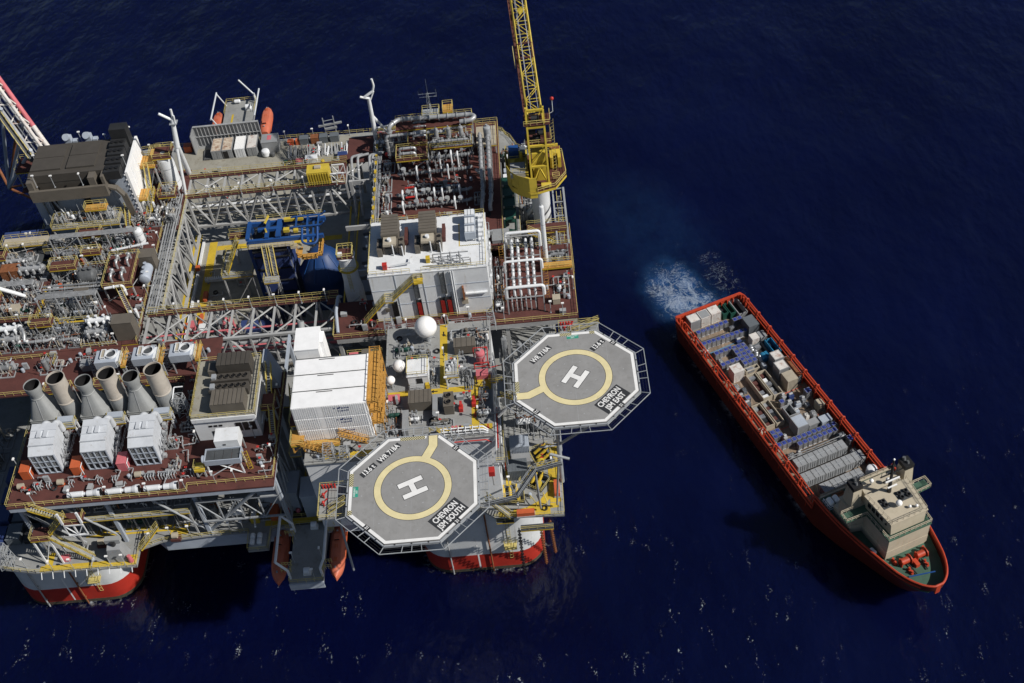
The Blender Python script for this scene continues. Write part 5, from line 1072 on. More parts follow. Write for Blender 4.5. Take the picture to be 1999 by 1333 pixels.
# antenna and masts
t = T('comms_mast', 'thin lattice antenna mast with crossed arms behind the pipe deck', 'mast', (1.6, 105.4, 47.8)); m = MB()
for k, (dx, dy) in enumerate(((-.6, -.5), (.6, -.5), (0, .6))): m.bar((1.6+dx, 105+dy, 47.8), (1.6+dx*.3, 105+dy*.3, 54.6), .1)
for z in range(48, 55): f = 1-.1*(z-48); m.bar((1.6-.6*f, 105-.5*f, z), (1.6+.6*f, 105-.5*f, z+.6), .06).bar((1.6+.6*f, 105-.5*f, z), (1.6, 105+.6*f, z+.6), .06)
m.bar((-.4, 105, 54.4), (3.6, 105, 54.4), .12).bar((-.2, 105, 53.6), (3.4, 105, 53.6), .1).bar((1.7, 105, 54.6), (1.7, 105, 58.2), .08).bar((-.3, 105, 54.4), (-.3, 105, 55.2), .06).bar((3.5, 105, 53.4), (3.5, 105, 55.3), .06).bar((.6, 104.6, 54.4), (.6, 104.6, 55), .06); t.w('lattice', m, 'galv'); platform(-.2, 3.6, 103.6, 106.6, 49.2, 1.4, 'pale grating under the thin lattice antenna mast', 'galv', 'NSEW'); platform(4.4, 6.6, 103.8, 106.4, 50.2, 2.4, 'orange caged lookout next to the thin lattice antenna mast', 'orange_stair', 'NSEW')
t = T('vent_mast', 'white forked vent mast standing at the rear of the pipe deck', 'mast', (-11.8, 108, D2)); t.w('pole', MB().tube((-11.8, 108, D2), (-11.5, 107.6, 53), .55, 12, .4), 'white'); t.w('fork', MB().tube((-11.5, 107.6, 52.8), (-13.3, 107.4, 53.6), .26, 10).tube((-12.6, 107.5, 53.2), (-10.2, 107.8, 54.6), .30, 10).pipe([(-10.4, 107.8, 54.4), (-9.9, 107.9, 55.8), (-10.1, 107.9, 57.6)], .24, 8).tube((-11.2, 107.6, 52.4), (-10.2, 107.8, 54.4), .18, 8), 'white'); t.w('brace', MB().tube((-11.6, 107.8, 48.2), (-8.8, 109.8, D2), .3, 8).tube((-11.7, 108, 44.5), (-8.8, 109.6, 43.6), .2, 8), 'white')
t = T('vent_mast', 'tall white twin legged vent mast beside the white tank', 'mast', (-53.6, 97, D2)); t.w('pole', MB().tube((-53.7, 95.4, D2), (-52.6, 97.2, 53), .34, 10).tube((-53.9, 102.6, D2), (-52.5, 97.4, 53), .55, 12).tube((-52.5, 97.3, 52.6), (-51.6, 97.6, 59.6), .6, 12, .45), 'white'); t.w('fork', MB().tube((-51.7, 97.6, 59.3), (-54.0, 97.4, 61.4), .3, 10).tube((-51.4, 97.6, 59.5), (-51.3, 97.8, 61.9), .25, 10).tube((-51.2, 97.3, 58.8), (-51.0, 97.3, 60.6), .2, 8), 'white'); t.w('platform', MB().bx(-52.4, -50.8, 96.8, 98.4, 58.6, 58.75), 'galv')

# ================================================================== TRUSS BRIDGES ROUND THE WELL
def bridge(ya, yb, x0, x1, lab, walk_a, walk_b, dep=8.5, n=10):
    t = T('truss_bridge', lab, 'bridge', ((x0+x1)/2, (ya+yb)/2, D2-dep)); m = MB()
    t.w('truss', MB().truss((x0, ya, D2-.4), (x1, ya, D2-.4), dep, n, .26, .24), 'structure'); t.w('truss', MB().truss((x0, yb, D2-.4), (x1, yb, D2-.4), dep, n, .26, .24, True), 'structure')
    for i in range(n+1):
        x = x0+(x1-x0)*i/n; m.bar((x, ya, D2-.5), (x, yb, D2-.5), .36, .5); 
        if i % 2 == 0 and i < n: xm = x+(x1-x0)/n; m.tube((x, ya, D2-.6), (xm, (ya+yb)/2, D2-.6), .17, 6).tube((x, yb, D2-.6), (xm, (ya+yb)/2, D2-.6), .17, 6).tube((xm+(x1-x0)/n, ya, D2-.6), (xm, (ya+yb)/2, D2-.6), .17, 6).tube((xm+(x1-x0)/n, yb, D2-.6), (xm, (ya+yb)/2, D2-.6), .17, 6)
        t.w('bracing', m, 'structure'); m = MB(); t.w('bottom_tie', MB().bar((x, ya, D2-.4-dep), (x, yb, D2-.4-dep), .3), 'structure')
    for y in [y for y, f in ((ya, walk_a), (yb, walk_b)) if f]:
        o = t.w('walkway', MB().bx(x0, x1, y-.75, y+.75, D2-.12, D2+.02), 'brown'); t.w('railing', MB().rail([(x0, y-.7, D2), (x1, y-.7, D2)]).rail([(x0, y+.7, D2), (x1, y+.7, D2)]), 'yellow_rail', o); t.w('toe_beam', MB().bx(x0, x1, y-.16, y+.16, D2+.02, D2+.05), 'dark', o)
    return t
bridge(94.6, 101.4, -53.4, -18.2, 'grey truss bridge with two brown walkways behind the blue gantry', True, True, 8.5, 9)
bridge(50.4, 58.8, -56, -17.8, 'grey truss bridge with pink pipes in front of the blue dome', False, True, 8.0, 9)
t = T('side_truss', 'long pale truss wall carrying pipes along the well', 'truss', (-53.6, 76, 30)); m = MB().truss((-53.4, 59.4, D2-.3), (-53.4, 94, D2-.3), 10.5, 7, .28, .26); t.w('lattice', m, 'structure')
m = MB()
for k in range(8): y = 59.4+34.6*k/7; t.w('outrigger', MB().bar((-56, y, D2-.5), (-53.4, y, D2-.5), .3).tube((-56.2, y, D2-.6), (-53.4, y, D2-8), .16, 6), 'structure')
for i in range(5): line_pipe([(-56.4+i*.55, 58.5, D2+.5), (-56.4+i*.55, 95, D2+.5)], (.16, .2, .13, .22, .15)[i], ('pipe', 'pipe_grey', 'pipe_grey', 'pipe', 'pipe')[i], 'long straight grey pipe on the rack above the well wall', 'rack pipes above the well wall', 2.6)
platform(-60.2, -57.0, 51, 94, D2+.02, 0, 'long brown walkway strip behind the well rack pipes', 'brown', 'E', 'walkway', thick=.2); m = MB().rail([(-53.1, 59.6, D2), (-53.1, 94, D2)]); onew('well_rail', m, 'yellow_rail', 'yellow rail along the top of the pale truss wall', 'railing', (-53.1, 76, D2))
for k in range(9): light_pole(-56.9, 60+k*4, D2, 3)
for k in range(7): light_pole(-50+k*5, 57.9, D2, 2.6)
for k in range(5): light_pole(-48+k*7, 93.7, D2, 2.4)
# coloured piping inside the front bridge
for i, (y, z, c, r) in enumerate(((53, 34.2, 'pink', .3), (54, 34.4, 'pink', .22), (55.2, 34, 'pipe', .4), (52, 33.8, 'pipe', .3), (56.4, 34.2, 'pipe_grey', .35), (51.4, 36.6, 'pipe_grey', .25), (57.3, 36, 'pink', .2))):
    line_pipe([(-58, y, z), (-16, y, z)], r, c, ('pink line pipe inside the front truss bridge', 'grey line pipe inside the front truss bridge')[c != 'pink'], ('pink bridge pipes', 'grey bridge pipes')[c != 'pink'], 4)
for i, (y, z, c, r) in enumerate(((96, 34.2, 'pipe', .3), (97.4, 34, 'pipe_grey', .4), (99, 34.2, 'white', .32), (100.4, 34, 'pipe_grey', .25))): line_pipe([(-56, y, z), (-16, y, z)], r, c, 'grey line pipe inside the rear truss bridge', 'rear bridge pipes', 4)
for i, x in enumerate((-43.9, -42.8)): line_pipe([(x, 54, 33.4), (x, 66, 31), (x, 66, 26)], .3, 'pink', 'pink cross pipe dropping from the front bridge', 'pink cross pipes', 3)
for i, x in enumerate((-44.3, -43.3)): line_pipe([(x, 47.6, 29), (x, 53, 33.4)], .28, 'red', 'red pipe under the front truss bridge', 'red pipes under the front bridge', 3)
# lower deck under the front bridge with grey pipes
platform(-56, -18, 40, 58, 31, 6, 'dark lower pipe deck under the front truss bridge', 'deck_grey', '', 'deck', brace=False)
for i in range(10): skid(-53+i*3.6, 46+(i % 3)*3.5, 31, 3.4, 3.6, 2.6, 0, 'grey pipe skid on the lower deck under the front bridge', 'skids under the front bridge', 170+i)
# yellow cargo unit on the rear bridge
t = T('yellow_skip', 'bright yellow ribbed container on the rear truss walkway', 'container', (-23.6, 95.6, D2+.1)); t.w('body', MB().bx(-26.1, -21.3, 94.0, 97.0, D2+.3, D2+3.6), 'yellow_crane'); m = MB()
for k in range(9): x = -26+k*.55; m.bx(x, x+.2, 93.86, 94.0, D2+.4, D2+3.3)
t.w('rib', m, 'yellow_crane'); t.w('hatch', MB().bx(-24.4, -23, 95.2, 96.2, D2+3.6, D2+4.0), 'tan'); t.w('skid_base', MB().bx(-26, -21.4, 94.1, 96.9, D2+.06, D2+.3), 'dark')
t = T('scaffold_cage', 'white lattice frame beside the yellow container', 'frame', (-19.4, 96, D2)); m = MB().truss((-21, 94.4, D2+2.6), (-18.3, 94.4, D2+2.6), 2.4, 2, .12).truss((-21, 97.4, D2+2.6), (-18.3, 97.4, D2+2.6), 2.4, 2, .12); t.w('frame', m, 'white')

# ================================================================== WELL BAY: blue gantry and blue dome
t = T('blue_dome_tank', 'large blue round tank with faceted dome in the well bay', 'tank', (-23.4, 76.6, D1)); t.w('shell', MB().lathe((-23.4, 76.6, 0), [(5.4, D1), (5.4, 32), (5.3, 33), (2.4, 37.4), (1.2, 38)], 10), 'blue_tank'); m = MB()
for k in range(10): a = 2*math.pi*k/10; m.bar((-23.4+5.35*math.cos(a), 76.6+5.35*math.sin(a), 33.02), (-23.4+2.4*math.cos(a), 76.6+2.4*math.sin(a), 37.45), .14)
t.w('seam', m, 'blue'); 
t = T('blue_gantry', 'blue steel handling gantry with yellow platforms over the well bay', 'gantry', (-29, 77, D1)); m = MB()
for y in (74.6, 80.0):
    m.bar((-37, y, 43.6), (-21.2, y, 43.6), .6, .9)
for x in (-37, -33, -30.6): m.bar((x, 74.6, 44.2), (x, 80, 44.2), 1.0 if x == -30.6 else .7, .7)
m.bar((-35, 77.3, 44.3), (-30.6, 77.3, 44.3), .8, .6)
for x, y in ((-37, 74.6), (-37, 80), (-30, 74.6), (-30, 80)): m.bar((x, y, D1), (x, y, 43.4), .7)
t.w('main_frame', m, 'blue'); m = MB()
for y in (76.2, 79.4):
    for z in (45.2,): m.pipe([(-28.6, y, 44.4), (-27.8, y, z), (-21.6, y, z), (-20.8, y, z+.8)], .2, 7)
for x in (-26.8, -24.5, -22.2): m.bar((x, 76.2, 45.2), (x, 79.4, 45.2), .3).bar((x, 76.2, 45.2), (x, 76.2, 43.8), .25).bar((x, 79.4, 45.2), (x, 79.4, 43.8), .25)
m.pipe([(-25.6, 76.4, 44.8), (-25.6, 73.2, 43.6), (-24.8, 72.6, 43.4), (-22.9, 72.6, 43.4), (-22.4, 73.4, 43.6), (-22.4, 76.4, 44.8)], .25, 7).bar((-24.6, 77.6, 45), (-24.4, 73.4, 43.2), .5, .4).bar((-23.2, 77.6, 45), (-23.4, 73.4, 43.2), .35, .35); t.w('cradle', m, 'blue')
t.w('gallery', MB().bx(-36.8, -27.4, 73.0, 74.2, 43.0, 43.15).bx(-36, -22, 80.8, 82.0, 43.0, 43.15).bx(-28, -25.9, 72.4, 74.0, 42.6, 42.75), 'tan'); t.w('gallery_rail', MB().rail([(-36.8, 73, 43.15), (-27.4, 73, 43.15)]).rail([(-36, 82, 43.15), (-22, 82, 43.15)]).rail([(-28, 72.4, 42.75), (-25.9, 72.4, 42.75)]), 'yellow_rail')
m = MB().bx(-29.6, -25.6, 79.0, 79.8, 44.4, 45.0).bx(-29.4, -28.2, 75.6, 76.5, 44.4, 45.1).bx(-27.3, -26.4, 75.3, 76.2, 44.4, 45).bar((-33.3, 76.9, 44.8), (-32.8, 75.3, 45.4), .35).bar((-33.6, 78.6, 44.8), (-32.9, 80.4, 45.3), .35); t.w('hydraulic_unit', m, 'yellow_crane')
m = MB().bx(-26.8, -25.9, 70.8, 74, 41.4, 41.55).bx(-25.9, -22.6, 70.2, 71.8, 41.4, 41.55).bx(-22.6, -21.6, 70.8, 75, 41.4, 41.55); t.w('yellow_platform', m, 'orange_stair'); t.w('yellow_rail', MB().rail([(-26.8, 74, 41.5), (-26.8, 70.9, 41.5), (-25.5, 70.2, 41.5), (-22.8, 70.2, 41.5), (-21.6, 70.9, 41.5), (-21.6, 75, 41.5)], 1.2, .12, 1), 'orange_stair')
stair((-33.6, 73, 43), (-33.2, 69.4, 38.4)); stair((-32.2, 73, 43), (-31.8, 69.4, 38.4)); platform(-34.2, -31.2, 67.6, 69.4, 38.4, 13, 'pale landing at the foot of the twin gantry stairs', 'steel', 'SW')
platform(-41.4, -37.2, 77.2, 78.8, 43, 18, 'brown bridge platform joining the blue gantry', 'brown', 'NS', brace=False); stair((-39.6, 76.6, 42.8), (-43.4, 74.6, 35.5)); 
platform(-44.6, -38, 74, 82, 35, 10, 'dark boxy lower structure with yellow rail beside the gantry', 'deck_grey', 'NSEW')
t = T('rack_beam', 'white toothed pipe rack beam on the well bay floor', 'rack', (-47.5, 83.6, D1)); m = MB().bx(-52, -42, 83.2, 83.7, D1+.5, D1+1.1)
for k in range(24): m.bx(-51.9+k*.42, -51.75+k*.42, 83.0, 83.9, D1+1.1, D1+1.5)
t.w('beam', m, 'white'); t.w('foot', MB().bx(-51.6, -51.2, 83.1, 83.8, D1+.05, D1+.5).bx(-42.8, -42.4, 83.1, 83.8, D1+.05, D1+.5), 'steel')
t = T('winch_unit', 'dark round winch unit on the well bay floor', 'winch', (-46.5, 90.4, D1)); t.w('drum', MB().tube((-48, 90.4, D1+1.5), (-45, 90.4, D1+1.5), 1.3, 18), 'dark'); t.w('frame', MB().bx(-48.6, -48.1, 89, 91.8, D1, D1+2).bx(-44.9, -44.4, 89, 91.8, D1, D1+2), 'cont_dark')
for i, (x, y, w, d, h, c) in enumerate(((-50, 68.6, 2.6, 2, 1.2, 'white'), (-46.6, 68.2, 1.6, 3, 3, 'cont_dark'), (-38, 67.5, 8, 3, 1.6, 'navy'), (-40, 88, 5, 3, 2.4, 'cont_dark'), (-34, 86, 6, 4, 2, 'navy'), (-51.3, 78.5, .8, 2.6, 1, 'orange'), (-52.8, 69.6, 1.2, 2, 1.4, 'pink'), (-51.4, 70.8, .6, 4.6, .8, 'orange'), (-47, 74, 5, 4, .3, 'deck_grey'))):
    box_thing('deck_crate', f'{("white", "black", "long navy", "black", "large navy", "small orange", "pink", "narrow orange", "flat grey")[i]} crate on the {("front left", "front", "front right", "rear", "rear right", "left middle", "left front", "left", "middle")[i]} of the well bay floor', 'crate', x-w/2, x+w/2, y-d/2, y+d/2, D1+.04, D1+h, c)
t = T('scaffold_tower', 'tall thin open frame on the well bay floor', 'frame', (-46.6, 68.2, D1)); t.w('frame', cont_frame(-48, -45, 66.4, 69.6, D1+.04, D1+5.5, .14), 'galv')
t = T('well_rail_beam', 'yellow beam with orange ends along the well bay floor', 'beam', (-55.6, 84, D1)); t.w('beam', MB().bx(-54.4, -53.9, 62, 98, D1+.05, D1+.6), 'white'); t.w('bumper', MB().bx(-54.6, -53.7, 87, 88.2, D1+.6, D1+1.4).bx(-54.6, -53.7, 69, 70.2, D1+.6, D1+1.4), 'orange')

t = T('stack_frame', 'dark navy machinery tower under the blue gantry', 'machinery', (-32.4, 76.8, D1)); t.w('body', MB().bx(-36.2, -29.4, 73.4, 80.2, D1, 41.6), 'navy'); t.w('top_plate', MB().bx(-36.4, -29.2, 73.2, 80.4, 41.6, 41.9), 'dark'); m = MB()
for k in range(5): m.bx(-36.5, -29.1, 73.1, 73.3, D1+1.5+k*3.4, D1+1.8+k*3.4)
t.w('band', m, 'dark'); t.w('ladder', MB().bar((-29.2, 74, D1), (-29.2, 74, 41), .1).bar((-29.2, 74.6, D1), (-29.2, 74.6, 41), .1), 'galv')
for i in range(4): skid(-39.5+i*3.2, 70.2, D1+.03, 3, 3, 3.6, 0, 'dark machinery cluster on the shaded well bay floor', 'machinery on the well bay floor', 900+i, 'navy')
# ================================================================== FRONT LEFT POWER MODULE
t = T('power_module_deck', 'red brown module deck under the exhaust stacks with yellow edge rails', 'deck', (-50, 28, D2))
t.w('deck_plate', MB().bx(-74, -26.6, 13.4, 36.4, D2-.35, D2), 'brown'); t.w('deck_plate', MB().bx(-94, -40, 40.0, 50.6, D2-.35, D2), 'brown'); t.w('deck_plate', MB().bx(-46, -26.6, 36.4, 40.0, D2-.35, D2), 'brown'); t.w('deck_plate', MB().bx(-74, -71.8, 36.4, 40.0, D2-.35, D2), 'brown')
t.w('railing', MB().rail([(-73.9, 36, D2), (-73.9, 13.5, D2), (-41.8, 13.5, D2), (-41.8, 14.8, D2), (-26.7, 14.8, D2), (-26.7, 40, D2)]), 'yellow_rail'); t.w('railing', MB().rail([(-94, 49.4, D2), (-72.6, 49.4, D2), (-72.6, 46.8, D2)]).rail([(-94, 40.1, D2), (-74, 40.1, D2)]).rail([(-70, 40.1, D2), (-46, 40.1, D2)]), 'yellow_rail')
m = MB()
for y in (13.7, 24, 36): m.bar((-73.8, y, D2-.9), (-26.8, y, D2-.9), .4, 1.1)
for x in (-73.6, -58, -42.2, -27): m.bar((x, 14, D2-.9), (x, 50, D2-.9), .4, 1.08)
t.w('girder', m, 'bluegrey'); m = MB()
for x in (-73.6, -58, -42.2, -27):
    for y in (15.8, 30, 48): t.w('leg', MB().bar((x, y, D1), (x, y, D2-.4), .62), 'bluegrey')
m = MB().tube((-29.1, 14.2, D2-.8), (-42.4, 16.2, D1+.3), .36, 12)
for x in (-73.6, -66, -50): m.tube((x, 14.4, D2-1), (x+8, 16, D1+.4), .22, 8)
m.truss((-42, 15, 36), (-27, 15, 36), 6, 4, .16).truss((-27, 15, D2-.6), (-27, 25, D2-.6), 14, 3, .22); t.w('brace', m, 'galv')
platform(-66, -44, 15.2, 22, 33, 8, 'dark mid level gallery under the power module deck', 'deck_grey', 'S', 'gallery', brace=False)
for i in range(9): skid(-71+i*4.8, 19.5, D1, 4.2, 3.6, 4.6, 0, 'dark machinery skid on main deck under the power module', 'machinery under the power module', 300+i)
for i in range(6): skid(-64+i*3.7, 18.2, 33, 3, 2.4, 2.2, 0, 'dark pipe skid on the mid level gallery', 'skids on the mid gallery', 320+i)
# air intake houses
def intake(x0, lab):
    t = T('air_intake_house', lab, 'intake', (x0+2.15, 23, D2)); x1 = x0+4.35; y0, y1 = 20.3, 26.2
    t.w('wall', MB().add([(x0, y0+.5, D2+.1), (x1, y0+.5, D2+.1), (x1, y1, D2+.1), (x0, y1, D2+.1), (x0, y0+.5, 46.4), (x1, y0+.5, 46.4), (x1, y1, 47.4), (x0, y1, 47.4)], [(0,3,2,1), (0,1,5,4), (1,2,6,5), (2,3,7,6), (3,0,4,7), (4,5,6,7)]), 'pale')
    t.w('roof', MB().add([(x0-.1, y0, 46.3), (x1+.1, y0, 46.3), (x1+.1, y0+1.9, 47.3), (x0-.1, y0+1.9, 47.3), (x1+.1, y1+.1, 48.0), (x0-.1, y1+.1, 48.0), (x0-.1, y0, 46.15), (x1+.1, y0, 46.15), (x1+.1, y1+.1, 47.3), (x0-.1, y1+.1, 47.3)], [(0,1,2,3), (3,2,4,5), (0,6,7,1), (1,7,8,4,2), (0,3,5,9,6), (4,8,9,5)]), 'pale')
    m = MB()
    for k in range(3): m.bx(x0-.12, x1+.12, y0+1.5+k*1.5, y0+1.6+k*1.5, 47.15+k*.22, 47.45+k*.22)
    t.w('roof_seam', m, 'pale'); t.w('roof_hatch', MB().bx(x0+1.2, x0+1.9, y0+3, y0+4.6, 47.6, 47.9).bx(x0+2.4, x0+3.1, y0+3, y0+4.6, 47.6, 47.9), 'pale')
    t.w('filter_recess', MB().bx(x0+.12, x1-.12, y0+.3, y0+.5, D2+.3, 46.2), 'black'); m = MB()
    for k in range(5): x = x0+(x1-x0)*k/4; m.bx(x-.09, x+.09, y0, y0+.3, D2+.1, 46.25)
    for z in (D2+.2, 42.9, 44.4, 46.1): m.bx(x0, x1, y0+.02, y0+.28, z-.09, z+.09)
    t.w('grille_frame', m, 'bluegrey'); m = MB()
    for k in range(16):
        x = x0+.3+k*.245; m.bx(x, x+.07, y0+.12, y0+.2, 43, 46)
    t.w('grille_bar', m, 'galv')
    for k in range(2):
        xc = x0+1.3+k*1.9; t.w('duct_elbow', MB().pipe([(xc+.5, y1-.8, 47.0), (xc+.5, y1+.6, 47.2), (xc+.5, y1+1.5, 46.2), (xc+.5, y1+1.7, 44)], .62, 14, 1.4), 'pale')
    m = MB().rail([(x1+.1, y0+2, 42.6), (x1+1.6, y0+2, 42.6), (x1+1.6, y1+1, 42.6)]); 
    for k in range(5): m.bar((x1+.1, y0+1+k*1.3, D2), (x1+1.4, y0+1.6+k*1.2, 45.2), .12); m.bx(x1+.2, x1+.9, y0+1.2+k*1.2, y0+1.9+k*1.2, D2+.2+.6*k, D2+.9+.7*k)
    t.w('side_frame', m, 'steel')
for x0, lab in ((-69.6, 'white air intake house with dark grille beside the orange cabinet at the deck rail'), (-60.3, 'white air intake house with dark grille, middle of the three'), (-51.8, 'white air intake house with dark grille beside the pink cabinet')): intake(x0, lab)
for x, c, lab in ((-71.4, 'orange', 'orange cabinet at the corner rail of the power module'), (-62.2, 'orange', 'orange cabinet between two intake houses'), (-53.9, 'pink', 'pink cabinet between two intake houses')):
    t = box_thing('fire_cabinet', lab, 'cabinet', x-.9, x+.7, 19.4, 22, D2, 43.3, c); t.w('pipe', MB().pipe([(x+.9, 19.6, D2), (x+.9, 19.6, 43), (x+.9, 21, 43)], .08, 6), 'white')
# exhaust stacks
def cone_stack(x, y, lab):
    t = T('exhaust_hood', lab, 'exhaust stack', (x, y, D2)); b = 2.45; n = 24
    for dx in (-1, 1):
        for dy in (-1, 1): t.w('leg', MB().bar((x+dx*2.1, y+dy*1.8, D2), (x+dx*2.1, y+dy*1.8, 43.4), .3), 'steel')
    t.w('leg_brace', MB().tube((x-2, y-1.9, D2), (x+2, y-1.9, 43.3), .12, 6).tube((x+2, y-1.9, D2), (x-2, y-1.9, 43.3), .12, 6), 'steel')
    t.w('base_box', MB().bx(x-b, x+b, y-2.25, y+2.25, 43.4, 44.9), 'stack_grey'); m = MB()
    for z in (43.4, 43.9, 44.4, 44.86): m.bx(x-b-.08, x+b+.08, y-2.33, y+2.33, z, z+.08)
    t.w('base_rib', m, 'stack_grey'); 
    sq = []; 
    for i in range(n):
        a = 2*math.pi*(i+.5)/n; c_, s_ = math.cos(a), math.sin(a); k = 1/max(abs(c_), abs(s_)); sq.append((x+b*min(1, max(-1, c_*k)), y+2.25*min(1, max(-1, s_*k)), 44.95))
    ci = [(x+1.25*math.cos(2*math.pi*(i+.5)/n), y+1.25*math.sin(2*math.pi*(i+.5)/n), 49.2) for i in range(n)]
    t.w('cone', MB().add(sq+ci, [(i, (i+1) % n, n+(i+1) % n, n+i) for i in range(n)]), 'stack_grey')
    t.w('throat', MB().lathe((x, y, 0), [(1.25, 49.2), (1.32, 49.25), (1.32, 49.4), (1.22, 49.5), (1.22, 50.2), (1.5, 51.0), (1.5, 52.2), (1.42, 52.2), (1.42, 51), (1.1, 50.1), (1.1, 48)], 26, cap=False), 'stack_grey'); t.w('dark_bore', MB().lathe((x, y, 0), [(1.40, 52.0), (1.36, 51), (1.05, 50.1), (1.05, 48.4), (.01, 48.4)], 24, cap=False), 'black')
    t.w('seam', MB().bar((x, y-2.27, 44.95), (x, y-1.27, 49.2), .1), 'steel')
def cyl_stack(x, y, lab):
    t = T('exhaust_stack', lab, 'exhaust stack', (x, y, D2)); t.w('upper_shell', MB().lathe((x, y, 0), [(1.62, 47.2), (1.62, 52.6), (1.7, 52.62), (1.7, 52.9), (1.55, 52.9), (1.5, 47.4)], 28, cap=False), 'stack_beige'); t.w('collar', MB().lathe((x, y, 0), [(1.62, 47.0), (1.72, 47.05), (1.72, 47.25), (1.62, 47.3)], 28, cap=False), 'stack_beige')
    t.w('lower_shell', MB().lathe((x, y, 0), [(1.62, 43.6), (1.62, 47.05)], 28), 'stack_grey'); t.w('dark_bore', MB().lathe((x, y, 0), [(1.47, 52.6), (1.45, 48), (.01, 48)], 24, cap=False), 'black')
    t.w('transition', MB().add([(x-1.9, y-1.6, D2+.9), (x+1.9, y-1.6, D2+.9), (x+1.9, y+1.9, D2+.9), (x-1.9, y+1.9, D2+.9), (x-1.5, y-1.2, 43.7), (x+1.5, y-1.2, 43.7), (x+1.5, y+1.4, 43.7), (x-1.5, y+1.4, 43.7)], [(0,3,2,1), (0,1,5,4), (1,2,6,5), (2,3,7,6), (3,0,4,7), (4,5,6,7)]), 'stack_grey')
    t.w('leg', MB().bar((x-1.7, y-1.4, D2), (x-1.7, y-1.4, D2+.9), .3).bar((x+1.7, y-1.4, D2), (x+1.7, y-1.4, D2+.9), .3).bar((x+1.7, y+1.6, D2), (x+1.7, y+1.6, D2+.9), .3).bar((x-1.7, y+1.6, D2), (x-1.7, y+1.6, D2+.9), .3), 'steel')
WHO = ('outer', 'middle', 'inner')
for i, (xa, xb) in enumerate(((-69.5, -65.1), (-60.2, -55.9), (-51.6, -47.4))):
    cone_stack(xa, 32.0, f'grey cone shaped exhaust hood standing behind the {("orange railed edge", "middle", "pink cabinet")[i]} intake house'); cyl_stack(xb, 32.6, f'beige round exhaust stack paired with the {("rail side", "middle", "electrical house side")[i]} cone hood')
    t = platform(xb-1.9, xb+1.5, 28.2, 30.0, 44.2, 3.2, 'white railed service platform between hood and intake house', 'steel', 'SEW', grp='stack service platforms', legm='white'); t.w('filter_box', MB().bx(xb-1.6, xb+1.2, 28.5, 29.8, 44.2, 45.5), 'bluegrey')
    platform(xa-1.6, xa+3.4, 36.8, 38.6, 44.4, 8, 'pale railed gallery behind the exhaust stacks', 'brown', 'NSEW', grp='galleries behind the stacks')
t = lattice(-44.6, 31.6, D2, 2.0, 5.2, 4, 'pale pipe lattice beside the last beige stack')[0]
t.w('pipe', MB().pipe([(-45.6, 31, 42), (-45.6, 31, 46), (-45.6, 33.6, 46.4), (-44, 33.6, 46.4)], .12, 7), 'white')
# lube oil coolers
for i, x in enumerate((-60.1, -53.0, -45.9)):
    t = T('fan_cooler', ('pale blue fan cooler beside the red ball cover', 'pale blue fan cooler in the middle of its row', 'pale blue fan cooler nearest the electrical house')[i], 'cooler', (x, 43.4, D2)); t.w('casing', MB().bx(x-2.1, x+1.9, 41.8, 45.0, 44.2, 46.0), 'bluegrey')
    t.w('fan_ring', MB().lathe((x+.9, 43.6, 46.0), [(1.1, 0), (1.1, .5), (.95, .5), (.95, .02)], 18, cap=False), 'white'); t.w('fan_well', MB().tube((x+.9, 43.6, 46.0), (x+.9, 43.6, 46.04), .94, 16), 'grate'); t.w('hatch_frame', cont_frame(x-1.0, x-.1, 42.6, 44.8, 46.0, 46.5, .12), 'white'); t.w('hatch', MB().bx(x-.9, x-.2, 42.7, 44.7, 46.2, 46.3), 'tan')
    t.w('louvre', MB().bx(x+1.9, x+2.6, 42, 44.8, 44.4, 45.8), 'white')
    for dx in (-1.9, 1.7):
        for dy in (42.0, 44.8): t.w('leg', MB().bar((x+dx, dy, D2), (x+dx, dy, 44.2), .2), 'steel')
    platform(x+2.7, x+3.6, 41.4, 45.4, 45.0, 4, 'orange brown catwalk beside a pale blue fan cooler', 'orange_stair', 'EW', grp='catwalks beside the fan coolers', legm='galv'); lattice(x-3.0, 43.6, D2, 1.6, 4.6, 5, 'dense pale cable lattice between the fan coolers', 'galv', 'cable lattices between coolers')
onew('valve_cover', MB().sphere((-63.7, 45.6, D2+1.6), .75, 14, 10).tube((-63.7, 45.6, D2), (-63.7, 45.6, D2+1.2), .3, 8), 'red', 'round red cover on the brown deck near the fan coolers', 'cover', (-63.7, 45.6, D2)); box_thing('plinth_box', 'grey box beside the round red cover', 'box', -66.6, -64.6, 44.6, 46.4, D2, 42.6, 'cont_grey')
# electrical house
t = T('electrical_house', 'white electrical house with dark brown fan coolers on its tan roof', 'building', (-35.2, 31.6, D2)); t.w('wall', MB().bx(-41, -29.6, 24.9, 38.6, D2, 46.9), 'white'); t.w('roof', MB().bx(-41.15, -29.45, 24.75, 38.75, 46.9, 47.1), 'deck_tan'); t.w('railing', MB().rail([(-41, 24.9, 47.1), (-29.6, 24.9, 47.1), (-29.6, 38.6, 47.1), (-41, 38.6, 47.1)], closed=True), 'yellow_rail')
for k in range(3): t.w('louvre', MB().bx(-33.6+k*1.25, -32.6+k*1.25, 24.8, 24.89, 43, 45.2), 'black'); t.w('vent_slot', MB().bx(-38.4+k*.9, -37.8+k*.9, 24.82, 24.89, 44.6, 45), 'black')
t.w('door', MB().bx(-38.2, -35.4, 24.83, 24.89, D2+.1, 43.4), 'dark'); t.w('parapet', MB().bx(-41, -29.6, 24.55, 24.75, 46.3, 47.2), 'white'); t.w('side_pipe', MB().pipe([(-29.4, 26, 43), (-29.4, 37, 43), (-29.4, 37, 46)], .12, 7), 'white')
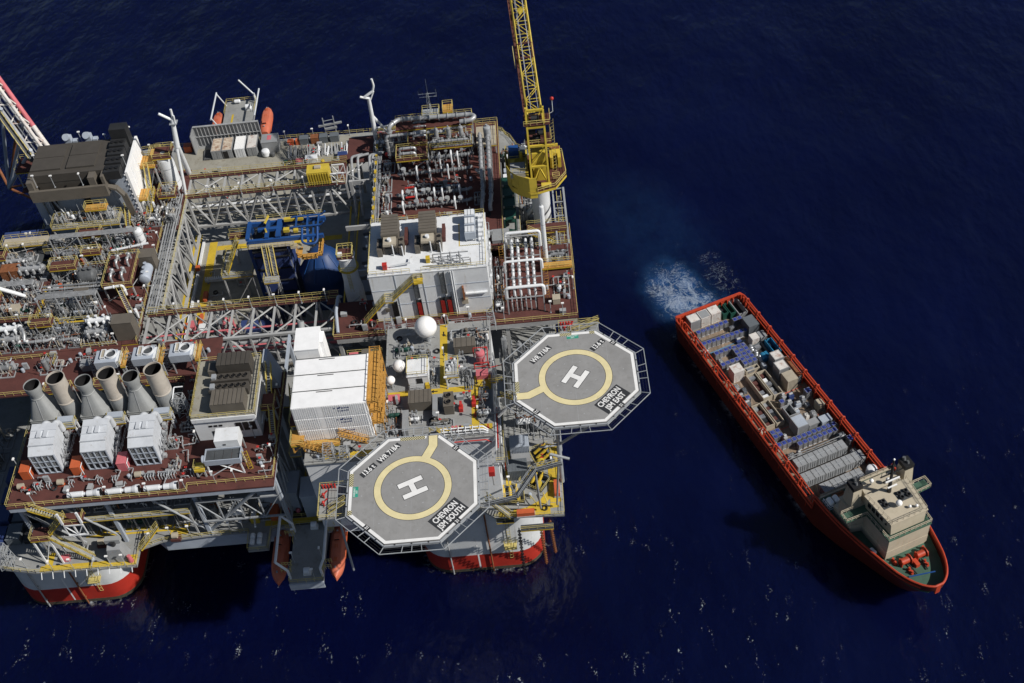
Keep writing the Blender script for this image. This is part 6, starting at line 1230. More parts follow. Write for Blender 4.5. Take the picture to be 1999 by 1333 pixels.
t.w('trunk', MB().add([(-29.4, 36, D2), (-27.4, 36, D2), (-27.4, 40.6, D2), (-29.4, 40.6, D2), (-29.4, 36.6, 47.6), (-28.6, 36.6, 47.6), (-28.6, 40, 47.6), (-29.4, 40, 47.6)], [(0,1,5,4), (1,2,6,5), (2,3,7,6), (3,0,4,7), (4,5,6,7)]), 'bluegrey')
t = T('roof_cooler', 'large dark ribbed cooler at the front of the electrical house roof', 'cooler', (-34.3, 26.6, 47.1)); t.w('casing', MB().bx(-37.2, -31.2, 25.6, 29.0, 47.1, 49.6), 'olive')
for k in range(8): t.w('rib', MB().bx(-37.1+k*.78, -36.6+k*.78, 25.55, 29.05, 49.6, 49.72), 'olive')
t = T('roof_cooler', 'large dark ribbed cooler at the rear of the electrical house roof', 'cooler', (-34, 35.5, 47.1)); t.w('casing', MB().bx(-37.0, -30.9, 34.4, 37.4, 47.1, 50.2), 'dark_roof'); 
for k in range(7): t.w('rib', MB().bx(-36.9+k*.88, -36.3+k*.88, 34.35, 37.45, 50.2, 50.3), 'dark_roof')
t.w('side_box', MB().bx(-38.9, -37.1, 34.6, 36.8, 47.1, 48.6), 'olive')
for j, y in enumerate((29.6, 31.9)):
    t = T('fan_bank', ('dark bank of roof fans next to the front cooler', 'dark bank of roof fans next to the rear cooler')[j], 'cooler', (-34.6, y+.8, 47.1)); t.w('casing', MB().bx(-38.0, -31.0, y, y+1.8, 47.1, 48.8), 'dark_roof')
    for k in range(5): fan_unit(t, -36.2+k*1.12, y+.9, 48.81, .5, ring='dark_roof')
    t.w('pod', MB().bx(-37.8, -37.0, y+.3, y+1.4, 48.8, 49.3), 'galv')
m = MB().grid(-30.8, -29.8, 26, 38, 47.12, 2, 10, .08, .06); onew('roof_grid', m, 'grate', 'dark anchor grid strip on the tan electrical house roof', 'grid', (-30.3, 32, 47.12))
platform(-29.4, -26.9, 28, 31.6, 44.6, 3.6, 'brown landing with yellow rail at the electrical house side', 'brown', 'SE'); stair((-28.2, 31.6, 44.6), (-28.2, 36.4, 47.1)); stair((-27.5, 28, 44.6), (-27.5, 24, D2)); stair((-25.2, 36, D2), (-25.2, 28, 35)); stair((-24.4, 28, 35), (-24.4, 36, 30)); platform(-26, -23.8, 24.4, 28, 35, 10, 'dark stair landing between the electrical house and white containers', 'steel', 'SEW', brace=False)
# white box on stilts and grey tray on stilts
t = T('stilt_box', 'white box on legs in front of the electrical house', 'box', (-34.2, 20.9, D2)); t.w('body', MB().bx(-36.4, -32.2, 19.6, 22.6, 44.2, 46.8), 'white'); t.w('leg', MB().bar((-36.2, 19.8, D2), (-36.2, 19.8, 44.2), .2).bar((-32.4, 19.8, D2), (-32.4, 19.8, 44.2), .2).bar((-32.4, 22.4, D2), (-32.4, 22.4, 44.2), .2).bar((-36.2, 22.4, D2), (-36.2, 22.4, 44.2), .2), 'steel'); t.w('window', MB().bx(-35, -34.5, 19.54, 19.6, 45.6, 45.9), 'dark')
t = T('stilt_tray', 'pale blue tray of four dark panels on white legs', 'cooler', (-35, 17.8, D2)); t.w('frame', MB().bx(-38.2, -31.8, 16.6, 16.75, 44.0, 45.3).bx(-38.2, -31.8, 19.2, 19.35, 44.0, 45.3).bx(-38.2, -38.05, 16.75, 19.2, 44.0, 45.3).bx(-31.95, -31.8, 16.75, 19.2, 44.0, 45.3), 'bluegrey')
for k in range(4): t.w('panel', MB().bx(-38.0+k*1.53, -36.55+k*1.53, 16.8, 19.15, 44.9, 45.0), 'grate')
for x in (-38, -32):
    for y in (16.8, 19.1): t.w('leg', MB().bar((x, y, D2), (x*.97-1.05, y, 44.1), .22), 'white')
t.w('leg_brace', MB().tube((-37.6, 16.8, D2), (-33, 16.8, 44), .1, 6).tube((-32, 16.8, D2), (-36, 16.8, 44), .1, 6), 'white'); t.w('end_drum', MB().tube((-38.5, 17.2, 45.2), (-38.3, 17.2, 45.2), .7, 14), 'bluegrey')
m = MB()
for k in range(6): m.lathe((-31.0, 17.6, 41.4+k*.75), [(.5, 0), (.5, .1)], 10, cap=False)
m.bar((-31.4, 17.6, D2), (-31.4, 17.6, 46), .1).bar((-30.6, 17.6, D2), (-30.6, 17.6, 46), .1); onew('caged_ladder', m, 'yellow', 'yellow caged ladder beside the tray on legs', 'ladder', (-31, 17.6, D2)); platform(-40.4, -38.6, 16.4, 18.2, 43.2, 2.2, 'small yellow step platform beside the tray on legs', 'yellow', 'SW')
# front pipe with flanges, deck equipment
for i, (x0, x1) in enumerate(((-63.4, -57.0), (-56.6, -50.2), (-49.8, -43.4))):
    t = T('air_receiver', 'white horizontal drum with flared end by the front rail', 'drum', ((x0+x1)/2, 14.4, D2), 0, 'drums along the front rail'); t.w('shell', MB().tube((x0+.5, 14.5, D2+.9), (x0+3.2, 14.5, D2+.95), .52, 16).tube((x0+3.2, 14.5, D2+.95), (x0+4.0, 14.5, D2+.95), .3, 12).tube((x0+4.0, 14.5, D2+.95), (x1-1.2, 14.5, D2+1), .55, 16), 'white'); t.w('bell', MB().tube((x1-1.2, 14.5, D2+1), (x1-.5, 14.5, D2+1), .6, 18, .82).tube((x1-.5, 14.5, D2+1), (x1, 14.5, D2+1), .82, 18), 'white'); t.w('bell_mouth', MB().tube((x1, 14.5, D2+1), (x1+.02, 14.5, D2+1), .7, 16), 'black'); t.w('saddle', MB().bx(x0+1, x0+1.3, 14.2, 14.8, D2, D2+.5).bx(x1-2, x1-1.7, 14.2, 14.8, D2, D2+.5), 'steel')
for i, x in enumerate((-68.6, -66.4, -62.4, -57.2, -54.6, -48.8, -46.4, -44.6, -40.6)):
    t = T('valve_station', 'small pale valve station on the power module deck', 'valve station', (x, 17.4, D2), 0, 'valve stations on the power module deck'); m = MB(); rn = random.Random(i)
    for k in range(rn.randint(2, 4)): m.pipe([(x-.8+k*.5, 17.9, D2), (x-.8+k*.5, 17.9, D2+rn.uniform(.8, 1.3)), (x-.8+k*.5, 16.9, D2+1.1), (x-.8+k*.5, 16.9, D2)], .09, 6); valve(m, (x-.8+k*.5, 17.4, D2+1.1), .09, .4)
    t.w('pipe', m, 'galv')
for x, y in ((-64.9, 17.6), (-51, 17.8), (-72, 17.4)):
    t = T('hose_drum', 'tan round hose drum on the power module deck', 'drum', (x, y, D2), 0, 'hose drums on the power module deck'); t.w('drum', MB().tube((x-.5, y, D2+.9), (x+.5, y, D2+.9), .55, 14), 'tan'); t.w('stand', MB().bx(x-.6, x+.6, y-.3, y+.3, D2, D2+.4), 'orange')
for i, (x, y) in enumerate(((-45.8, 24.6), (-44.8, 19.6), (-43.6, 36), (-44, 28.4))): skid(x, y, D2, 1.8, 2.2, 2, 0, 'small pale equipment stand on the brown power deck', 'equipment stands on power deck', 340+i)
for x in (-69, -62, -55.6, -48.6, -42): light_pole(x, 13.9, D2, 3)
for x, y in ((-37, 15.2), (-33.4, 15.2), (-28, 15.4), (-27.2, 20), (-27.2, 34), (-73.6, 22), (-41.3, 24.6), (-41.4, 31), (-35.4, 24.6), (-31, 24.6), (-72, 39.6), (-64.6, 40.3), (-58, 40.3), (-51, 40.3)): light_pole(x, y, D2, 3.2)
# corner stairs down to the main deck at the left front
stair((-70, 13, D2), (-64.6, 12.6, 37.4), 1.0); platform(-64.8, -61.4, 11.6, 14, 37.4, 0, 'white framed stair landing hanging on the module edge', 'brown', 'SE'); onew('landing_frame', MB().truss((-64.8, 11.6, 37), (-61.4, 11.6, 37), 3, 2, .14).bar((-61.4, 11.6, 37.4), (-61.4, 11.6, D2-.5), .35).bar((-64.8, 11.6, 37.4), (-64.8, 11.6, D2-.5), .35), 'white', 'white steel frame carrying the corner stair landing', 'frame', (-63, 11.6, 34))
stair((-65, 13.4, 37.4), (-69, 13.2, 33), 1.0); platform(-72.4, -69, 11.8, 14.6, 33, 8, 'brown corner stair platform on white crossed legs', 'brown', 'SW', legm='white'); stair((-68.8, 12.4, 33), (-63.4, 12.4, D1+.1), 1.1)
t = T('vent_hood', 'pale grey tapered vent housing on the front deck corner', 'vent', (-58.7, 12.4, D1)); t.w('body', MB().add([(-60.6, 11.2, D1), (-57, 11.2, D1), (-57, 13.8, D1), (-60.6, 13.8, D1), (-60, 11.6, 28.4), (-57.6, 11.6, 28.4), (-57.6, 13.4, 29), (-60, 13.4, 29)], [(0,1,5,4), (1,2,6,5), (2,3,7,6), (3,0,4,7), (4,5,6,7)]), 'cont_grey'); t.w('cap', MB().bx(-60.2, -57.4, 12.6, 13.6, 29, 30), 'stack_grey'); t.w('crown', MB().tube((-58.8, 12.6, 28.6), (-58.8, 12.6, 29.6), .5, 10), 'dark')
for x in (-62.4, -48.6): t = T('hose_drum', 'tan hose drum on the front main deck', 'drum', (x, 15.2, D1), 0, 'hose drums on the front main deck'); t.w('drum', MB().tube((x-.5, 15.2, D1+1.3), (x+.5, 15.2, D1+1.3), .6, 14), 'tan'); t.w('stand', MB().bx(x-.9, x+.9, 14.6, 15.8, D1, D1+.7), 'brown')
box_thing('life_ring_chest', 'pink chest on the front deck beside the tapered vent', 'chest', -69.6, -68, 12.2, 13.2, D1, D1+.9, 'pink'); onew('deck_buoy', MB().tube((-56.4, 11.2, D1), (-56.4, 11.2, D1+1.8), .5, 12, .35), 'pink', 'pink upright buoy at the front deck corner', 'buoy', (-56.4, 11.2, D1))
stair((-51, 15.6, 29), (-55, 13.6, D1+.1), .9); lattice(-79.4, 12.6, D1, 2.4, 6, 4, 'pale lattice stub at the left front deck corner', 'galv')
for x in (-76, -70.8, -67, -60, -57.4, -53): light_pole(x, (14.8 if x > -55 else 10.6) if x > -74 else 11.6, D1, 3.5)
for x in (-49.6, -46, -38.4, -36): light_pole(x, 15.7, D1, 3.2)

# ================================================================== MAIN DECK CENTRE FRONT: grey houses, rafts, lifeboats
t = T('grey_deck_house', 'low blue grey deck house with sloped roof behind the lifeboats', 'building', (-28, 21.5, D1)); t.w('wall', MB().prism([(-33, 20.4), (-25.4, 19.0), (-25.2, 24), (-33, 24)], D1, 30.6), 'bluegrey'); t.w('roof', MB().prism([(-33.2, 20.2), (-25.2, 18.8), (-25, 24.2), (-33.2, 24.2)], 30.6, 30.9), 'bluegrey'); t.w('roof_seam', MB().bx(-29.4, -29.3, 19.9, 24, 30.9, 30.98), 'galv'); t.w('door', MB().bx(-31.6, -30.6, 20.0, 20.12, D1+.1, D1+2.2), 'galv')
t = T('white_deck_house', 'pale deck house beside the quarters with slanted bright roof', 'building', (-20.4, 19.4, D1)); t.w('wall', MB().bx(-24.4, -20.6, 17.6, 22, D1, 31.2), 'bluegrey'); t.w('roof', MB().bx(-24.5, -20.5, 17.5, 22.1, 31.2, 31.5), 'bluegrey'); t.w('hatch', MB().bx(-21.4, -20.7, 18, 19, 31.5, 31.8), 'dark')
box_thing('orange_locker', 'tall orange locker at the end of the yellow bounded pit', 'locker', -31.0, -29.6, 17.4, 20.0, D1, 27, 'orange')
t = T('sunken_hatch', 'railed dark hatch with pipes between yellow deck stripes', 'hatch', (-26, 18.4, D1)); t.w('recess', MB().bx(-29.2, -23.4, 17.7, 20.0, D1+.05, D1+.12), 'dark'); t.w('railing', MB().rail([(-29.2, 17.7, D1+.1), (-23.4, 17.7, D1+.1), (-23.4, 20, D1+.1), (-29.2, 20, D1+.1)], closed=True), 'yellow_rail'); t.w('pump', MB().sphere((-26, 18.8, D1+.8), .5, 10, 6).tube((-27.6, 18.6, D1), (-27.6, 18.6, D1+2), .12, 6), 'pink')
t = T('raft_station', 'bulging deck corner with four white liferaft canisters', 'life raft', (-32.9, 12.6, D1))
for k in range(4): x = -34+ (k % 2)*1.3; y = 12.2+(k//2)*1.2; t.w('raft_canister', MB().vessel((x, y-.1, D1+.8+.0*k), (x, y+1.0, D1+.8), .48, 12), 'white')
t.w('cradle', MB().bx(-34.6, -31.6, 12, 14.6, D1, D1+.35), 'galv'); t = T('davit_jib', 'white jib with yellow base beside the liferaft canisters', 'davit', (-33.4, 17.8, D1)); t.w('base', MB().bx(-34.8, -33.2, 17.2, 18.4, D1, D1+1.6), 'yellow'); t.w('jib', MB().tube((-34, 17.8, D1+1.6), (-33, 14.2, D1+3.2), .18, 8).bx(-34.4, -33.6, 17.2, 18.4, D1+1.6, D1+2.4), 'white')
def lifeboat(cx, y0, y1, z, lab, flip=1):
    t = T('lifeboat', lab, 'lifeboat', (cx, (y0+y1)/2, z)); L = y1-y0; n = 18; k = 12; vs = []; hb = 1.45
    for i in range(n+1):
        u = i/n; y = y0+L*u if flip > 0 else y1-L*u; w = hb*min(1, (1-(1-min(1, u/.32))**2.0))**.75 if u < .32 else hb*(1-max(0, (u-.72)/.28)**2*.35); top = 1.45+.75*math.sin(math.pi*min(1, max(0, (u-.05)/.9)))**.5; w = max(w, .05)
        for j in range(k):
            a = 2*math.pi*j/k; c_, s_ = math.cos(a), math.sin(a); vs.append((cx+w*math.copysign(abs(c_)**.7, c_), y, z+1.1+(top-.6 if s_ > 0 else 1.1)*math.copysign(abs(s_)**.8, s_)*(1 if u > .1 else .75)))
    fs = [(i*k+j, i*k+(j+1) % k, (i+1)*k+(j+1) % k, (i+1)*k+j) for i in range(n) for j in range(k)] + [tuple(range(k-1, -1, -1)), tuple(n*k+j for j in range(k))]
    t.w('hull', MB().add(vs, fs), 'boat'); yc = (y0+y1)/2; s_ = flip
    t.w('fender', MB().pipe([(cx-hb*1.01, yc-s_*L*.12, z+1.1), (cx-hb*1.01, yc+s_*L*.42, z+1.1)], .09, 6).pipe([(cx+hb*1.01, yc-s_*L*.12, z+1.1), (cx+hb*1.01, yc+s_*L*.42, z+1.1)], .09, 6), 'orange')
    t.w('conning_cupola', MB().bx(cx-.5, cx+.5, yc+s_*L*.22-.6, yc+s_*L*.22+.6, z+2.4, z+3.0), 'boat'); t.w('window', MB().bx(cx-.4, cx+.4, yc+s_*L*.22-.63, yc+s_*L*.22-.6, z+2.6, z+2.9).bx(cx-.52, cx-.5, yc+s_*L*.22-.4, yc+s_*L*.22+.4, z+2.6, z+2.9), 'black')
    for q in (.3, .55, .8): t.w('hatch', MB().bx(cx-.3, cx+.3, y0+L*q-.4, y0+L*q+.4, z+2.55, z+2.68), 'orange')
    t.w('lifting_hook', MB().bx(cx-.12, cx+.12, y0+L*.15-.15, y0+L*.15+.15, z+2.2, z+2.7).bx(cx-.12, cx+.12, y0+L*.85-.15, y0+L*.85+.15, z+2.2, z+2.8), 'galv'); return t
lifeboat(-29.3, 5.2, 16.2, 21.6, 'orange lifeboat at the front station on the raft canister side'); lifeboat(-18.7, 5.2, 16.2, 21.6, 'orange lifeboat at the front station under the helideck monitor platform')
t = T('lifeboat_station', 'grey lifeboat platform with white davits jutting over the front sea', 'platform', (-24, 10, D1)); t.w('floor', MB().bx(-26.6, -20.4, 3.5, 16.2, D1-.5, D1), 'deck_grey'); t.w('edge_plate', MB().bx(-26.6, -20.4, 3.3, 3.5, D1-1.8, D1), 'bluegrey'); t.w('railing', MB().rail([(-26.5, 16, D1), (-26.5, 12, D1)]).rail([(-26.5, 8, D1), (-26.5, 3.6, D1), (-20.5, 3.6, D1), (-20.5, 8, D1)]).rail([(-20.5, 12, D1), (-20.5, 16, D1)]), 'yellow_rail')
for s_, x in ((-1, -28.2), (1, -19.6)):
    xi = -26.4 if s_ < 0 else -20.6
    for y in (4.6, 14.6): t.w('davit_arm', MB().bar((xi, y, D1), (xi, y, D1+2.6), .35).tube((xi, y, D1+2.6), (x, y+.6, D1+4.6), .24, 10), 'white')
    t.w('davit_beam', MB().tube((x, 5.2, D1+4.6), (x, 15.2, D1+4.6), .26, 10), 'white')
    for y in (6, 14): t.w('boarding_steps', MB().rail([(xi, y, D1), (xi+s_*1.6, y-.2, D1+.4)], 1.2, .08, .6).rail([(xi, y+1.2, D1), (xi+s_*1.6, y+1.0, D1+.4)], 1.2, .08, .6), 'yellow_rail')
for x, y in ((-22.8, 15.2), (-23.4, 5.4)): t.w('winch', MB().tube((x-.5, y, D1+.9), (x+.5, y, D1+.9), .6, 12).bx(x-.7, x+.7, y-.5, y+.5, D1, D1+.5), 'white')
t.w('support_brace', MB().tube((-26, 4.5, D1-.6), (-26, 16, 21.5), .25, 8).tube((-21, 4.5, D1-.6), (-21, 16, 21.5), .25, 8), 'bluegrey')
for x, y in ((-26, 8), (-21, 8.6), (-26.2, 13), (-22, 4.2)): light_pole(x, y, D1, 2.4)

# ================================================================== CORNER DECK UNDER THE HELIDECKS
for i, (x0, y0, lab) in enumerate(((14.0, 27.4, 'blue grey container on the corner deck in the shade of the sea side helideck'), (13.4, 21.8, 'dark blue container with open frame on the corner deck'))): container('cargo_container', lab, 'container', (x0+1.8, y0+1.5, D1), 0, 3.6, 2.9, 2.9, 'cont_dark' if i else 'bluegrey')
box_thing('deck_tray', 'pale flat tray unit between the two corner deck containers', 'tray', 14.2, 17.6, 25.0, 27.0, D1, D1+1.4, 'cont_grey')
t = T('red_corner_cabinet', 'bright red cabinet on a stand beside the helideck edge', 'cabinet', (11.6, 22.6, 36)); t.w('body', MB().bx(11.2, 12.2, 9.6, 10.8, 43.2, 44.4).shift((0, 0, 0)), 'red'); t.w('post', MB().bar((11.7, 10.2, 40), (11.7, 10.2, 43.2), .2).bar((11.7, 10.2, 40), (11.7, 17.5, 40), .2), 'structure')
def chain_winch(x, y, rz, lab):
    t = T('chain_windlass', lab, 'winch', (x, y, D1), rz)
    for k in range(3): t.p('hydraulic_cylinder', MB().tube((-1.4+k*1.2, -1.1, .4), (-1.4+k*1.2, .7, 1.7), .3, 12).tube((-1.4+k*1.2, .7, 1.7), (-1.4+k*1.2, 1.2, 2.1), .17, 10), 'yellow')
    t.p('pit_floor', MB().bx(-2.5, 2.3, -1.8, 1.8, .03, .1), 'dark'); t.p('frame', MB().bx(-2.3, 2.1, -.2, .2, .1, .8).bx(-2.3, 2.1, 1.0, 1.4, .1, 1.4), 'cont_dark'); t.p('railing', MB().rail([(-2.5, -1.9, 0), (2.3, -1.9, 0), (2.3, 1.9, 0), (-2.5, 1.9, 0)], closed=True), 'yellow_rail'); t.p('chain_wheel', MB().lathe((1.3, -1.0, .9), [(.8, -.25), (.8, .25)], 14, 'x'), 'yellow_crane')
chain_winch(18.4, 21.4, R(-35), 'yellow chain windlass in a railed pit nearest the deck edge'); chain_winch(13.8, 18.4, R(0), 'yellow chain windlass in a railed pit beside the helideck'); chain_winch(20.0, 26.6, R(-70), 'yellow chain windlass in the shade of the blue braces')
for x, y, a, lab in ((22.2, 18.8, 90, 'orange liferaft box at the outer deck rail'), (16.2, 13.9, 0, 'orange liferaft box pair at the front deck rail')): t = T('raft_box', lab, 'box', (x, y, D1), R(a)); t.p('body', MB().bx(-1.6, 1.6, -.5, .5, .35, 1.3), 'orange'); t.p('cradle', MB().bx(-1.7, 1.7, -.6, .6, 0, .35), 'galv')
t = T('yellow_deck_rail_arch', 'yellow bent pipe barriers on the curved corner walkway', 'barrier', (18.6, 16, D1)); t.w('barrier', MB().pipe([(17.2, 17.4, D1), (17.2, 17.4, D1+1.2), (18.2, 15.6, D1+1.2), (18.2, 15.6, D1)], .09, 6).pipe([(19.6, 17.8, D1), (19.6, 17.8, D1+1.2), (20.2, 15.8, D1+1.2), (20.2, 15.8, D1)], .09, 6), 'yellow_rail')
m = MB()
for p, q in (((14.0, 14.6), (16.6, 14.9)), ((16.6, 14.9), (19.2, 16.3)), ((19.2, 16.3), (21.2, 18.6)), ((21.2, 18.6), (21.8, 21.5))): m.bar((*p, D1+.03), (*q, D1+.03), 1.35, .02)
o = main_deck.w('walkway_marking', m, 'yellow_deck')
platform(10.6, 13.8, 14.4, 17.4, D1-2.4, 0, 'grating ledge below the corner deck edge over white column', 'grate', 'S'); platform(15, 21, 12.0, 13.2, D1-2, 0, 'grated chain ledge hanging outside the corner deck', 'grate', 'S'); stair((9.4, 15.2, D1+4.6), (13.4, 13.8, D1+.1), 1.1)
for x, y in ((13.4, 20.6), (17.2, 19.8), (21.6, 24), (20.4, 29), (15, 14.4)): light_pole(x, y, D1, 3.6)
for i, (x, y) in enumerate(((20.6, 33), (17, 34.6), (20.6, 38.4), (16.4, 40), (21, 43.6))): skid(x, y, D1, 4, 4, 4.4, 0, 'dark pipe skid on the main deck behind the sea side helideck', 'skids behind the sea side helideck', 400+i)
for i, x in enumerate((14.6, 17.4, 23.0)): tank_v('riser_caisson', 'tall grey caisson between the quarters and brown walkway', 'pipe', x, 44.5-.8*i, D1, 40 - i, .55, 'pipe_grey', 'caissons behind the quarters')
m = MB()
for k in range(9): m.pipe([(13.5+k*1.2, 45.6, 27), (13.5+k*1.2, 45.6, 36+(k % 3)), (13.5+k*1.2, 42, 36+(k % 3)), (13.5+k*1.2+1.5, 40, 36+(k % 3))], .14, 7)
onew('dark_pipe_rack', m, 'pipe_grey', 'dark bent pipe rack below the sea side brown walkway', 'pipework', (18, 44, 27))
# flare of steel stubs hanging under the walkway on the dark gap

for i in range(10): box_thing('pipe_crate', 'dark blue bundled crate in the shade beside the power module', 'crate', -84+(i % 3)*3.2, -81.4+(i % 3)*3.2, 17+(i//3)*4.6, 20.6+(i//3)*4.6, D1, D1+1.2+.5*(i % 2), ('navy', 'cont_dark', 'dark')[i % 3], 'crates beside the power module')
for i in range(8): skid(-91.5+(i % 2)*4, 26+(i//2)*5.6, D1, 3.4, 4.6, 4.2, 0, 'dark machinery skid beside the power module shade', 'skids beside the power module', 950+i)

platform(-15.4, -7.2, 31.8, 47, 34, 9, 'dark lower deck in the gap behind the white containers', 'grate', 'NS', 'deck', brace=False)
for i in range(6): skid(-13.4+(i % 2)*4, 34+(i//2)*4.6, 34, 3.4, 4, 4.4, 0, 'dark pipe skid in the gap behind the white containers', 'skids behind the white containers', 980+i)
platform(-14.6, -8, 38, 41, 43, 9, 'small brown bridge platform in the gap behind the white containers', 'brown', 'NS', brace=False); box_thing('hose_box', 'pink chest on the bridge platform behind the white containers', 'chest', -14, -12.4, 39, 40.2, 43, 44.2, 'pink'); box_thing('hose_box', 'brown box on the bridge platform behind the white containers', 'box', -11.6, -9.8, 38.8, 40.4, 43, 44.6, 'olive')
for i in range(6): skid(20.4+(i % 2)*2, 84+(i//2)*5, D1+8, 3, 4, 5, 0, 'dark machinery skid between the pipe deck and crane', 'machinery between pipe deck and crane', 1000+i)
platform(18.8, 24.4, 81, 99, D1+8, 8, 'dark grated floor between the pipe deck and crane', 'grate', 'E', 'deck', brace=False)
for i in range(5): box_thing('grey_cabinet', ('white', 'pale grey', 'tall grey', 'wide grey', 'low white')[i] + ' cabinet behind the crane house by the pipe deck', 'cabinet', 16.3+.2*i, 18.2+.25*i, 92.5+i*1.6, 93.7+i*1.6, 37, 39.4+.3*(i % 3), ('white', 'bluegrey', 'cont_grey', 'cont_grey', 'white')[i])
platform(15.9, 19.6, 92.2, 101, 37, 12, 'narrow shelf of cabinets behind the crane house', 'grate', 'E', brace=False)
# ================================================================== LEFT PROCESS MODULE
t = T('process_module_deck', 'brown and grey process module deck crowded with pipes and vessels', 'deck', (-75, 70, D2))
for x0, x1, y0, y1, mm in ((-94, -78.8, 60.4, 72, 'brown'), (-94, -60.3, 50.7, 54.8, 'brown'), (-78.8, -60.3, 54.8, 58.4, 'grate'), (-80, -60.3, 74.6, 80, 'brown'), (-82, -60.3, 80.1, 84, 'grate'), (-66, -53.6, 84, 104, 'brown'), (-94, -82.1, 74.6, 84, 'grate'), (-67.6, -60.3, 60, 74.5, 'brown')): t.w('deck_plate', MB().bx(x0, x1, y0, y1, D2-.3, D2), mm)
m = MB()
for x in (-93, -80, -67.5, -60.5):
    for y in (52, 60, 74, 84): m.bar((x, y, D1), (x, y, D2-.3), .55)
for y in (51, 58.6, 66, 74.4, 84): m.bar((-93.5, y, D2-.8), (-60.4, y, D2-.8), .4, .95)
for x in (-93, -80, -67.5, -60.5): m.bar((x, 51, D2-.8), (x, 84, D2-.8), .4, .93)
t.w('girder', m, 'pipe_grey')
m = MB()
for a, b in (((-79, 58.8), (-66, 58.8)), ((-79, 59), (-79, 69)), ((-94, 60.5), (-79, 60.5)), ((-80, 74.7), (-61, 74.7)), ((-68, 51), (-61, 51)), ((-94, 51), (-84, 51)), ((-82, 80.2), (-70, 80.2)), ((-82, 84), (-66, 84))): m.rail([(*a, D2), (*b, D2)], 1.2)
t.w('railing', m, 'yellow_rail'); t.w('yellow_beam', MB().bx(-79, -65.8, 58.4, 58.75, D2-.5, D2+.1).bx(-79.2, -78.85, 58.8, 69, D2-.5, D2+.1), 'yellow'); t.w('lower_floor', MB().bx(-94, -60.4, 50, 90, 33, 33.2), 'deck_grey')
# elevated red-brown platform with silver pipe figures
platform(-65.0, -58.9, 63.4, 72.9, 45, 4, 'raised brown platform with thick yellow rails and silver valve trees', 'brown', 'NSEW'); platform(-80, -65.4, 83.8, 87.6, 44.4, 3.4, 'tan concrete platform below the dark roofed house, crowded with valves', 'deck_tan', 'NSEW'); platform(-71.8, -67.2, 84.6, 86.4, 48, 3.6, 'small orange caged platform on the front of the dark roofed house', 'orange_stair', 'NSEW'); platform(-90.4, -80.8, 80.6, 83.2, 43.4, 2.4, 'yellow railed gallery above the blue covered units', 'tan', 'NSW')
for i, (x, y) in enumerate(((-63.2, 66), (-61, 66.2), (-62.8, 70), (-60.6, 70.4))):
    t = T('valve_tree', 'silver valve tree on the raised brown platform', 'valve tree', (x, y, 45), 0, 'valve trees on the raised platform'); m = MB()
    m.pipe([(x, y-1.2, 45), (x, y-1.2, 46.4), (x+.2, y, 46.8), (x, y+1.2, 46.4), (x, y+1.2, 45)], .24, 9).sphere((x, y-.6, 46.6), .4, 10, 6).sphere((x+.1, y+.6, 46.7), .42, 10, 6); valve(m, (x+.2, y, 46.8), .2, .7); t.w('pipe', m, 'pipe')
def bundle(x0, x1, y, z, n, r, lab, m_='pipe'):      # exchanger: long shell with a row of nozzles and end plates
    t = T('heat_exchanger', lab, 'exchanger', ((x0+x1)/2, y, D2), 0, None); t.w('shell', MB().vessel((x0, y, z), (x1, y, z), r, 16), m_); m = MB()
    for i in range(n): x = x0+(x1-x0)*(i+.6)/(n+.2); m.tube((x, y, z+r*.8), (x, y, z+r+.5), r*.32, 10).tube((x, y, z+r+.5), (x, y, z+r+.62), r*.5, 10); m.tube((x, y-r*1.7, z-.6), (x, y-r*1.7, z+.3), r*.55, 10).sphere((x, y-r*1.7, z+.35), r*.55, 10, 5)
    t.w('nozzle', m, m_); t.w('saddle', MB().bx(x0+.6, x0+.9, y-r, y+r, D2, z-r*.5).bx(x1-.9, x1-.6, y-r, y+r, D2, z-r*.5), 'steel'); t.w('end_flange', MB().tube((x0+.5, y, z), (x0+.65, y, z), r*1.2, 16).tube((x1-.65, y, z), (x1-.5, y, z), r*1.2, 16), 'steel')
bundle(-85.4, -79.4, 73.2, 43.4, 4, .62, 'long silver exchanger near the olive box at the module edge'); bundle(-67.4, -62.6, 55.9, 43.6, 3, .6, 'silver exchanger with pots beside the big olive box', 'white'); bundle(-67.2, -62.4, 53.2, 43.2, 3, .6, 'silver exchanger with pots in front of the big olive box'); bundle(-86, -80.2, 55.8, 43.6, 3, .6, 'white exchanger with pots by the left module rail', 'white'); bundle(-86, -80, 53.2, 43.2, 3, .6, 'silver exchanger with hooked outlet pipe by the left module rail')
bundle(-90, -83, 76.5, 43, 4, .5, 'thin silver exchanger below the yellow gallery'); bundle(-77, -68.6, 77.4, 42.8, 4, .42, 'thin dark exchanger on the grey strip', 'pipe_grey')
line_pipe([(-80.2, 55.2, 44.2), (-79, 53.6, 44.2), (-79, 52, 43), (-74.4, 52, 43), (-73.6, 52.6, 43)], .32, 'pipe', 'silver swan neck pipe on the brown strip', None, 1.4, n=10); line_pipe([(-72, 51.8, 41.4), (-72, 51.8, 43), (-68.6, 51.8, 43.2)], .26, 'pipe', 'short silver pipe at the fan cooler walkway', None, 1.2)
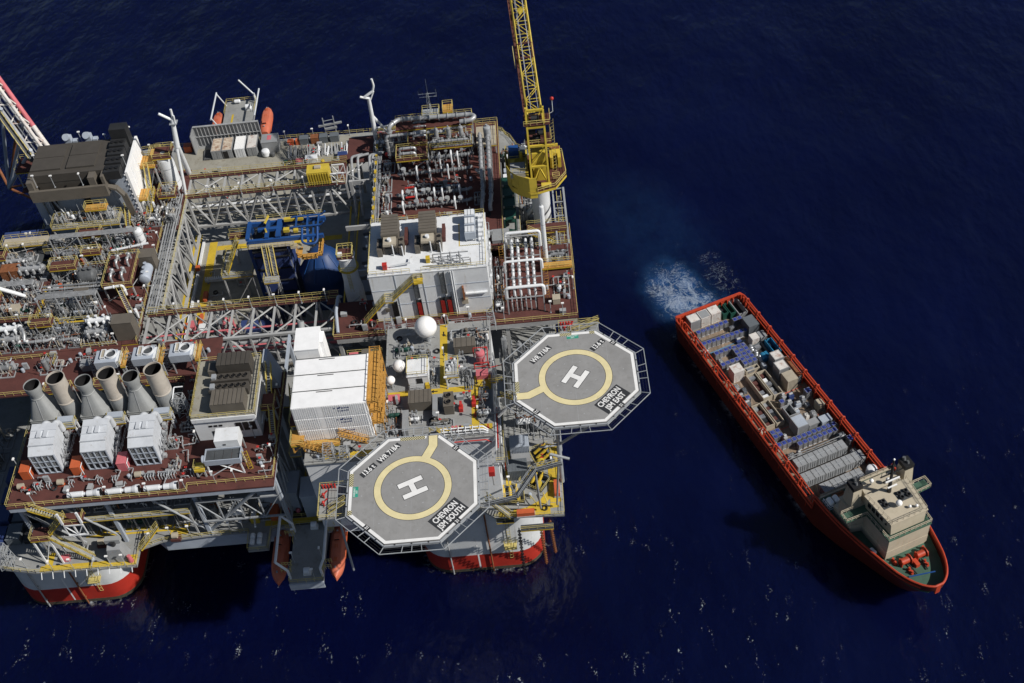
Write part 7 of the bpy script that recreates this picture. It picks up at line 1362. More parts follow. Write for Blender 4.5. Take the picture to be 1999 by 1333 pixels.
# boxes and tanks
for (x0, x1, y0, y1, z1, c, lab) in ((-61.0, -57.0, 52.0, 54.6, 45.8, 'olive', 'big olive box at the corner of the front bridge'), (-59.6, -56.2, 71.4, 74.0, 45.0, 'olive', 'olive box on the walkway beside the raised brown platform'), (-71.6, -68.8, 64.2, 66.6, 43.6, 'olive', 'olive box sunk among the dark pipes'), (-88.6, -84.8, 72, 74.4, 44.0, 'rust', 'brown box at the end of the long exchanger'), (-84.6, -82.8, 61.6, 63.6, 42.6, 'tan', 'tan box on the brown corner deck'), (-73.2, -70.4, 62.4, 64.6, 42.6, 'cont_dark', 'dark box under the raised brown platform')): box_thing('equipment_box', lab, 'box', x0, x1, y0, y1, D2, z1, c)
tank_h('process_drum', 'blue grey horizontal drum beside the raised brown platform', 'drum', (-57.6, 66.6, 43.0), (-57.6, 71.0, 43.0), 1.2, 'bluegrey', D2); tank_v('process_drum', 'white leaning drum beside the yellow gate near dark roofed house', 'drum', -61.0, 80.6, D2, 45, 1.0, 'white'); tank_h('process_drum', 'large black horizontal drum among the process pipes', 'drum', (-71.6, 69.4, 43.4), (-67.8, 69.4, 43.4), 1.5, 'pipe_dark', D2)
for i, z in enumerate((43.2, 43.6, 44.0)): line_pipe([(-78.2, 65.4+i*.5, z), (-66.2, 65.2+i*.5, z)], .22, ('pipe_grey', 'pipe', 'pipe_grey')[i], 'dark grey parallel pipe in the middle process rack', 'middle rack pipes', 3)
line_pipe([(-64.4, 63.0, 45.2), (-60.6, 63.0, 45.6), (-60.6, 63.0, 43)], .28, 'white', 'white cross pipe below the raised brown platform', None, 2); line_pipe([(-66.5, 77.2, 42.6), (-58.6, 77.8, 43.2)], .25, 'white', 'long white pipe beside the grey strip', None, 2.5); line_pipe([(-95, 65, 51.5), (-82.4, 66.2, 42.2)], .42, 'white', 'thick white inclined tube entering from the module edge', None, 20, n=12)
# dark blue covered units
for i, x in enumerate((-91.4, -87.8, -84.2)):
    for j, y in enumerate((84.6, 87.8)): box_thing('blue_cover_unit', 'dark blue covered unit beside the yellow gallery', 'unit', x-1.6, x+1.6, y-1.3, y+1.3, 37, 40.2, 'navy', 'dark blue covered units')
platform(-94, -81.6, 83, 90, 37, 12, 'dark lower shelf carrying the blue covered units', 'deck_grey', 'W', brace=False)
rn = random.Random(77)
spots = []
for (x0, x1, y0, y1, z, nx, ny, wh) in ((-94, -80, 61, 72, D2, 4, 3, 'on the brown corner deck'), (-78, -66, 59.4, 64, D2, 4, 2, 'in front of the middle rack pipes'), (-78, -66, 66.6, 74, D2, 4, 2, 'around the black drum'), (-80, -60.5, 75, 80, D2, 6, 2, 'on the brown strip under the pipe bridge'), (-80, -60.5, 80.2, 83.8, D2, 6, 1, 'before the tan platform'), (-94, -83, 74.8, 80, D2, 3, 2, 'below the yellow gallery'), (-94, -78, 51, 58, D2, 4, 2, 'around the exchangers by the module rail'), (-78, -61, 51, 58, D2, 5, 2, 'around the exchangers by the olive box'), (-65, -54, 85, 92, D2, 3, 2, 'near the white gable'), (-79.5, -66, 84.2, 87.4, 44.4, 5, 1, 'on the tan platform'), (-94, -61, 44.4, 48.6, D2, 7, 1, 'on the brown strip behind the stacks'), (-60, -57.2, 52, 60, D2, 1, 2, 'beside the big olive box')):
    for i in range(nx):
        for j in range(ny):
            w, d = (x1-x0)/nx, (y1-y0)/ny; spots.append((x0+w*(i+.5)+rn.uniform(-.3, .3), y0+d*(j+.5)+rn.uniform(-.2, .2), z, w*.85, d*.8, wh))
for i, (x, y, z, w, d, wh) in enumerate(spots):
    if z == D2 and 43.8 < y < 49 and rn.random() < .45: continue
    if y < 50 and -67.2 < x < -62: continue
    skid(x, y, z, w, d, rn.uniform(1.8, 3.4), 0, 'grey pipe skid ' + wh, 'pipe skids ' + wh, 500+i, dens=2.3)
for i in range(14): skid(-92+(i % 7)*5, 62+(i//7)*12, 33.2, 4.2, 6, 5.5, 0, 'dark vessel skid on the lower process floor', 'skids on the lower process floor', 600+i)
for i in range(26): light_pole(rn.uniform(-93, -61), rn.choice((51.2, 58.9, 60.8, 66, 74.8, 80.3, 83.6)), D2, 3.4)
for i, (x0, x1, y0, y1, z, nm) in enumerate(((-92, -86, 62, 65, 44.4, 'over the brown corner deck'), (-77.6, -72, 70.6, 73.2, 44.6, 'beside the black drum'), (-72, -68, 75.2, 76.8, 44, 'on the brown strip of the process deck'), (-92, -88, 75.4, 78, 44.6, 'below the yellow gallery'), (-78.4, -74, 55.2, 57.4, 44, 'between the two exchanger pairs'), (-74, -69, 80.6, 83, 44.2, 'before the tan platform'), (-90, -86.8, 56, 58.2, 44, 'at the left module rail'))):
    platform(x0, x1, y0, y1, z, z-D2, 'small yellow railed pipe platform ' + nm, 'brown', 'NSEW')
# overhead pipe bridges over the process deck
for i, (x0, y, x1, z) in enumerate(((-79, 79.6, -61, 45.6), (-92, 67, -80, 45), (-78, 62, -66, 45.2))):
    t = T('pipe_bridge', ('pale pipe bridge on portal legs behind the raised brown platform', 'pale pipe bridge on portal legs over the brown corner deck', 'pale pipe bridge on portal legs over the dark pipes')[i], 'pipe bridge', ((x0+x1)/2, y, D2)); m = MB()
    for k in range(4): x = x0+(x1-x0)*k/3; t.w('portal', MB().bar((x, y-.7, D2), (x, y-.7, z), .2).bar((x, y+.7, D2), (x, y+.7, z), .2).bar((x, y-.7, z), (x, y+.7, z), .2), 'steel')
    m.tube((x0, y-.7, D2+.5), (x0+(x1-x0)/3, y-.7, z), .09, 6); t.w('brace', m, 'steel'); m = MB()
    for k in range(5): m.pipe([(x0, y-.6+k*.3, z+.2), (x1, y-.6+k*.3, z+.2)], .1, 7)
    t.w('pipe', m, 'pipe')
stair((-61.4, 62.6, 45), (-59.2, 58.4, D2+.1)); stair((-64.8, 92, D2+5), (-64.8, 86, D2)); stair((-75, 60, D2), (-70, 60, 36))
for (x, y, h) in ((-61.4, 88.8, 1.1), ): onew('hydrant_cover', MB().sphere((x, y, D2+.9), .6, 12, 8).tube((x, y, D2), (x, y, D2+.7), .25, 8), 'red', 'bright red ball cover below the white gable wall', 'cover', (x, y, D2))
for (x, y) in ((-72.4, 75.6), (-75.6, 68.2), (-87.5, 64)): onew('relief_valve', MB().vessel((x, y, D2), (x, y, D2+1.8), .5, 10), 'orange', 'small orange relief drum among the process pipes', 'drum', (x, y, D2), 'orange relief drums')

# ================================================================== DARK ROOFED COMPRESSOR HOUSE
t = T('compressor_house', 'large house with dark brown roof, white gable and pale front panels', 'building', (-73, 95, D2)); X0, X1, Y0, Y1 = -83.9, -62.4, 89.6, 101.6
t.w('wall', MB().bx(X0, X1, Y0, Y1, D2, 52.6), 'bluegrey'); t.w('gable', MB().bx(X1, X1+.5, Y0-.2, Y1+.2, D2, 53.2), 'white_box'); m = MB()
for k in range(3): m.bx(X1+.5, X1+.62, Y0+2.5+k*3.6, Y0+2.62+k*3.6, D2+.5, 53)
for k in range(9): m.bx(X1-.3, X1-.1, Y0-.3, Y0-.05, D2+1+k*1.3, D2+1.3+k*1.3)
t.w('gable_stud', m, 'white_box'); rp = [(-82.0, 87.4), (-81.6, 86.6), (-69.4, 84.2+1.8), (-66.4, 85.6), (-66.2, 99.4), (-82.2, 99.4)]
t.w('roof', MB().prism([(-82.6, 89.2), (-66.3, 89.2), (-66.3, 99.6), (-82.6, 99.6)], 52.6, 54.6), 'dark_roof')
for (x0, x1) in ((-82.3, -75.8), (-74.6, -68.6)):
    for (y0, y1) in ((90.6, 94.6), (94.75, 98.6)): t.w('roof_panel', MB().bx(x0, x1, y0, y1, 54.6, 55.0), 'dark_roof')
t.w('hood_frame', MB().bx(-82.6, -66.3, 86.6, 87.2, 49.6, 52.4).bx(-82.6, -81.4, 87.2, 89.2, 49.6, 54.4).bx(-69.6, -68.2, 87.2, 89.2, 49.6, 54.4).bx(-66.9, -66.3, 87.2, 89.2, 49.6, 54.4), 'olive'); t.w('hood_recess', MB().bx(-81.3, -69.7, 87.3, 89.0, 49.8, 50.2), 'dark'); t.w('hood_bench', MB().bx(-81, -70, 87.3, 88.0, 50.4, 51.2), 'tan')
for k, (x0, x1) in enumerate(((-83.4, -80.6), (-78.8, -73.2), (-71.6, -66.6))): t.w('front_panel', MB().bx(x0, x1, Y0-.35, Y0-.02, D2+.2, 49.4), 'bluegrey')
for x in (-79.6, -72.3): t.w('front_duct', MB().bx(x-.5, x+.5, Y0-.6, Y0-.03, D2+.2, 49.6), 'dark')
t.w('arched_hood', MB().bar((-66.8, 88.3, 51.2), (-64.9, 88.3, 50.2), 1.4, .5).bar((-64.95, 88.35, 50.3), (-63.9, 88.35, 48.2), 1.3, .48).bar((-63.92, 88.4, 48.4), (-63.6, 88.6, D2+.3), 1.2, .46), 'olive'); t.w('hood_back', MB().bx(-81.4, -66.9, 89.28, 89.56, 49.6, 52.58), 'dark_roof')
for k in range(4):
    y = 88.0+k*2.6; z = 54.8+.25*k; o = t.w('fan_deck', MB().bx(-66.2, -62.9, y, y+2.3, 52.7, z), 'dark')
    for q in range(3): t.w('fan', MB().tube((-65.6+q*1.05, y+1.15, z), (-65.6+q*1.05, y+1.15, z+.25), .42, 12), 'black', o)
t.w('fan_tower', MB().bx(-66.2, -62.6, 98.6, 101, 52.7, 57.6), 'dark')
for i, x in enumerate((-76, -71.6)):
    t = T('roof_vent', 'pale cowled twin roof vent behind the dark roof', 'vent', (x, 100.6, 52.6), 0, 'twin vents behind the dark roof'); t.w('cowl', MB().bx(x-.9, x+.5, 100, 101.4, 53, 55.6).tube((x-.2, 100.7, 55.4), (x-.2, 99.7, 56.1), .75, 12), 'bluegrey'); t.w('cowl_small', MB().bx(x+.7, x+1.7, 100.1, 101.2, 53, 54.6), 'bluegrey'); t.w('stem', MB().bx(x-.3, x+1, 100.4, 101, 52.6, 53), 'galv')
platform(-62, -58.6, 96.6, 100.6, 48.6, 7.6, 'orange caged stair platform on the white gable wall', 'orange_stair', 'NSEW'); stair((-60.4, 96.6, 48.6), (-60.4, 91.6, D2+.1)); platform(-61.8, -60, 89.4, 93, 45.6, 4.6, 'lower orange landing at the foot of the gable stair', 'orange_stair', 'SE')
for x, y in ((-81, 88), (-77, 87.4), (-71, 87.2), (-62.6, 92), (-82.4, 95), (-68, 100), (-63, 101.8), (-74, 101.8)): light_pole(x, y, 52.6, 3.4)
line_pipe([(-81.6, 89, D2), (-81.6, 88.6, 49.4), (-80.8, 88.4, 49.8)], .2, 'pipe_grey', 'bent grey drain pipe on the pale house front', None, 3); t = T('spiral_filter', 'silver inclined filter frame leaning on the pale house front', 'frame', (-77.4, 88.4, D2)); t.w('frame', MB().truss((-79.6, 88.8, 49.2), (-77.6, 87.6, 45), .8, 5, .09), 'galv')
tank_v('white_tower_vessel', 'tall white round vessel with yellow caged top beside the mast', 'vessel', -56.6, 98.6, D2-1, 50, 1.75, 'white', n=28); platform(-58.6, -54.6, 96.8, 100.8, 50.4, 0, 'yellow caged crown on the tall white vessel', 'brown', 'NSEW'); platform(-61.2, -58.8, 100, 105, 47, 6, 'orange cluttered platform behind the tall white vessel', 'orange_stair', 'NSEW'); platform(-58.2, -54.4, 91, 94.6, 44.4, 3.4, 'small square platform with yellow rails on the brown deck', 'brown', 'NSEW')
stair((-59.6, 93.6, D2+3.6), (-60.6, 87, D2+.1)); skid(-56.2, 92.6, 44.4, 2.6, 2.2, 2, 0, 'small grey pump on the square railed platform', None, 700)
for i, (x, y) in enumerate(((-58.4, 88.4), (-56.2, 88.6))):
    t = T('valve_tree', 'silver valve tree on the brown strip by the white gable', 'valve tree', (x, y, D2), 0, 'valve trees by the white gable'); m = MB().pipe([(x, y-1.6, D2), (x, y-1.6, 43), (x, y+1.6, 43.2), (x, y+1.6, D2)], .24, 9).sphere((x, y, 43.2), .45, 10, 6); valve(m, (x, y-.8, 43), .22, .7); t.w('pipe', m, 'pipe')

# ================================================================== REAR MAIN DECK
t = T('wind_wall', 'grey framed wind wall of steel panels behind the rusty containers', 'wall', (-52.5, 134, D1))
for k in range(6):
    for j in range(2): t.w('panel', MB().bx(-60.3+k*2.72, -57.78+k*2.72, 133.92, 134.0, D1+.15+j*2.95, D1+2.9+j*2.95), 'cont_grey')
m = MB()
for k in range(19): x = -60.4+k*.907; m.bx(x-.07, x+.07, 133.6, 133.9, D1, D1+6.1)
for z in (D1+.05, D1+3.0, D1+6.0): m.bx(-60.4, -44, 133.55, 134.05, z-.08, z+.08)
for k in range(6): y = 130.4+k*.62; m.bx(-60.7, -60.45, y-.06, y+.06, D1, D1+5.8)
t.w('frame', m, 'steel'); t.w('panel', MB().bx(-60.58, -60.5, 130.4, 133.6, D1+.1, D1+5.8), 'cont_grey')
for k, (x, mm, rf, lab) in enumerate(((-54.75, 'cont_grey', 'rusty_cream', 'grey container with heavily rusted cream roof at the end of the row'), (-52.05, 'cont_grey', 'rusty_cream', 'container with patchy rusted roof and dark open door'), (-48.95, 'white', 'white_clean', 'clean white roofed container between rusty ones'), (-45.9, 'cont_grey', 'rusty_white', 'grey container with streaked dirty roof at the sea end'))):
    t = container('cargo_container', lab, 'container', (x, 130.3, D1), R(90), 5.2, 2.5, 2.65, mm, rf)
    if k == 1: t.p('dark_opening', MB().bx(-2.68, -2.63, -.2, 1.0, .2, 2.3), 'black')
m = MB()
for k in range(6): m.pipe([(-58.2+.3*k, 127.8, D1+.3+.05*(k % 2)), (-58.6+.3*k, 131.6, D1+.3)], .14, 7)
onew('pipe_stack', m, 'pipe_dark', 'stack of black pipes beside the rusty containers', 'pipes', (-57.5, 129.6, D1)); t = box_thing('deck_shelter', 'grey curtained shelter with red roof patch next to the containers', 'shelter', -43.4, -39.4, 128.4, 131.8, D1, 28.2, 'cont_grey'); t.w('roof_patch', MB().bx(-42, -41, 129.4, 131.2, 28.28, 28.3), 'pink')
onew('bulk_bag', MB().vessel((-42.6, 127.4, D1), (-42.6, 127.4, D1+1.9), 1.0, 14), 'white', 'white bulk bag in front of the curtained shelter', 'bag', (-42.6, 127.4, D1)); onew('black_drum', MB().vessel((-40.9, 127, D1), (-40.9, 127, D1+1.2), .6, 12), 'pipe_dark', 'black drum beside the white bulk bag', 'drum', (-40.9, 127, D1))
box_thing('cargo_basket', 'orange basket unit by the rear deck rail', 'basket', -37.4, -36.0, 130.4, 131.6, D1, 26.2, 'orange'); box_thing('cargo_basket', 'second orange basket unit by the rear deck rail', 'basket', -35.4, -34.2, 130.4, 131.6, D1, 26.2, 'orange')
for i, (x, c) in enumerate(((-33.2, 'cont_dark'), (-30.4, 'rust'), (-28.4, 'cont_dark'), (-25.6, 'cont_dark'))): box_thing('cargo_crate', 'dark open crate by the rear deck rail', 'crate', x-1.1, x+1, 130.2, 131.8, D1, 26.8, c, 'dark crates by the rear rail')
rn = random.Random(3)
for i in range(16):
    x = -36.5+i*1.15; t = T('tube_bundle', 'grey bundle of upright tubes and fittings on the rear tan deck', 'bundle', (x, 126.4, D1), 0, 'tube bundles on the rear deck'); m = MB()
    for k in range(4): dx = rn.uniform(-.4, .4); m.tube((x+dx, 124.8+rn.uniform(0, .6), D1+.2), (x+dx+rn.uniform(-.2, .2), 127.8+rn.uniform(0, .8), D1+rn.uniform(.6, 1.6)), rn.uniform(.06, .16), 7)
    m.bx(x-.45, x+.45, 125.6, 125.8, D1, D1+.5); t.w('tube', m, rn.choice(('steel', 'pipe_grey', 'pipe', 'pipe_dark', 'white')))
skid(-36.4, 123.4, D1, 3, 2.6, 2, 0, 'dark pump unit on the rear tan deck', None, 800, 'dark'); box_thing('deck_unit', 'pink ended white unit on the rear tan deck', 'unit', -34.6, -32.8, 121.8, 123.2, D1, 26.4, 'white', None, 'pink'); onew('yellow_hydrant', MB().vessel((-28, 121.6, D1), (-28, 121.6, D1+1.6), .5, 10), 'yellow', 'yellow bollard drum at the inner edge of the rear deck', 'drum', (-28, 121.6, D1))
box_thing('covered_reel', 'white sheeted reel on the rear tan deck', 'reel', -32.4, -29.6, 122.8, 124.4, D1, 26.2, 'white'); box_thing('blue_tarp_unit', 'dark blue sheeted unit on the rear tan deck', 'unit', -24.4, -22.2, 123, 124.6, D1, 26.2, 'navy')
t = T('loading_arm_frame', 'grey gantry frame standing over the rear rail', 'frame', (-26.5, 133.4, D1)); t.w('beam', MB().bar((-29.4, 133.2, 28), (-23.6, 133.6, 28.4), .5, .4).bar((-28, 133.2, 27), (-25, 133.4, 27.2), .6, .5), 'cont_grey'); t.w('post', MB().bar((-28, 133.2, D1), (-28, 133.2, 30.4), .2).bar((-25.4, 133.4, D1), (-25.4, 133.4, 30.6), .2).bar((-28, 133.2, 29.4), (-25.4, 133.4, 29.6), .12), 'galv')
box_thing('orange_chest', 'orange boxed raft beside the left end of wind wall', 'box', -63.6, -61.8, 131.6, 133.2, D1, 26.8, 'orange')
for i, (x, y, c) in enumerate(((-19, 128.6, 'pink'), (-20.6, 129, 'cont_dark'), (-17.4, 127.4, 'steel'), (-14.6, 130, 'pink'))): box_thing('deck_gear', ('pink gear box near the white forked mast', 'dark gear box near the white forked mast', 'grey gear box near the white forked mast', 'second pink gear box near the forked mast')[i], 'box', x-.8, x+.8, y-.7, y+.7, D1, D1+1.4, c)
for x in (-72, -66, -38, -31, -22, -16, -9): light_pole(x, 132.4, D1, 3)
for (x, y) in ((-55.8, 116.6), (-54.6, 117), (-49, 116), (-40.6, 117.4), (-38.8, 117.8)): onew('mushroom_vent', MB().tube((x, y, D1), (x, y, D1+.4), .35, 10), 'white', 'small white cap on the rear tan deck', 'cap', (x, y, D1), 'white deck caps')
# rear lifeboat station
t = T('lifeboat_station', 'grey lifeboat platform with white davits behind the wind wall', 'platform', (-51.3, 144, D1)); t.w('floor', MB().bx(-55.4, -47.4, 134.8, 151.6, D1-.5, D1), 'deck_grey'); t.w('railing', MB().rail([(-55.3, 146, D1), (-55.3, 151.5, D1), (-47.5, 151.5, D1), (-47.5, 146, D1)]).rail([(-55.3, 136, D1), (-55.3, 141, D1)]).rail([(-47.5, 136, D1), (-47.5, 141, D1)]), 'yellow_rail')
for x, xi in ((-57.0, -55.3), (-45.9, -47.5)):
    t.w('davit_beam', MB().tube((x, 139, D1+4), (x, 150.4, D1+4), .22, 10), 'pale')
    for y in (139.6, 150): t.w('davit_arm', MB().tube((xi, y, D1), (x, y, D1+4), .18, 8), 'pale')
t.w('boom', MB().tube((-47.8, 151.2, D1+2), (-51.6, 154.6, D1+4.4), .2, 8).tube((-47.8, 151.2, D1), (-47.8, 151.2, D1+2.2), .3, 8), 'white'); t.w('winch', MB().tube((-49.8, 147.6, D1+.8), (-48.6, 147.6, D1+.8), .7, 12).bx(-50, -48.4, 147, 148.2, D1, D1+.5), 'white'); t.w('raft', MB().vessel((-53.2, 150.6, D1+.7), (-51.6, 150.6, D1+.7), .5, 12), 'white'); t.w('yellow_line', MB().bx(-53.4, -52.9, 136, 146, D1+.004, D1+.012), 'yellow_deck')
lifeboat(-44.6, 138.8, 149.6, 22, 'orange lifeboat at the rear station on the crane side', -1); lifeboat(-57.4, 138.8, 149.6, 22, 'orange lifeboat at the rear station half hidden by davits', -1)

# ================================================================== FLARE BOOM
t = T('flare_boom', 'long inclined flare boom truss with pink rusty tubes off the corner', 'flare boom', (-84, 102, 48)); A = V((-84, 102.5, 50)); dv = V((-.50, .60, .62)).normalized(); sv = V((.78, .62, .05)).normalized(); uv = dv.cross(sv).normalized(); L = 46
def fb(s_, a, b): return A + dv*s_ + sv*a + uv*b
t.w('top_chord', MB().tube(fb(0, 2.0, 0), fb(6.5, 2.0, 0), .55, 12), 'rusty_white'); t.w('top_chord', MB().tube(fb(6.5, 2.0, 0), fb(L, 2.0, 0), .55, 12), 'pink')
t.w('lower_chord', MB().tube(fb(0, .6, -1.6), fb(L, .6, -1.6), .38, 10), 'rusty_white'); t.w('lower_chord', MB().tube(fb(0, -1.6, 0), fb(L, -1.6, 0), .4, 10), 'steel'); m = MB()
for k in range(9): m.tube(fb(k*5+2, 2, 0), fb(k*5+4.5, -1.6, 0), .16, 6).tube(fb(k*5+4.5, -1.6, 0), fb(k*5+7, 2, 0), .16, 6).tube(fb(k*5+2, 2, 0), fb(k*5+4.5, .6, -1.6), .16, 6)
t.w('lacing', m, 'rusty_white'); t.w('walkway', MB().bar(fb(0, -2.5, .2), fb(L, -2.5, .2), 1.0, .12), 'grate'); t.w('walkway_rail', MB().rail([fb(0, -3.0, .2), fb(L, -3.0, .2)], 1.1, .09, 1.8).rail([fb(0, -2.0, .2), fb(L, -2.0, .2)], 1.1, .09, 1.8), 'yellow_rail')
for k in range(2): t.w('flare_pipe', MB().tube(fb(0, -.6+k*.9, .4), fb(L, -.6+k*.9, .4), .22, 8), 'pipe')
foot = V((-101.8, 115.4, 32)); m = MB()
for s_, a in ((13, -1.6), (8, .6), (2, -1.6)): m.tube(foot, fb(s_, a, -1), .4, 10)
t.w('under_strut', m, 'bluegrey'); t.w('rusty_strut', MB().tube(foot, fb(10.5, 1.2, -.8), .34, 10).tube(foot, (-85, 103, 43), .28, 8).tube(foot, (-86, 108, 27), .3, 8).tube(foot, (-108, 126, 40), .35, 8), 'rust')
platform(-92, -84.4, 103, 108, 45.6, 4.6, 'yellow railed corner platform at the root of the flare boom', 'brown', 'NEW', legm='structure'); t.w('root_frame', MB().bar((-85, 103, 41), (-84.6, 103, 50), .5).bar((-85, 107, 41), (-84.6, 105, 50), .5), 'rust')
t = T('rear_left_deck', 'brown rear module deck behind the dark roofed house', 'deck', (-76, 104, D2)); t.w('floor', MB().bx(-92, -60, 101.8, 110, D2-.3, D2), 'brown'); t.w('railing', MB().rail([(-92, 110, D2), (-60, 110, D2)]), 'yellow_rail'); m = MB()
for x in (-91, -76, -61): m.bar((x, 109, D1), (x, 109, D2-.3), .5)
t.w('leg', m, 'structure')

# ------------------------------------------------------------------ small loose gear on the open decks
GEAR = {}
def gear(kind, x, y, z, where):
    lab = {'crate': 'small pale crate lying ', 'stand': 'thin pipe stand with hand wheel ', 'hose': 'coiled dark hose ', 'drum': 'small upright drum ', 'panel': 'upright grey control panel ', 'pipe': 'short low pipe loop '}[kind] + where
    if lab in GEAR: GEAR[lab].copy((x, y, z), random.uniform(-.2, .2)+random.choice((0, 1.571))); return
    t = T({'crate': 'tool_crate', 'stand': 'valve_stand', 'hose': 'hose_coil', 'drum': 'oil_drum', 'panel': 'control_panel', 'pipe': 'pipe_loop'}[kind], lab, kind, (x, y, z), 0, kind + 's ' + where); GEAR[lab] = t
    if kind == 'crate': t.p('body', MB().bx(-.6, .6, -.4, .4, .1, .75), 'cont_grey'); t.p('lid', MB().bx(-.63, .63, -.43, .43, .75, .82), 'steel')
    elif kind == 'stand': m = MB().tube((0, 0, 0), (0, 0, 1.3), .07, 6).pipe([(-.7, 0, 0), (-.7, 0, .6), (.7, 0, .6), (.7, 0, 0)], .09, 6); t.p('pipe', m, 'pipe'); t.p('hand_wheel', MB().tube((0, 0, 1.3), (0, 0, 1.36), .26, 10), 'red')
    elif kind == 'hose':
        m = MB()
        for k in range(3): m.pipe([(.5*math.cos(a*.7), .5*math.sin(a*.7), .08+.13*k) for a in range(10)], .07, 5, .3)
        t.p('coil', m, 'dark')
    elif kind == 'drum': t.p('shell', MB().vessel((0, 0, 0), (0, 0, 1.0), .33, 12), 'bluegrey'); t.p('band', MB().tube((0, 0, .45), (0, 0, .55), .35, 12), 'steel')
    elif kind == 'panel': t.p('body', MB().bx(-.5, .5, -.2, .2, .15, 1.7), 'galv'); t.p('door', MB().bx(-.42, .42, -.23, -.2, .3, 1.6), 'steel')
    else: t.p('pipe', MB().pipe([(-1.2, -.5, 0), (-1.2, -.5, .7), (1.2, -.5, .7), (1.2, .6, .7), (1.2, .6, 0)], .11, 7), 'pipe'); t.p('flange', MB().tube((-.1, -.5, .7), (.1, -.5, .7), .19, 8), 'galv')
rn = random.Random(41); KN = ('crate', 'stand', 'stand', 'hose', 'drum', 'panel', 'pipe', 'pipe')
for (x0, x1, y0, y1, z, n, where) in ((-73, -42, 15.6, 19.2, D2, 26, 'on the brown deck before the intake houses'), (-46, -41.6, 20, 40, D2, 16, 'on the brown deck beside the electrical house'), (-30, -27, 16, 24, D2, 4, 'on the brown deck corner past the electrical house'), (-73, -46, 27, 36, D2, 30, 'under the exhaust stacks'), (-92, -42, 45.6, 50, D2, 52, 'on the brown strip behind the stacks'), (-9, 14, 67, 80, D2, 40, 'behind the white building'), (-6, 10.5, 88, 91.6, D2, 10, 'on the open middle of the pipe deck'), (23.6, 28.6, 48.4, 67, D2, 18, 'on the sea side brown deck'), (-17, -10, 48.4, 56, D2, 9, 'on the brown corner below the round tower'), (-6, 12, 19, 28, MD, 18, 'on the open quarters roof'), (-6, 12, 29.6, 44, MD, 24, 'among the quarters roof pumps'), (-19, -9, 15.4, 18, MD, 6, 'on the roof ledge before the white containers'), (-64, -22, 105, 124, D1, 20, 'on the tan rear deck'), (-38, -20, 119, 131, D1, 18, 'by the rear deck cargo'), (-70, -58, 11.4, 15, D1, 6, 'on the front left deck corner'), (12, 22.6, 14.6, 30, D1, 12, 'on the corner deck by the chain windlasses'), (-52, -42, 62, 92, D1+.03, 12, 'on the lit well bay floor'), (-60, -57, 55, 93, D2, 16, 'on the walkway strip of the well'), (-93, -80, 60.8, 72, D2, 20, 'on the brown corner of the process deck'), (-78, -61, 75, 84, D2, 30, 'on the process deck under the pipe bridge'), (-66, -54, 84, 103, D2, 24, 'on the brown strip by the white gable'), (-30, -27.2, 16, 24, D2, 6, 'past the tray on legs'), (-16, 12, 47.8, 50, D2, 10, 'on the walkway before the white building')):
    for i in range(n): gear(rn.choice(KN), rn.uniform(x0, x1), rn.uniform(y0, y1), z, where)
# ================================================================== SUPPLY SHIP (x along the hull to the bow, y to the ship's left)
SH = T('supply_ship', 'orange red offshore supply ship with cream bridge and crowded cargo deck', 'ship', tuple(SHIP_O), SHIP_RZ)
def hb(s):                                   # half breadth at deck edge
    if s < 1.2: return 8.3+.42*s
    if s < 58: return 8.8
    T_ = ((58, 8.8), (62, 8.5), (66, 8.0), (70, 7.2), (74, 6.35), (77, 5.7), (80, 4.9), (82, 4.0), (83.5, 3.0), (84.5, 1.9), (85, 1.1), (85.2, .4))
    for (a, p), (b, q) in zip(T_[:-1], T_[1:]):
        if s <= b: return p+(q-p)*(s-a)/(b-a)
    return .4
DK, BW, FC, FB = 3.6, 6.4, 8.6, 9.8
st = [0, .5, 1.2, 6, 14, 22, 30, 38, 46, 54, 57.9, 58.1, 62, 66, 69, 72, 75, 77.5, 79.5, 81.2, 82.6, 83.7, 84.5, 85.0, 85.18]
def top(s): return BW if s < 58 else FB+max(0, (s-70)/15)*1.0
vs = []; vr = []
for s in st:
    b = max(hb(s), .05); fl = .84 if s > 60 else .93; k = max(0, (s-62)/23)
    for z, f in ((-2, max(.02, fl-.55*k)), (1.2, max(.03, fl+.03-.42*k)), (top(s)-1.6, 1-.02*k), (top(s), 1)): vs += [(s-(7.5*k**1.4*max(0, 1-(z+2)/10.3) if s > 62 else 0), b*f, z)]
n = 4; N = len(st); full = vs + [(x, -y, z) for x, y, z in vs]
fs = []
for i in range(N-1):
    for j in range(n-1):
        a = i*n+j; fs.append((a, a+1, a+n+1, a+n)); c = N*n+i*n+j; fs.append((c, c+n, c+n+1, c+1))
fs += [(j, N*n+j, N*n+j+1, j+1) for j in range(n-1)]
hullm = MB().add(full, fs); SH.p('hull', hullm, 'ship_red')
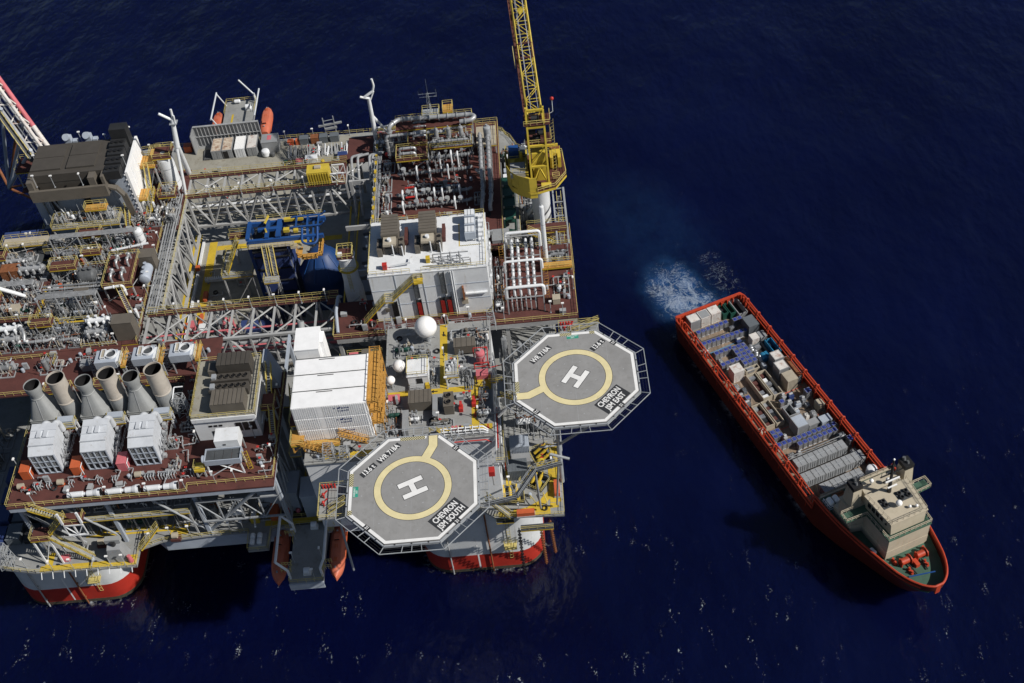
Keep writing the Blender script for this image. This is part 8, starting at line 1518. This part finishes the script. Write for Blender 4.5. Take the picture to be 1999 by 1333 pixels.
# rubbing bands along the sheer
for sg in (1, -1):
    SH.p('rubbing_band', MB().pipe([(s, sg*(hb(s)+.06), top(s)-.9) for s in st[2:-3]], .2, 6), 'ship_orange')
    SH.p('bulwark_cap', MB().pipe([(s, sg*max(hb(s)-.05, 0), top(s)) for s in st[11:]], .22, 7), 'ship_orange')
    SH.p('bulwark_cap', MB().pipe([(s, sg*(hb(s)-.1), BW) for s in st[:11]], .24, 7), 'ship_orange')
    # inner face and cargo rail
    m = MB(); q = [(s, sg*(hb(s)-.32)) for s in st[:11]]
    for (a, b) in zip(q[:-1], q[1:]): m.add([(a[0], a[1], DK), (b[0], b[1], DK), (b[0], b[1], BW), (a[0], a[1], BW), (a[0], a[1]+sg*.25, BW), (b[0], b[1]+sg*.25, BW)], [(0,1,2,3), (3,2,5,4)])
    SH.p('bulwark_inner', m, 'ship_orange')
    for k in range(22):
        s = 2+k*2.55; SH.p('bulwark_rib', MB().bx(s-.08, s+.08, sg*8.45-.35, sg*8.45+.1, DK, BW), 'ship_orange')
    m = MB()
    m.pipe([(3.4, sg*7.7, DK), (3.4, sg*7.7, 7.4), (57.4, sg*7.7, 7.4)], .17, 7).pipe([(3.4, sg*7.7, 6.2), (57.4, sg*7.7, 6.2)], .12, 6)
    for k in range(12): s = 3.6+k*4.85; m.bar((s, sg*7.7, DK), (s, sg*7.7, 7.4), .26).pipe([(s, sg*7.7, 7.4), (s, sg*8.0, 8.0), (s, sg*8.5, 7.6), (s, sg*8.6, BW)], .15, 6)
    SH.p('cargo_rail', m, 'ship_orange')
SH.p('stern_bulwark', MB().bx(-.02, .35, -8.2, 8.2, DK, 6.4).bx(-.1, .6, -8.3, 8.3, 6.4, 6.62), 'ship_orange'); m = MB()
for k in range(11): y = -7.4+k*1.5; m.bx(.35, .9, y-.08, y+.08, DK, 6.3)
SH.p('stern_rib', m, 'ship_orange'); SH.p('stern_door', MB().bx(.36, 1.0, -2.6, .4, DK, 6.0), 'ship_orange')
for sg in (1, -1):
    m = MB()
    for k in range(4): m.tube((1.2+k*1.1, sg*7.9, DK), (1.2+k*1.1, sg*7.9, 7.2), .22, 8)
    SH.p('stern_bitt', m, 'ship_orange')
SH.p('cargo_deck', MB().bx(.1, 58.4, -8.4, 8.4, DK-.3, DK), 'ship_deck')
for s in (28.6, 36.8): SH.p('deck_line', MB().bx(s, s+.15, -7.2, 7.2, DK+.004, DK+.01), 'red')
fd = [(s, hb(s)-.35) for s in st[11:-2]]; SH.p('forecastle_deck', MB().prism([(x, -y) for x, y in fd] + [(x, y) for x, y in fd[::-1]], FC-.3, FC), 'ship_green'); SH.p('deck_stores', MB().bx(59.0, 60.0, -5.6, -3.0, FC, FC+.9).bx(59.2, 60.6, 4.8, 6.6, FC, FC+1.2).bx(61.0, 61.8, -2.8, 2.4, FC, FC+1.6), 'rust'); SH.p('forecastle_bulkhead', MB().bx(58.2, 58.5, -8.3, 8.3, DK, FC-.3), 'ship_cream')
# superstructure
def block(pts, z0, z1): return MB().prism(pts, z0, z1)
SH.p('deckhouse', block([(62.0, -7.2), (67.4, -7.0), (68.0, -4.8), (75.4, -4.5), (75.4, 4.5), (68.0, 4.8), (67.4, 7.0), (62.0, 7.2)], FC, 11.0), 'ship_cream')
SH.p('deckhouse', block([(63.2, -7.1), (67.3, -6.9), (67.9, -4.75), (75.35, -4.45), (75.35, 4.45), (67.9, 4.75), (67.3, 6.9), (63.2, 7.1)], 11.0, 14.6), 'ship_cream'); SH.p('bridge_deck', block([(66.6, -9.2), (68.6, -9.2), (68.8, -5.0), (75.5, -4.6), (75.5, 4.6), (68.8, 5.0), (68.6, 9.2), (66.6, 9.2)], 14.6, 14.85), 'ship_green'); SH.p('funnel_deck', block([(63.0, -7.2), (66.55, -7.1), (66.55, 7.1), (63.0, 7.2)], 14.6, 14.8), 'ship_cream'); SH.p('upper_house', block([(63.6, -3.7), (67.0, -4.0), (67.0, 4.0), (63.6, 3.7)], 14.8, 17.6), 'ship_cream')
SH.p('wheelhouse', MB().add([(67.2, -4.2, 14.85), (74.4, -3.6, 14.85), (74.4, 3.6, 14.85), (67.2, 4.2, 14.85), (67.0, -4.4, 18.0), (74.2, -3.8, 18.0), (74.2, 3.8, 18.0), (67.0, 4.4, 18.0)], [(0,3,2,1), (4,5,6,7), (0,1,5,4), (1,2,6,5), (2,3,7,6), (3,0,4,7)]), 'ship_cream')
SH.p('wheelhouse_roof', MB().prism([(66.7, -4.6), (74.4, -4.0), (74.4, 4.0), (66.7, 4.6)], 18.0, 18.2), 'ship_cream')
for sg in (1, -1):
    for k in range(5):
        u0 = .08+.18*k; xa = 67.4+6.1*u0; SH.p('window', MB().bx(xa, xa+.8, sg*(4.36-.12*u0*6)-.06, sg*(4.36-.12*u0*6)+.06, 16.2, 17.3), 'glass')
    SH.p('bridge_rail', MB().rail([(66.6, sg*6.6, 14.85), (66.6, sg*9.2, 14.85), (68.6, sg*9.2, 14.85), (68.8, sg*5.0, 14.85), (75.3, sg*4.6, 14.85), (75.3, 0, 14.85)], 1.1, .09, 1.2), 'ship_cream')
    SH.p('funnel', MB().add([(63.4, sg*4.6, 14.75), (66.3, sg*4.6, 14.75), (66.3, sg*6.7, 14.75), (63.4, sg*6.7, 14.75), (63.8, sg*4.7, 19.6), (65.9, sg*4.7, 19.6), (65.9, sg*6.5, 19.6), (63.8, sg*6.5, 19.6)], [(0,1,5,4), (1,2,6,5), (2,3,7,6), (3,0,4,7), (4,5,6,7)]), 'ship_cream')
    SH.p('funnel_cap', MB().bx(63.7, 66.0, sg*5.6-1.0, sg*5.6+1.0, 19.5, 20.5), 'black'); SH.p('exhaust_pipe', MB().tube((64.4, sg*5.4, 20.4), (64.2, sg*5.4, 21.2), .32, 10).tube((65.3, sg*5.6, 20.4), (65.1, sg*5.6, 21.0), .26, 10), 'pipe_dark')
    SH.p('raft_canister', MB().vessel((72.6, sg*6.0, FC+.9), (74.0, sg*5.75, FC+.9), .5, 12), 'white_clean')
for k in range(2): SH.p('raft_canister', MB().vessel((60.0, -7.2+k*1.3, 10.6), (61.7, -7.2+k*1.3, 10.6), .55, 12), 'white_clean')
SH.p('rail', MB().rail([(66.8, -4.4, 18.2), (74.2, -3.7, 18.2), (74.2, 3.7, 18.2), (66.8, 4.4, 18.2)], 1, .07, 1.2), 'ship_cream'); SH.p('raft_frame', MB().rail([(59.6, -7.9, FC), (61.9, -7.9, FC), (61.9, -5.4, FC)], 1.8, .12, .8), 'white')
m = MB().tube((67.9, 0, 18), (67.4, 0, 27.2), .42, 10, .16).bar((67.5, -2.4, 23.4), (67.5, 2.4, 23.4), .2).bar((67.6, -1.6, 21.6), (67.6, 1.6, 21.6), .24)
for y in (-2.2, -1.2, 1.2, 2.2): m.tube((67.5, y, 23.4), (67.5, y, 24.6), .05, 5)
m.bx(66.9, 67.5, -.8, .8, 25, 25.2); SH.p('mast', m, 'black'); SH.p('radar_bar', MB().bx(68.0, 68.25, -1.5, 1.5, 22.0, 22.25).bx(68.3, 68.55, -1.0, 1.0, 20.4, 20.6), 'white_clean'); SH.p('mast_light', MB().sphere((67.4, 0, 27.4), .22, 8, 6), 'white_clean')
for (s, y, r) in ((71.4, -.4, .62), (64.8, -1.8, .42), (66, 1.0, .45), (72.6, 1.2, .3), (73.0, 2.4, .3)): SH.p('satellite_dome', MB().sphere((s, y, 18.2+r*1.6), r, 16, 10).tube((s, y, 18.0), (s, y, 18.2+r), r*.3, 8), 'white_clean')
for (s, y) in ((69.4, -2.4), (70.4, -2.4), (69.2, 1.2), (70.2, 1.2), (69.2, 2.6), (70.2, 2.6)): SH.p('searchlight_ring', MB().lathe((s, y, 18.3), [(.42, 0), (.42, .4), (.3, .4), (.3, 0)], 12, cap=False), 'dark')
SH.p('fan_pad', MB().bx(68.8, 71, -3.1, -1.7, 18.2, 18.3).bx(68.6, 70.8, .5, 3.3, 18.2, 18.3), 'grate'); SH.p('gantry', MB().bar((58.6, -8, 9.4), (58.6, 8, 9.4), .3).bar((59.4, -8, 9.4), (59.4, 8, 9.4), .2).rail([(58.6, -8, 9.4), (58.6, 8, 9.4)], 1, .08, 1.5).bar((58.6, -8, FC), (58.6, -8, 9.4), .4).bar((58.6, 8, FC), (58.6, 8, 9.4), .4), 'ship_cream')
SH.p('aft_winch', MB().tube((60.4, -1, 9.6), (60.4, 2, 9.6), .7, 12).bx(59.7, 61, 2.6, 4.4, FC, 9.8).tube((60.6, -3.6, FC), (60.6, -3.6, 9.8), .5, 10), 'rust')
# windlass on the forecastle
m = MB()
for y in (-1.8, 1.6): m.tube((77.6, y-.9, FC+1), (77.6, y+.9, FC+1), .65, 12).tube((77.6, y+.9, FC+1), (77.6, y+1.05, FC+1), 1.0, 14).bx(77, 78.2, y-1.0, y-.8, FC, FC+1.5).bx(77, 78.2, y+1.1, y+1.3, FC, FC+1.5)
for (s, y) in ((76.6, -3.4), (79.6, -1.9), (79.4, 1.6), (76.8, 3.0)): m.bx(s-.7, s+.7, y-.25, y+.25, FC, FC+.4).tube((s-.4, y, FC), (s-.4, y, FC+.9), .22, 8).tube((s+.4, y, FC), (s+.4, y, FC+.9), .22, 8)
m.bx(77.9, 79.4, -.5, .3, FC, FC+.9); SH.p('windlass', m, 'ship_orange'); SH.p('anchor_chain', MB().tube((78.2, -1.4, FC+.4), (80.6, -1.2, FC+.3), .15, 6).tube((78.2, 1.4, FC+.4), (80.6, 1.1, FC+.3), .15, 6), 'dark'); SH.p('boom_crutch', MB().tube((80.8, -3.2, FC+1), (82.0, 1.6, FC+1.2), .14, 6), 'blue'); SH.p('stem_cap', MB().tube((85.1, -.75, top(85)), (85.1, .75, top(85)), .24, 8).bx(84.9, 85.2, -.5, .5, 8.2, top(85)), 'ship_orange')

# ------------------------------------------------------------------ cargo (each box its own thing, placed in ship axes)
def sp(s, t_): p = SHIP_O + SHIP_D*s + SHIP_E*t_; return (p.x, p.y, DK)
CRZ = SHIP_RZ
_tote = {}
def tote(s, t_, kind, lab, grp, w=1.05, h=1.75):
    key = (kind, lab)
    if key in _tote: return _tote[key].copy(sp(s, t_), CRZ+random.uniform(-.04, .04))
    t = T('tote_tank', lab, 'tote tank', sp(s, t_), CRZ, grp); a = w/2
    t.p('frame', cont_frame(-a, a, -a, a, 0, h, .09), 'foil'); t.p('body', MB().bx(-a+.08, a-.08, -a+.08, a-.08, .12, h-.3), 'foil' if kind != 'dark' else 'cont_grey'); t.p('lid', MB().bx(-a+.1, a-.1, -a+.1, a-.1, h-.3, h-.02).tube((0, 0, h-.02), (0, 0, h+.08), .18, 8), 'blue_lid' if kind != 'grey' else 'foil'); _tote[key] = t; return t
for k in range(10):
    if k != 7: tote(5.6+(k > 7)*.3, -5.5+k*1.15, 'blue', 'silver tote tank with blue lid in the row behind the white aft containers', 'tote tanks, sternmost row')
for k in range(10): tote(9.2+.06*k, -6.0+k*1.14, 'blue', 'silver tote tank with blue lid in the second row ahead of stern', 'tote tanks, second row')
for k in range(4): tote(13.0, -5.0+k*1.14, 'blue', 'silver tote tank with blue lid in the short row before the tote block', 'tote tanks, short row')
for i in range(5):
    for k in range(3): tote(13.4+i*1.25, -.9+k*1.16, 'blue', 'silver tote tank with blue lid in the square block', 'tote tanks, square block')
for k in range(4): tote(16.6, -5.4+k*1.14, 'blue', 'silver tote tank with blue lid beside the lone white container', 'tote tanks by lone container')
for k in range(12): tote(41.2+.02*k, -6.2+k*1.17, 'blue', 'silver tote tank with blue lid in the long row amidships', 'tote tanks, long midships row')
for k in range(8): tote(42.8, -2.2+k*1.17, 'blue', 'silver tote tank with blue lid in the row before the grey racks', 'tote tanks, row before racks')
for i in range(2):
    for k in range(2): tote(37.8+i*1.2, -5.7+k*1.16, 'blue', 'silver tote tank with blue lid in the small cluster by the rail', 'tote tanks, small cluster')
tote(27.2, -5.4, 'blue', 'lone blue lidded tote tank beside the long open trays', None); tote(31.6, 6.6, 'blue', 'lone tall blue lidded tote tank by the far rail', None, 1.3, 2.3); tote(46.4, 7.6, 'blue', 'blue lidded tote tank beside the end of the grey racks', None, 1.5, 2.2); tote(31.4, .4, 'blue', 'lone blue lidded tote tank behind the pipe trays', None)
def cbox(s0, s1, t0, t1, h, m_, lab, name='cargo_container', cat='container', roof=None):
    return container(name, lab, cat, sp((s0+s1)/2, (t0+t1)/2), CRZ, s1-s0, t1-t0, h, m_, roof)
cbox(.9, 3.4, -6.2, -3.7, 2.9, 'cont_grey', 'pale grey container in the stern corner of the ship', roof='rusty_white'); cbox(.9, 3.4, -3.5, -1.1, 2.9, 'rusty_white', 'white container in the middle of the stern trio', roof='cont_grey'); cbox(.9, 3.4, -.9, 1.5, 3.0, 'rusty_white', 'white container at the inner end of the stern trio')
cbox(7.6, 10.9, 4.4, 6.9, 3.4, 'cont_dark', 'dark blue grey container by the far rail'); cbox(12.0, 13.8, 3.6, 5.4, 2.4, 'rusty_white', 'small white container beside a grey one'); cbox(12.0, 14.0, 5.6, 7.2, 2.3, 'cont_grey', 'small grey container beside a white one')
cbox(19.5, 22.0, 4.3, 6.6, 3.4, 'cont_grey', 'pale container next to the blue basket', roof='rusty_white'); cbox(22.4, 25.0, 3.6, 6.0, 3.4, 'cont_grey', 'pale container in the middle of three by the far rail', roof='rusty_white'); cbox(25.8, 28.6, 3.5, 6.0, 3.4, 'tan', 'tan container at the bow end of three by the far rail'); cbox(21.4, 27.8, 6.3, 7.9, 2.6, 'cont_dark', 'long dark container with rusty roof patch against the far rail', roof='rust')
cbox(18.8, 21.2, -5.3, -2.8, 3.2, 'rusty_white', 'lone white container beside the tote block'); cbox(37.0, 40.2, -1.2, 1.4, 3.2, 'cont_grey', 'blue grey container amidships beside the open box', roof='bluegrey'); cbox(34.6, 36.4, 6.3, 7.9, 2.2, 'tan', 'small pale container near the far rail amidships'); cbox(38.4, 40.0, 1.8, 4.2, 2.0, 'cont_grey', 'low grey container next to the blue grey one'); cbox(38.8, 40.6, 4.5, 6.9, 2.2, 'bluegrey', 'low blue grey container by the far rail')
def tray(s0, s1, t0, t1, h, m_, inner, items, lab, name='cargo_tray'):
    t = T(name, lab, 'tray', sp((s0+s1)/2, (t0+t1)/2), CRZ); L, W = s1-s0, t1-t0; a, b = L/2, W/2
    t.p('wall', MB().bx(-a, a, -b, -b+.18, 0, h).bx(-a, a, b-.18, b, 0, h).bx(-a, -a+.18, -b+.18, b-.18, 0, h).bx(a-.18, a, -b+.18, b-.18, 0, h), m_); t.p('floor', MB().bx(-a+.18, a-.18, -b+.18, b-.18, .1, .3), inner); rn = random.Random(int(s0*10))
    for k in range(items): x = -a+.8+(L-1.6)*k/max(1, items-1); ww = rn.uniform(.5, 1.2); t.p('content', MB().bx(x-.45, x+.45, -b*.7, -b*.7+W*.6*ww, .3, .3+rn.uniform(.4, 1.0)), rn.choice(('white', 'cont_grey', 'dark', 'foil', 'brown')))
    return t
tray(21.6, 29.0, -2.6, -.35, 1.5, 'tan', 'brown', 5, 'long tan tray with brown slabs amidships'); tray(21.8, 29.2, -.15, 2.1, 1.5, 'tan', 'dark', 5, 'long tan tray with white bundles amidships'); tray(29.4, 35.8, -5.9, -3.8, 1.3, 'tan', 'dark', 5, 'long tray of black fittings near the near rail'); tray(29.4, 36.0, -3.6, -1.7, 1.4, 'tan', 'cont_grey', 6, 'long tray of silver fittings beside the black ones'); tray(.2, 5.2, 5.2, 7.4, 1.9, 'cont_grey', 'dark', 0, 'deep dark basket in the far stern corner'); tray(.6, 3.6, 2.0, 3.4, 2.0, 'green_dark', 'foil', 3, 'dark green rack of silver cylinders at the stern'); tray(.6, 4.2, 3.6, 5.0, 2.0, 'green_dark', 'dark', 0, 'empty dark green rack at the stern'); tray(14.8, 19.2, 6.0, 7.7, 2.2, 'teal', 'navy', 3, 'bright blue cargo basket against the far rail'); tray(33.2, 36.2, -.8, 1.2, 2.4, 'cont_grey', 'black', 0, 'tall open grey box behind the blue grey container'); tray(14.2, 18.6, 3.2, 5.6, 1.2, 'cont_dark', 'dark', 3, 'low dark tray between totes and the blue basket'); tray(19.2, 20.4, -1.8, 1.6, 1.0, 'tan', 'foil', 2, 'low tan tray closing the tote block')
t = T('sheeted_bundle', 'crumpled silver sheeted bundle beside the tote block', 'bundle', sp(16.4, 3.0), CRZ); m = MB(); rn = random.Random(9)
for k in range(9): m.sphere((-2.4+k*.6, rn.uniform(-.3, .3), .8), rn.uniform(.45, .75), 9, 6)
t.p('sheet', m, 'foil'); t = T('blue_hose_reel', 'blue machine beside the silver bundle', 'machine', sp(18.2, 4.4), CRZ); t.p('drum', MB().tube((-.9, -.5, .9), (.9, -.5, .9), .7, 12).bx(-1.2, 1.2, .2, .9, 0, 1.2), 'teal')
def rack(s, t_, lab, grp, first=[None]):
    if first[0] is None or first[0][0] != lab:
        t = T('bottle_rack', lab, 'rack', sp(s, t_), CRZ, grp); t.p('frame', cont_frame(-1.1, 1.1, -1.12, 1.12, 0, 2.3, .12), 'cont_grey'); t.p('cover', MB().bx(-1.0, 1.0, -1.02, 1.02, 2.15, 2.28), 'cont_grey'); m = MB()
        for i in range(4):
            for j in range(4): m.tube((-.75+i*.5, -.75+j*.5, .1), (-.75+i*.5, -.75+j*.5, 2.0), .2, 7)
        t.p('bottle', m, 'steel'); m = MB()
        for j in range(4): m.bx(1.02, 1.1, -.9+j*.5, -.6+j*.5, .2, 2.1)
        t.p('slat', m, 'galv'); t.p('top_bar', MB().bx(-1.0, 1.0, -.06, .06, 2.28, 2.36).bx(-.06, .06, -1.0, 1.0, 2.28, 2.37), 'galv'); first[0] = (lab, t)
    else: first[0][1].copy(sp(s, t_), CRZ+random.uniform(-.015, .015))
for k in range(5): rack(47.2, -5.0+k*2.36, 'pale grey bottle rack in the row behind the blue totes', 'bottle racks, first row')
for k in range(6): rack(51.0, -5.6+k*2.36, 'pale grey bottle rack in the middle rack row', 'bottle racks, middle row')
for k in range(4): rack(54.8, -3.6+k*2.36, 'pale grey bottle rack in the row next to the bridge', 'bottle racks, row at bridge')
t = T('gas_cylinder_cluster', 'white round tank by the bridge end of the cargo deck', 'tank', sp(55.2, 6.6), CRZ); t.p('shell', MB().vessel((0, 0, 0), (0, 0, 3), 1.1, 16), 'white'); t = T('frame_barrier', 'grey pipe barrier between blue totes and racks', 'barrier', sp(45, 0), CRZ); t.p('rail', MB().rail([(0, -6.4, 0), (0, 6.6, 0)], 1.9, .14, 2), 'cont_grey')
for i, (s, t_) in enumerate(((57.0, -6.2), (57.2, 4.4), (44.6, 6.6))): t = T('deck_machine', ('dark machine at the foot of the bridge by near rail', 'dark machine at the foot of the bridge by the round tank', 'dark machine beside the pipe barrier')[i], 'machine', sp(s, t_), CRZ); t.p('body', MB().bx(-.7, .7, -.9, .9, 0, 1.2).tube((-.3, -.6, 1.2), (-.3, .6, 1.2), .5, 10), 'cont_dark'); t.p('pipe', MB().pipe([(.4, -.6, 0), (.4, -.6, 1.7), (.4, .6, 1.7)], .1, 6), 'white')

rn = random.Random(55)
for i, (s, t_) in enumerate(((29.8, 1.6), (30.6, 3.0), (31.8, 2.0), (33.0, 3.4), (34.2, 2.2), (32.6, 4.8), (33.8, 5.2), (36.6, 3.2), (36.9, 4.8), (23.0, -5.6), (24.4, -4.6), (25.4, -6.0), (28.2, -6.2), (20.4, 2.6), (18.4, -6.6), (7.4, -6.6), (7.2, 2.2), (11.2, -6.6), (11.0, 1.6), (14.8, -5.0), (44.2, -5.0), (44.4, -3.4), (48.9, 6.8), (53.0, -7.2), (56.8, -2.0), (56.9, 1.4), (39.8, -4.0), (35.8, -7.0))):
    k = rn.random(); L, W, H = rn.uniform(.9, 1.7), rn.uniform(.8, 1.3), rn.uniform(.6, 1.7); c = rn.choice(('cont_grey', 'steel', 'tan', 'bluegrey', 'foil', 'cont_dark', 'rusty_white', 'navy')); nm = {'cont_grey': 'grey', 'steel': 'steel grey', 'tan': 'tan', 'bluegrey': 'blue grey', 'foil': 'silver', 'cont_dark': 'dark', 'rusty_white': 'stained white', 'navy': 'navy'}[c]
    zone = 'near the stern' if s < 15 else ('beside the long trays' if s < 30 else ('on the open planks amidships' if s < 41 else 'among the rack rows'))
    t = T('cargo_unit', f'small {nm} cargo unit {"with drum" if k < .4 else "with slings"} {zone}', 'cargo', sp(s, t_), CRZ+rn.uniform(-.12, .12), 'small cargo units ' + zone); t.p('body', MB().bx(-L/2, L/2, -W/2, W/2, .1, H), c); t.p('skid', MB().bx(-L/2-.05, L/2+.05, -W/2, -W/2+.15, 0, .1).bx(-L/2-.05, L/2+.05, W/2-.15, W/2, 0, .1), 'dark')
    if k < .4: t.p('drum', MB().tube((0, -W*.35, H+.28), (0, W*.35, H+.28), .28, 10), 'steel')
    else: t.p('sling', MB().bar((-L/2, -W/2, H), (0, 0, H+.5), .06).bar((L/2, -W/2, H), (0, 0, H+.5), .06).bar((-L/2, W/2, H), (0, 0, H+.5), .06).bar((L/2, W/2, H), (0, 0, H+.5), .06), 'dark')
for i, (pts, c) in enumerate((([(29.2, -1.2), (30.4, 1.0), (32.2, 1.2), (34.4, 4.0), (37, 5.6)], 'dark'), ([(7.2, -5.8), (7.4, -1), (7.0, 3.4)], 'dark'), ([(11.2, -5.6), (11.0, 0), (11.4, 3.2)], 'teal'), ([(44.6, -6), (44.4, 0), (44.8, 5.6)], 'dark'))):
    P = [sp(*p) for p in pts]; onew('deck_hose', MB().pipe([(p[0], p[1], DK+.1) for p in P], .1, 6, 6), c, ('black hose snaking over the open planks amidships', 'black hose between the two aft tote rows', 'blue hose ahead of the second tote row', 'black hose behind the pipe barrier')[i], 'hose', (P[0][0], P[0][1], DK))
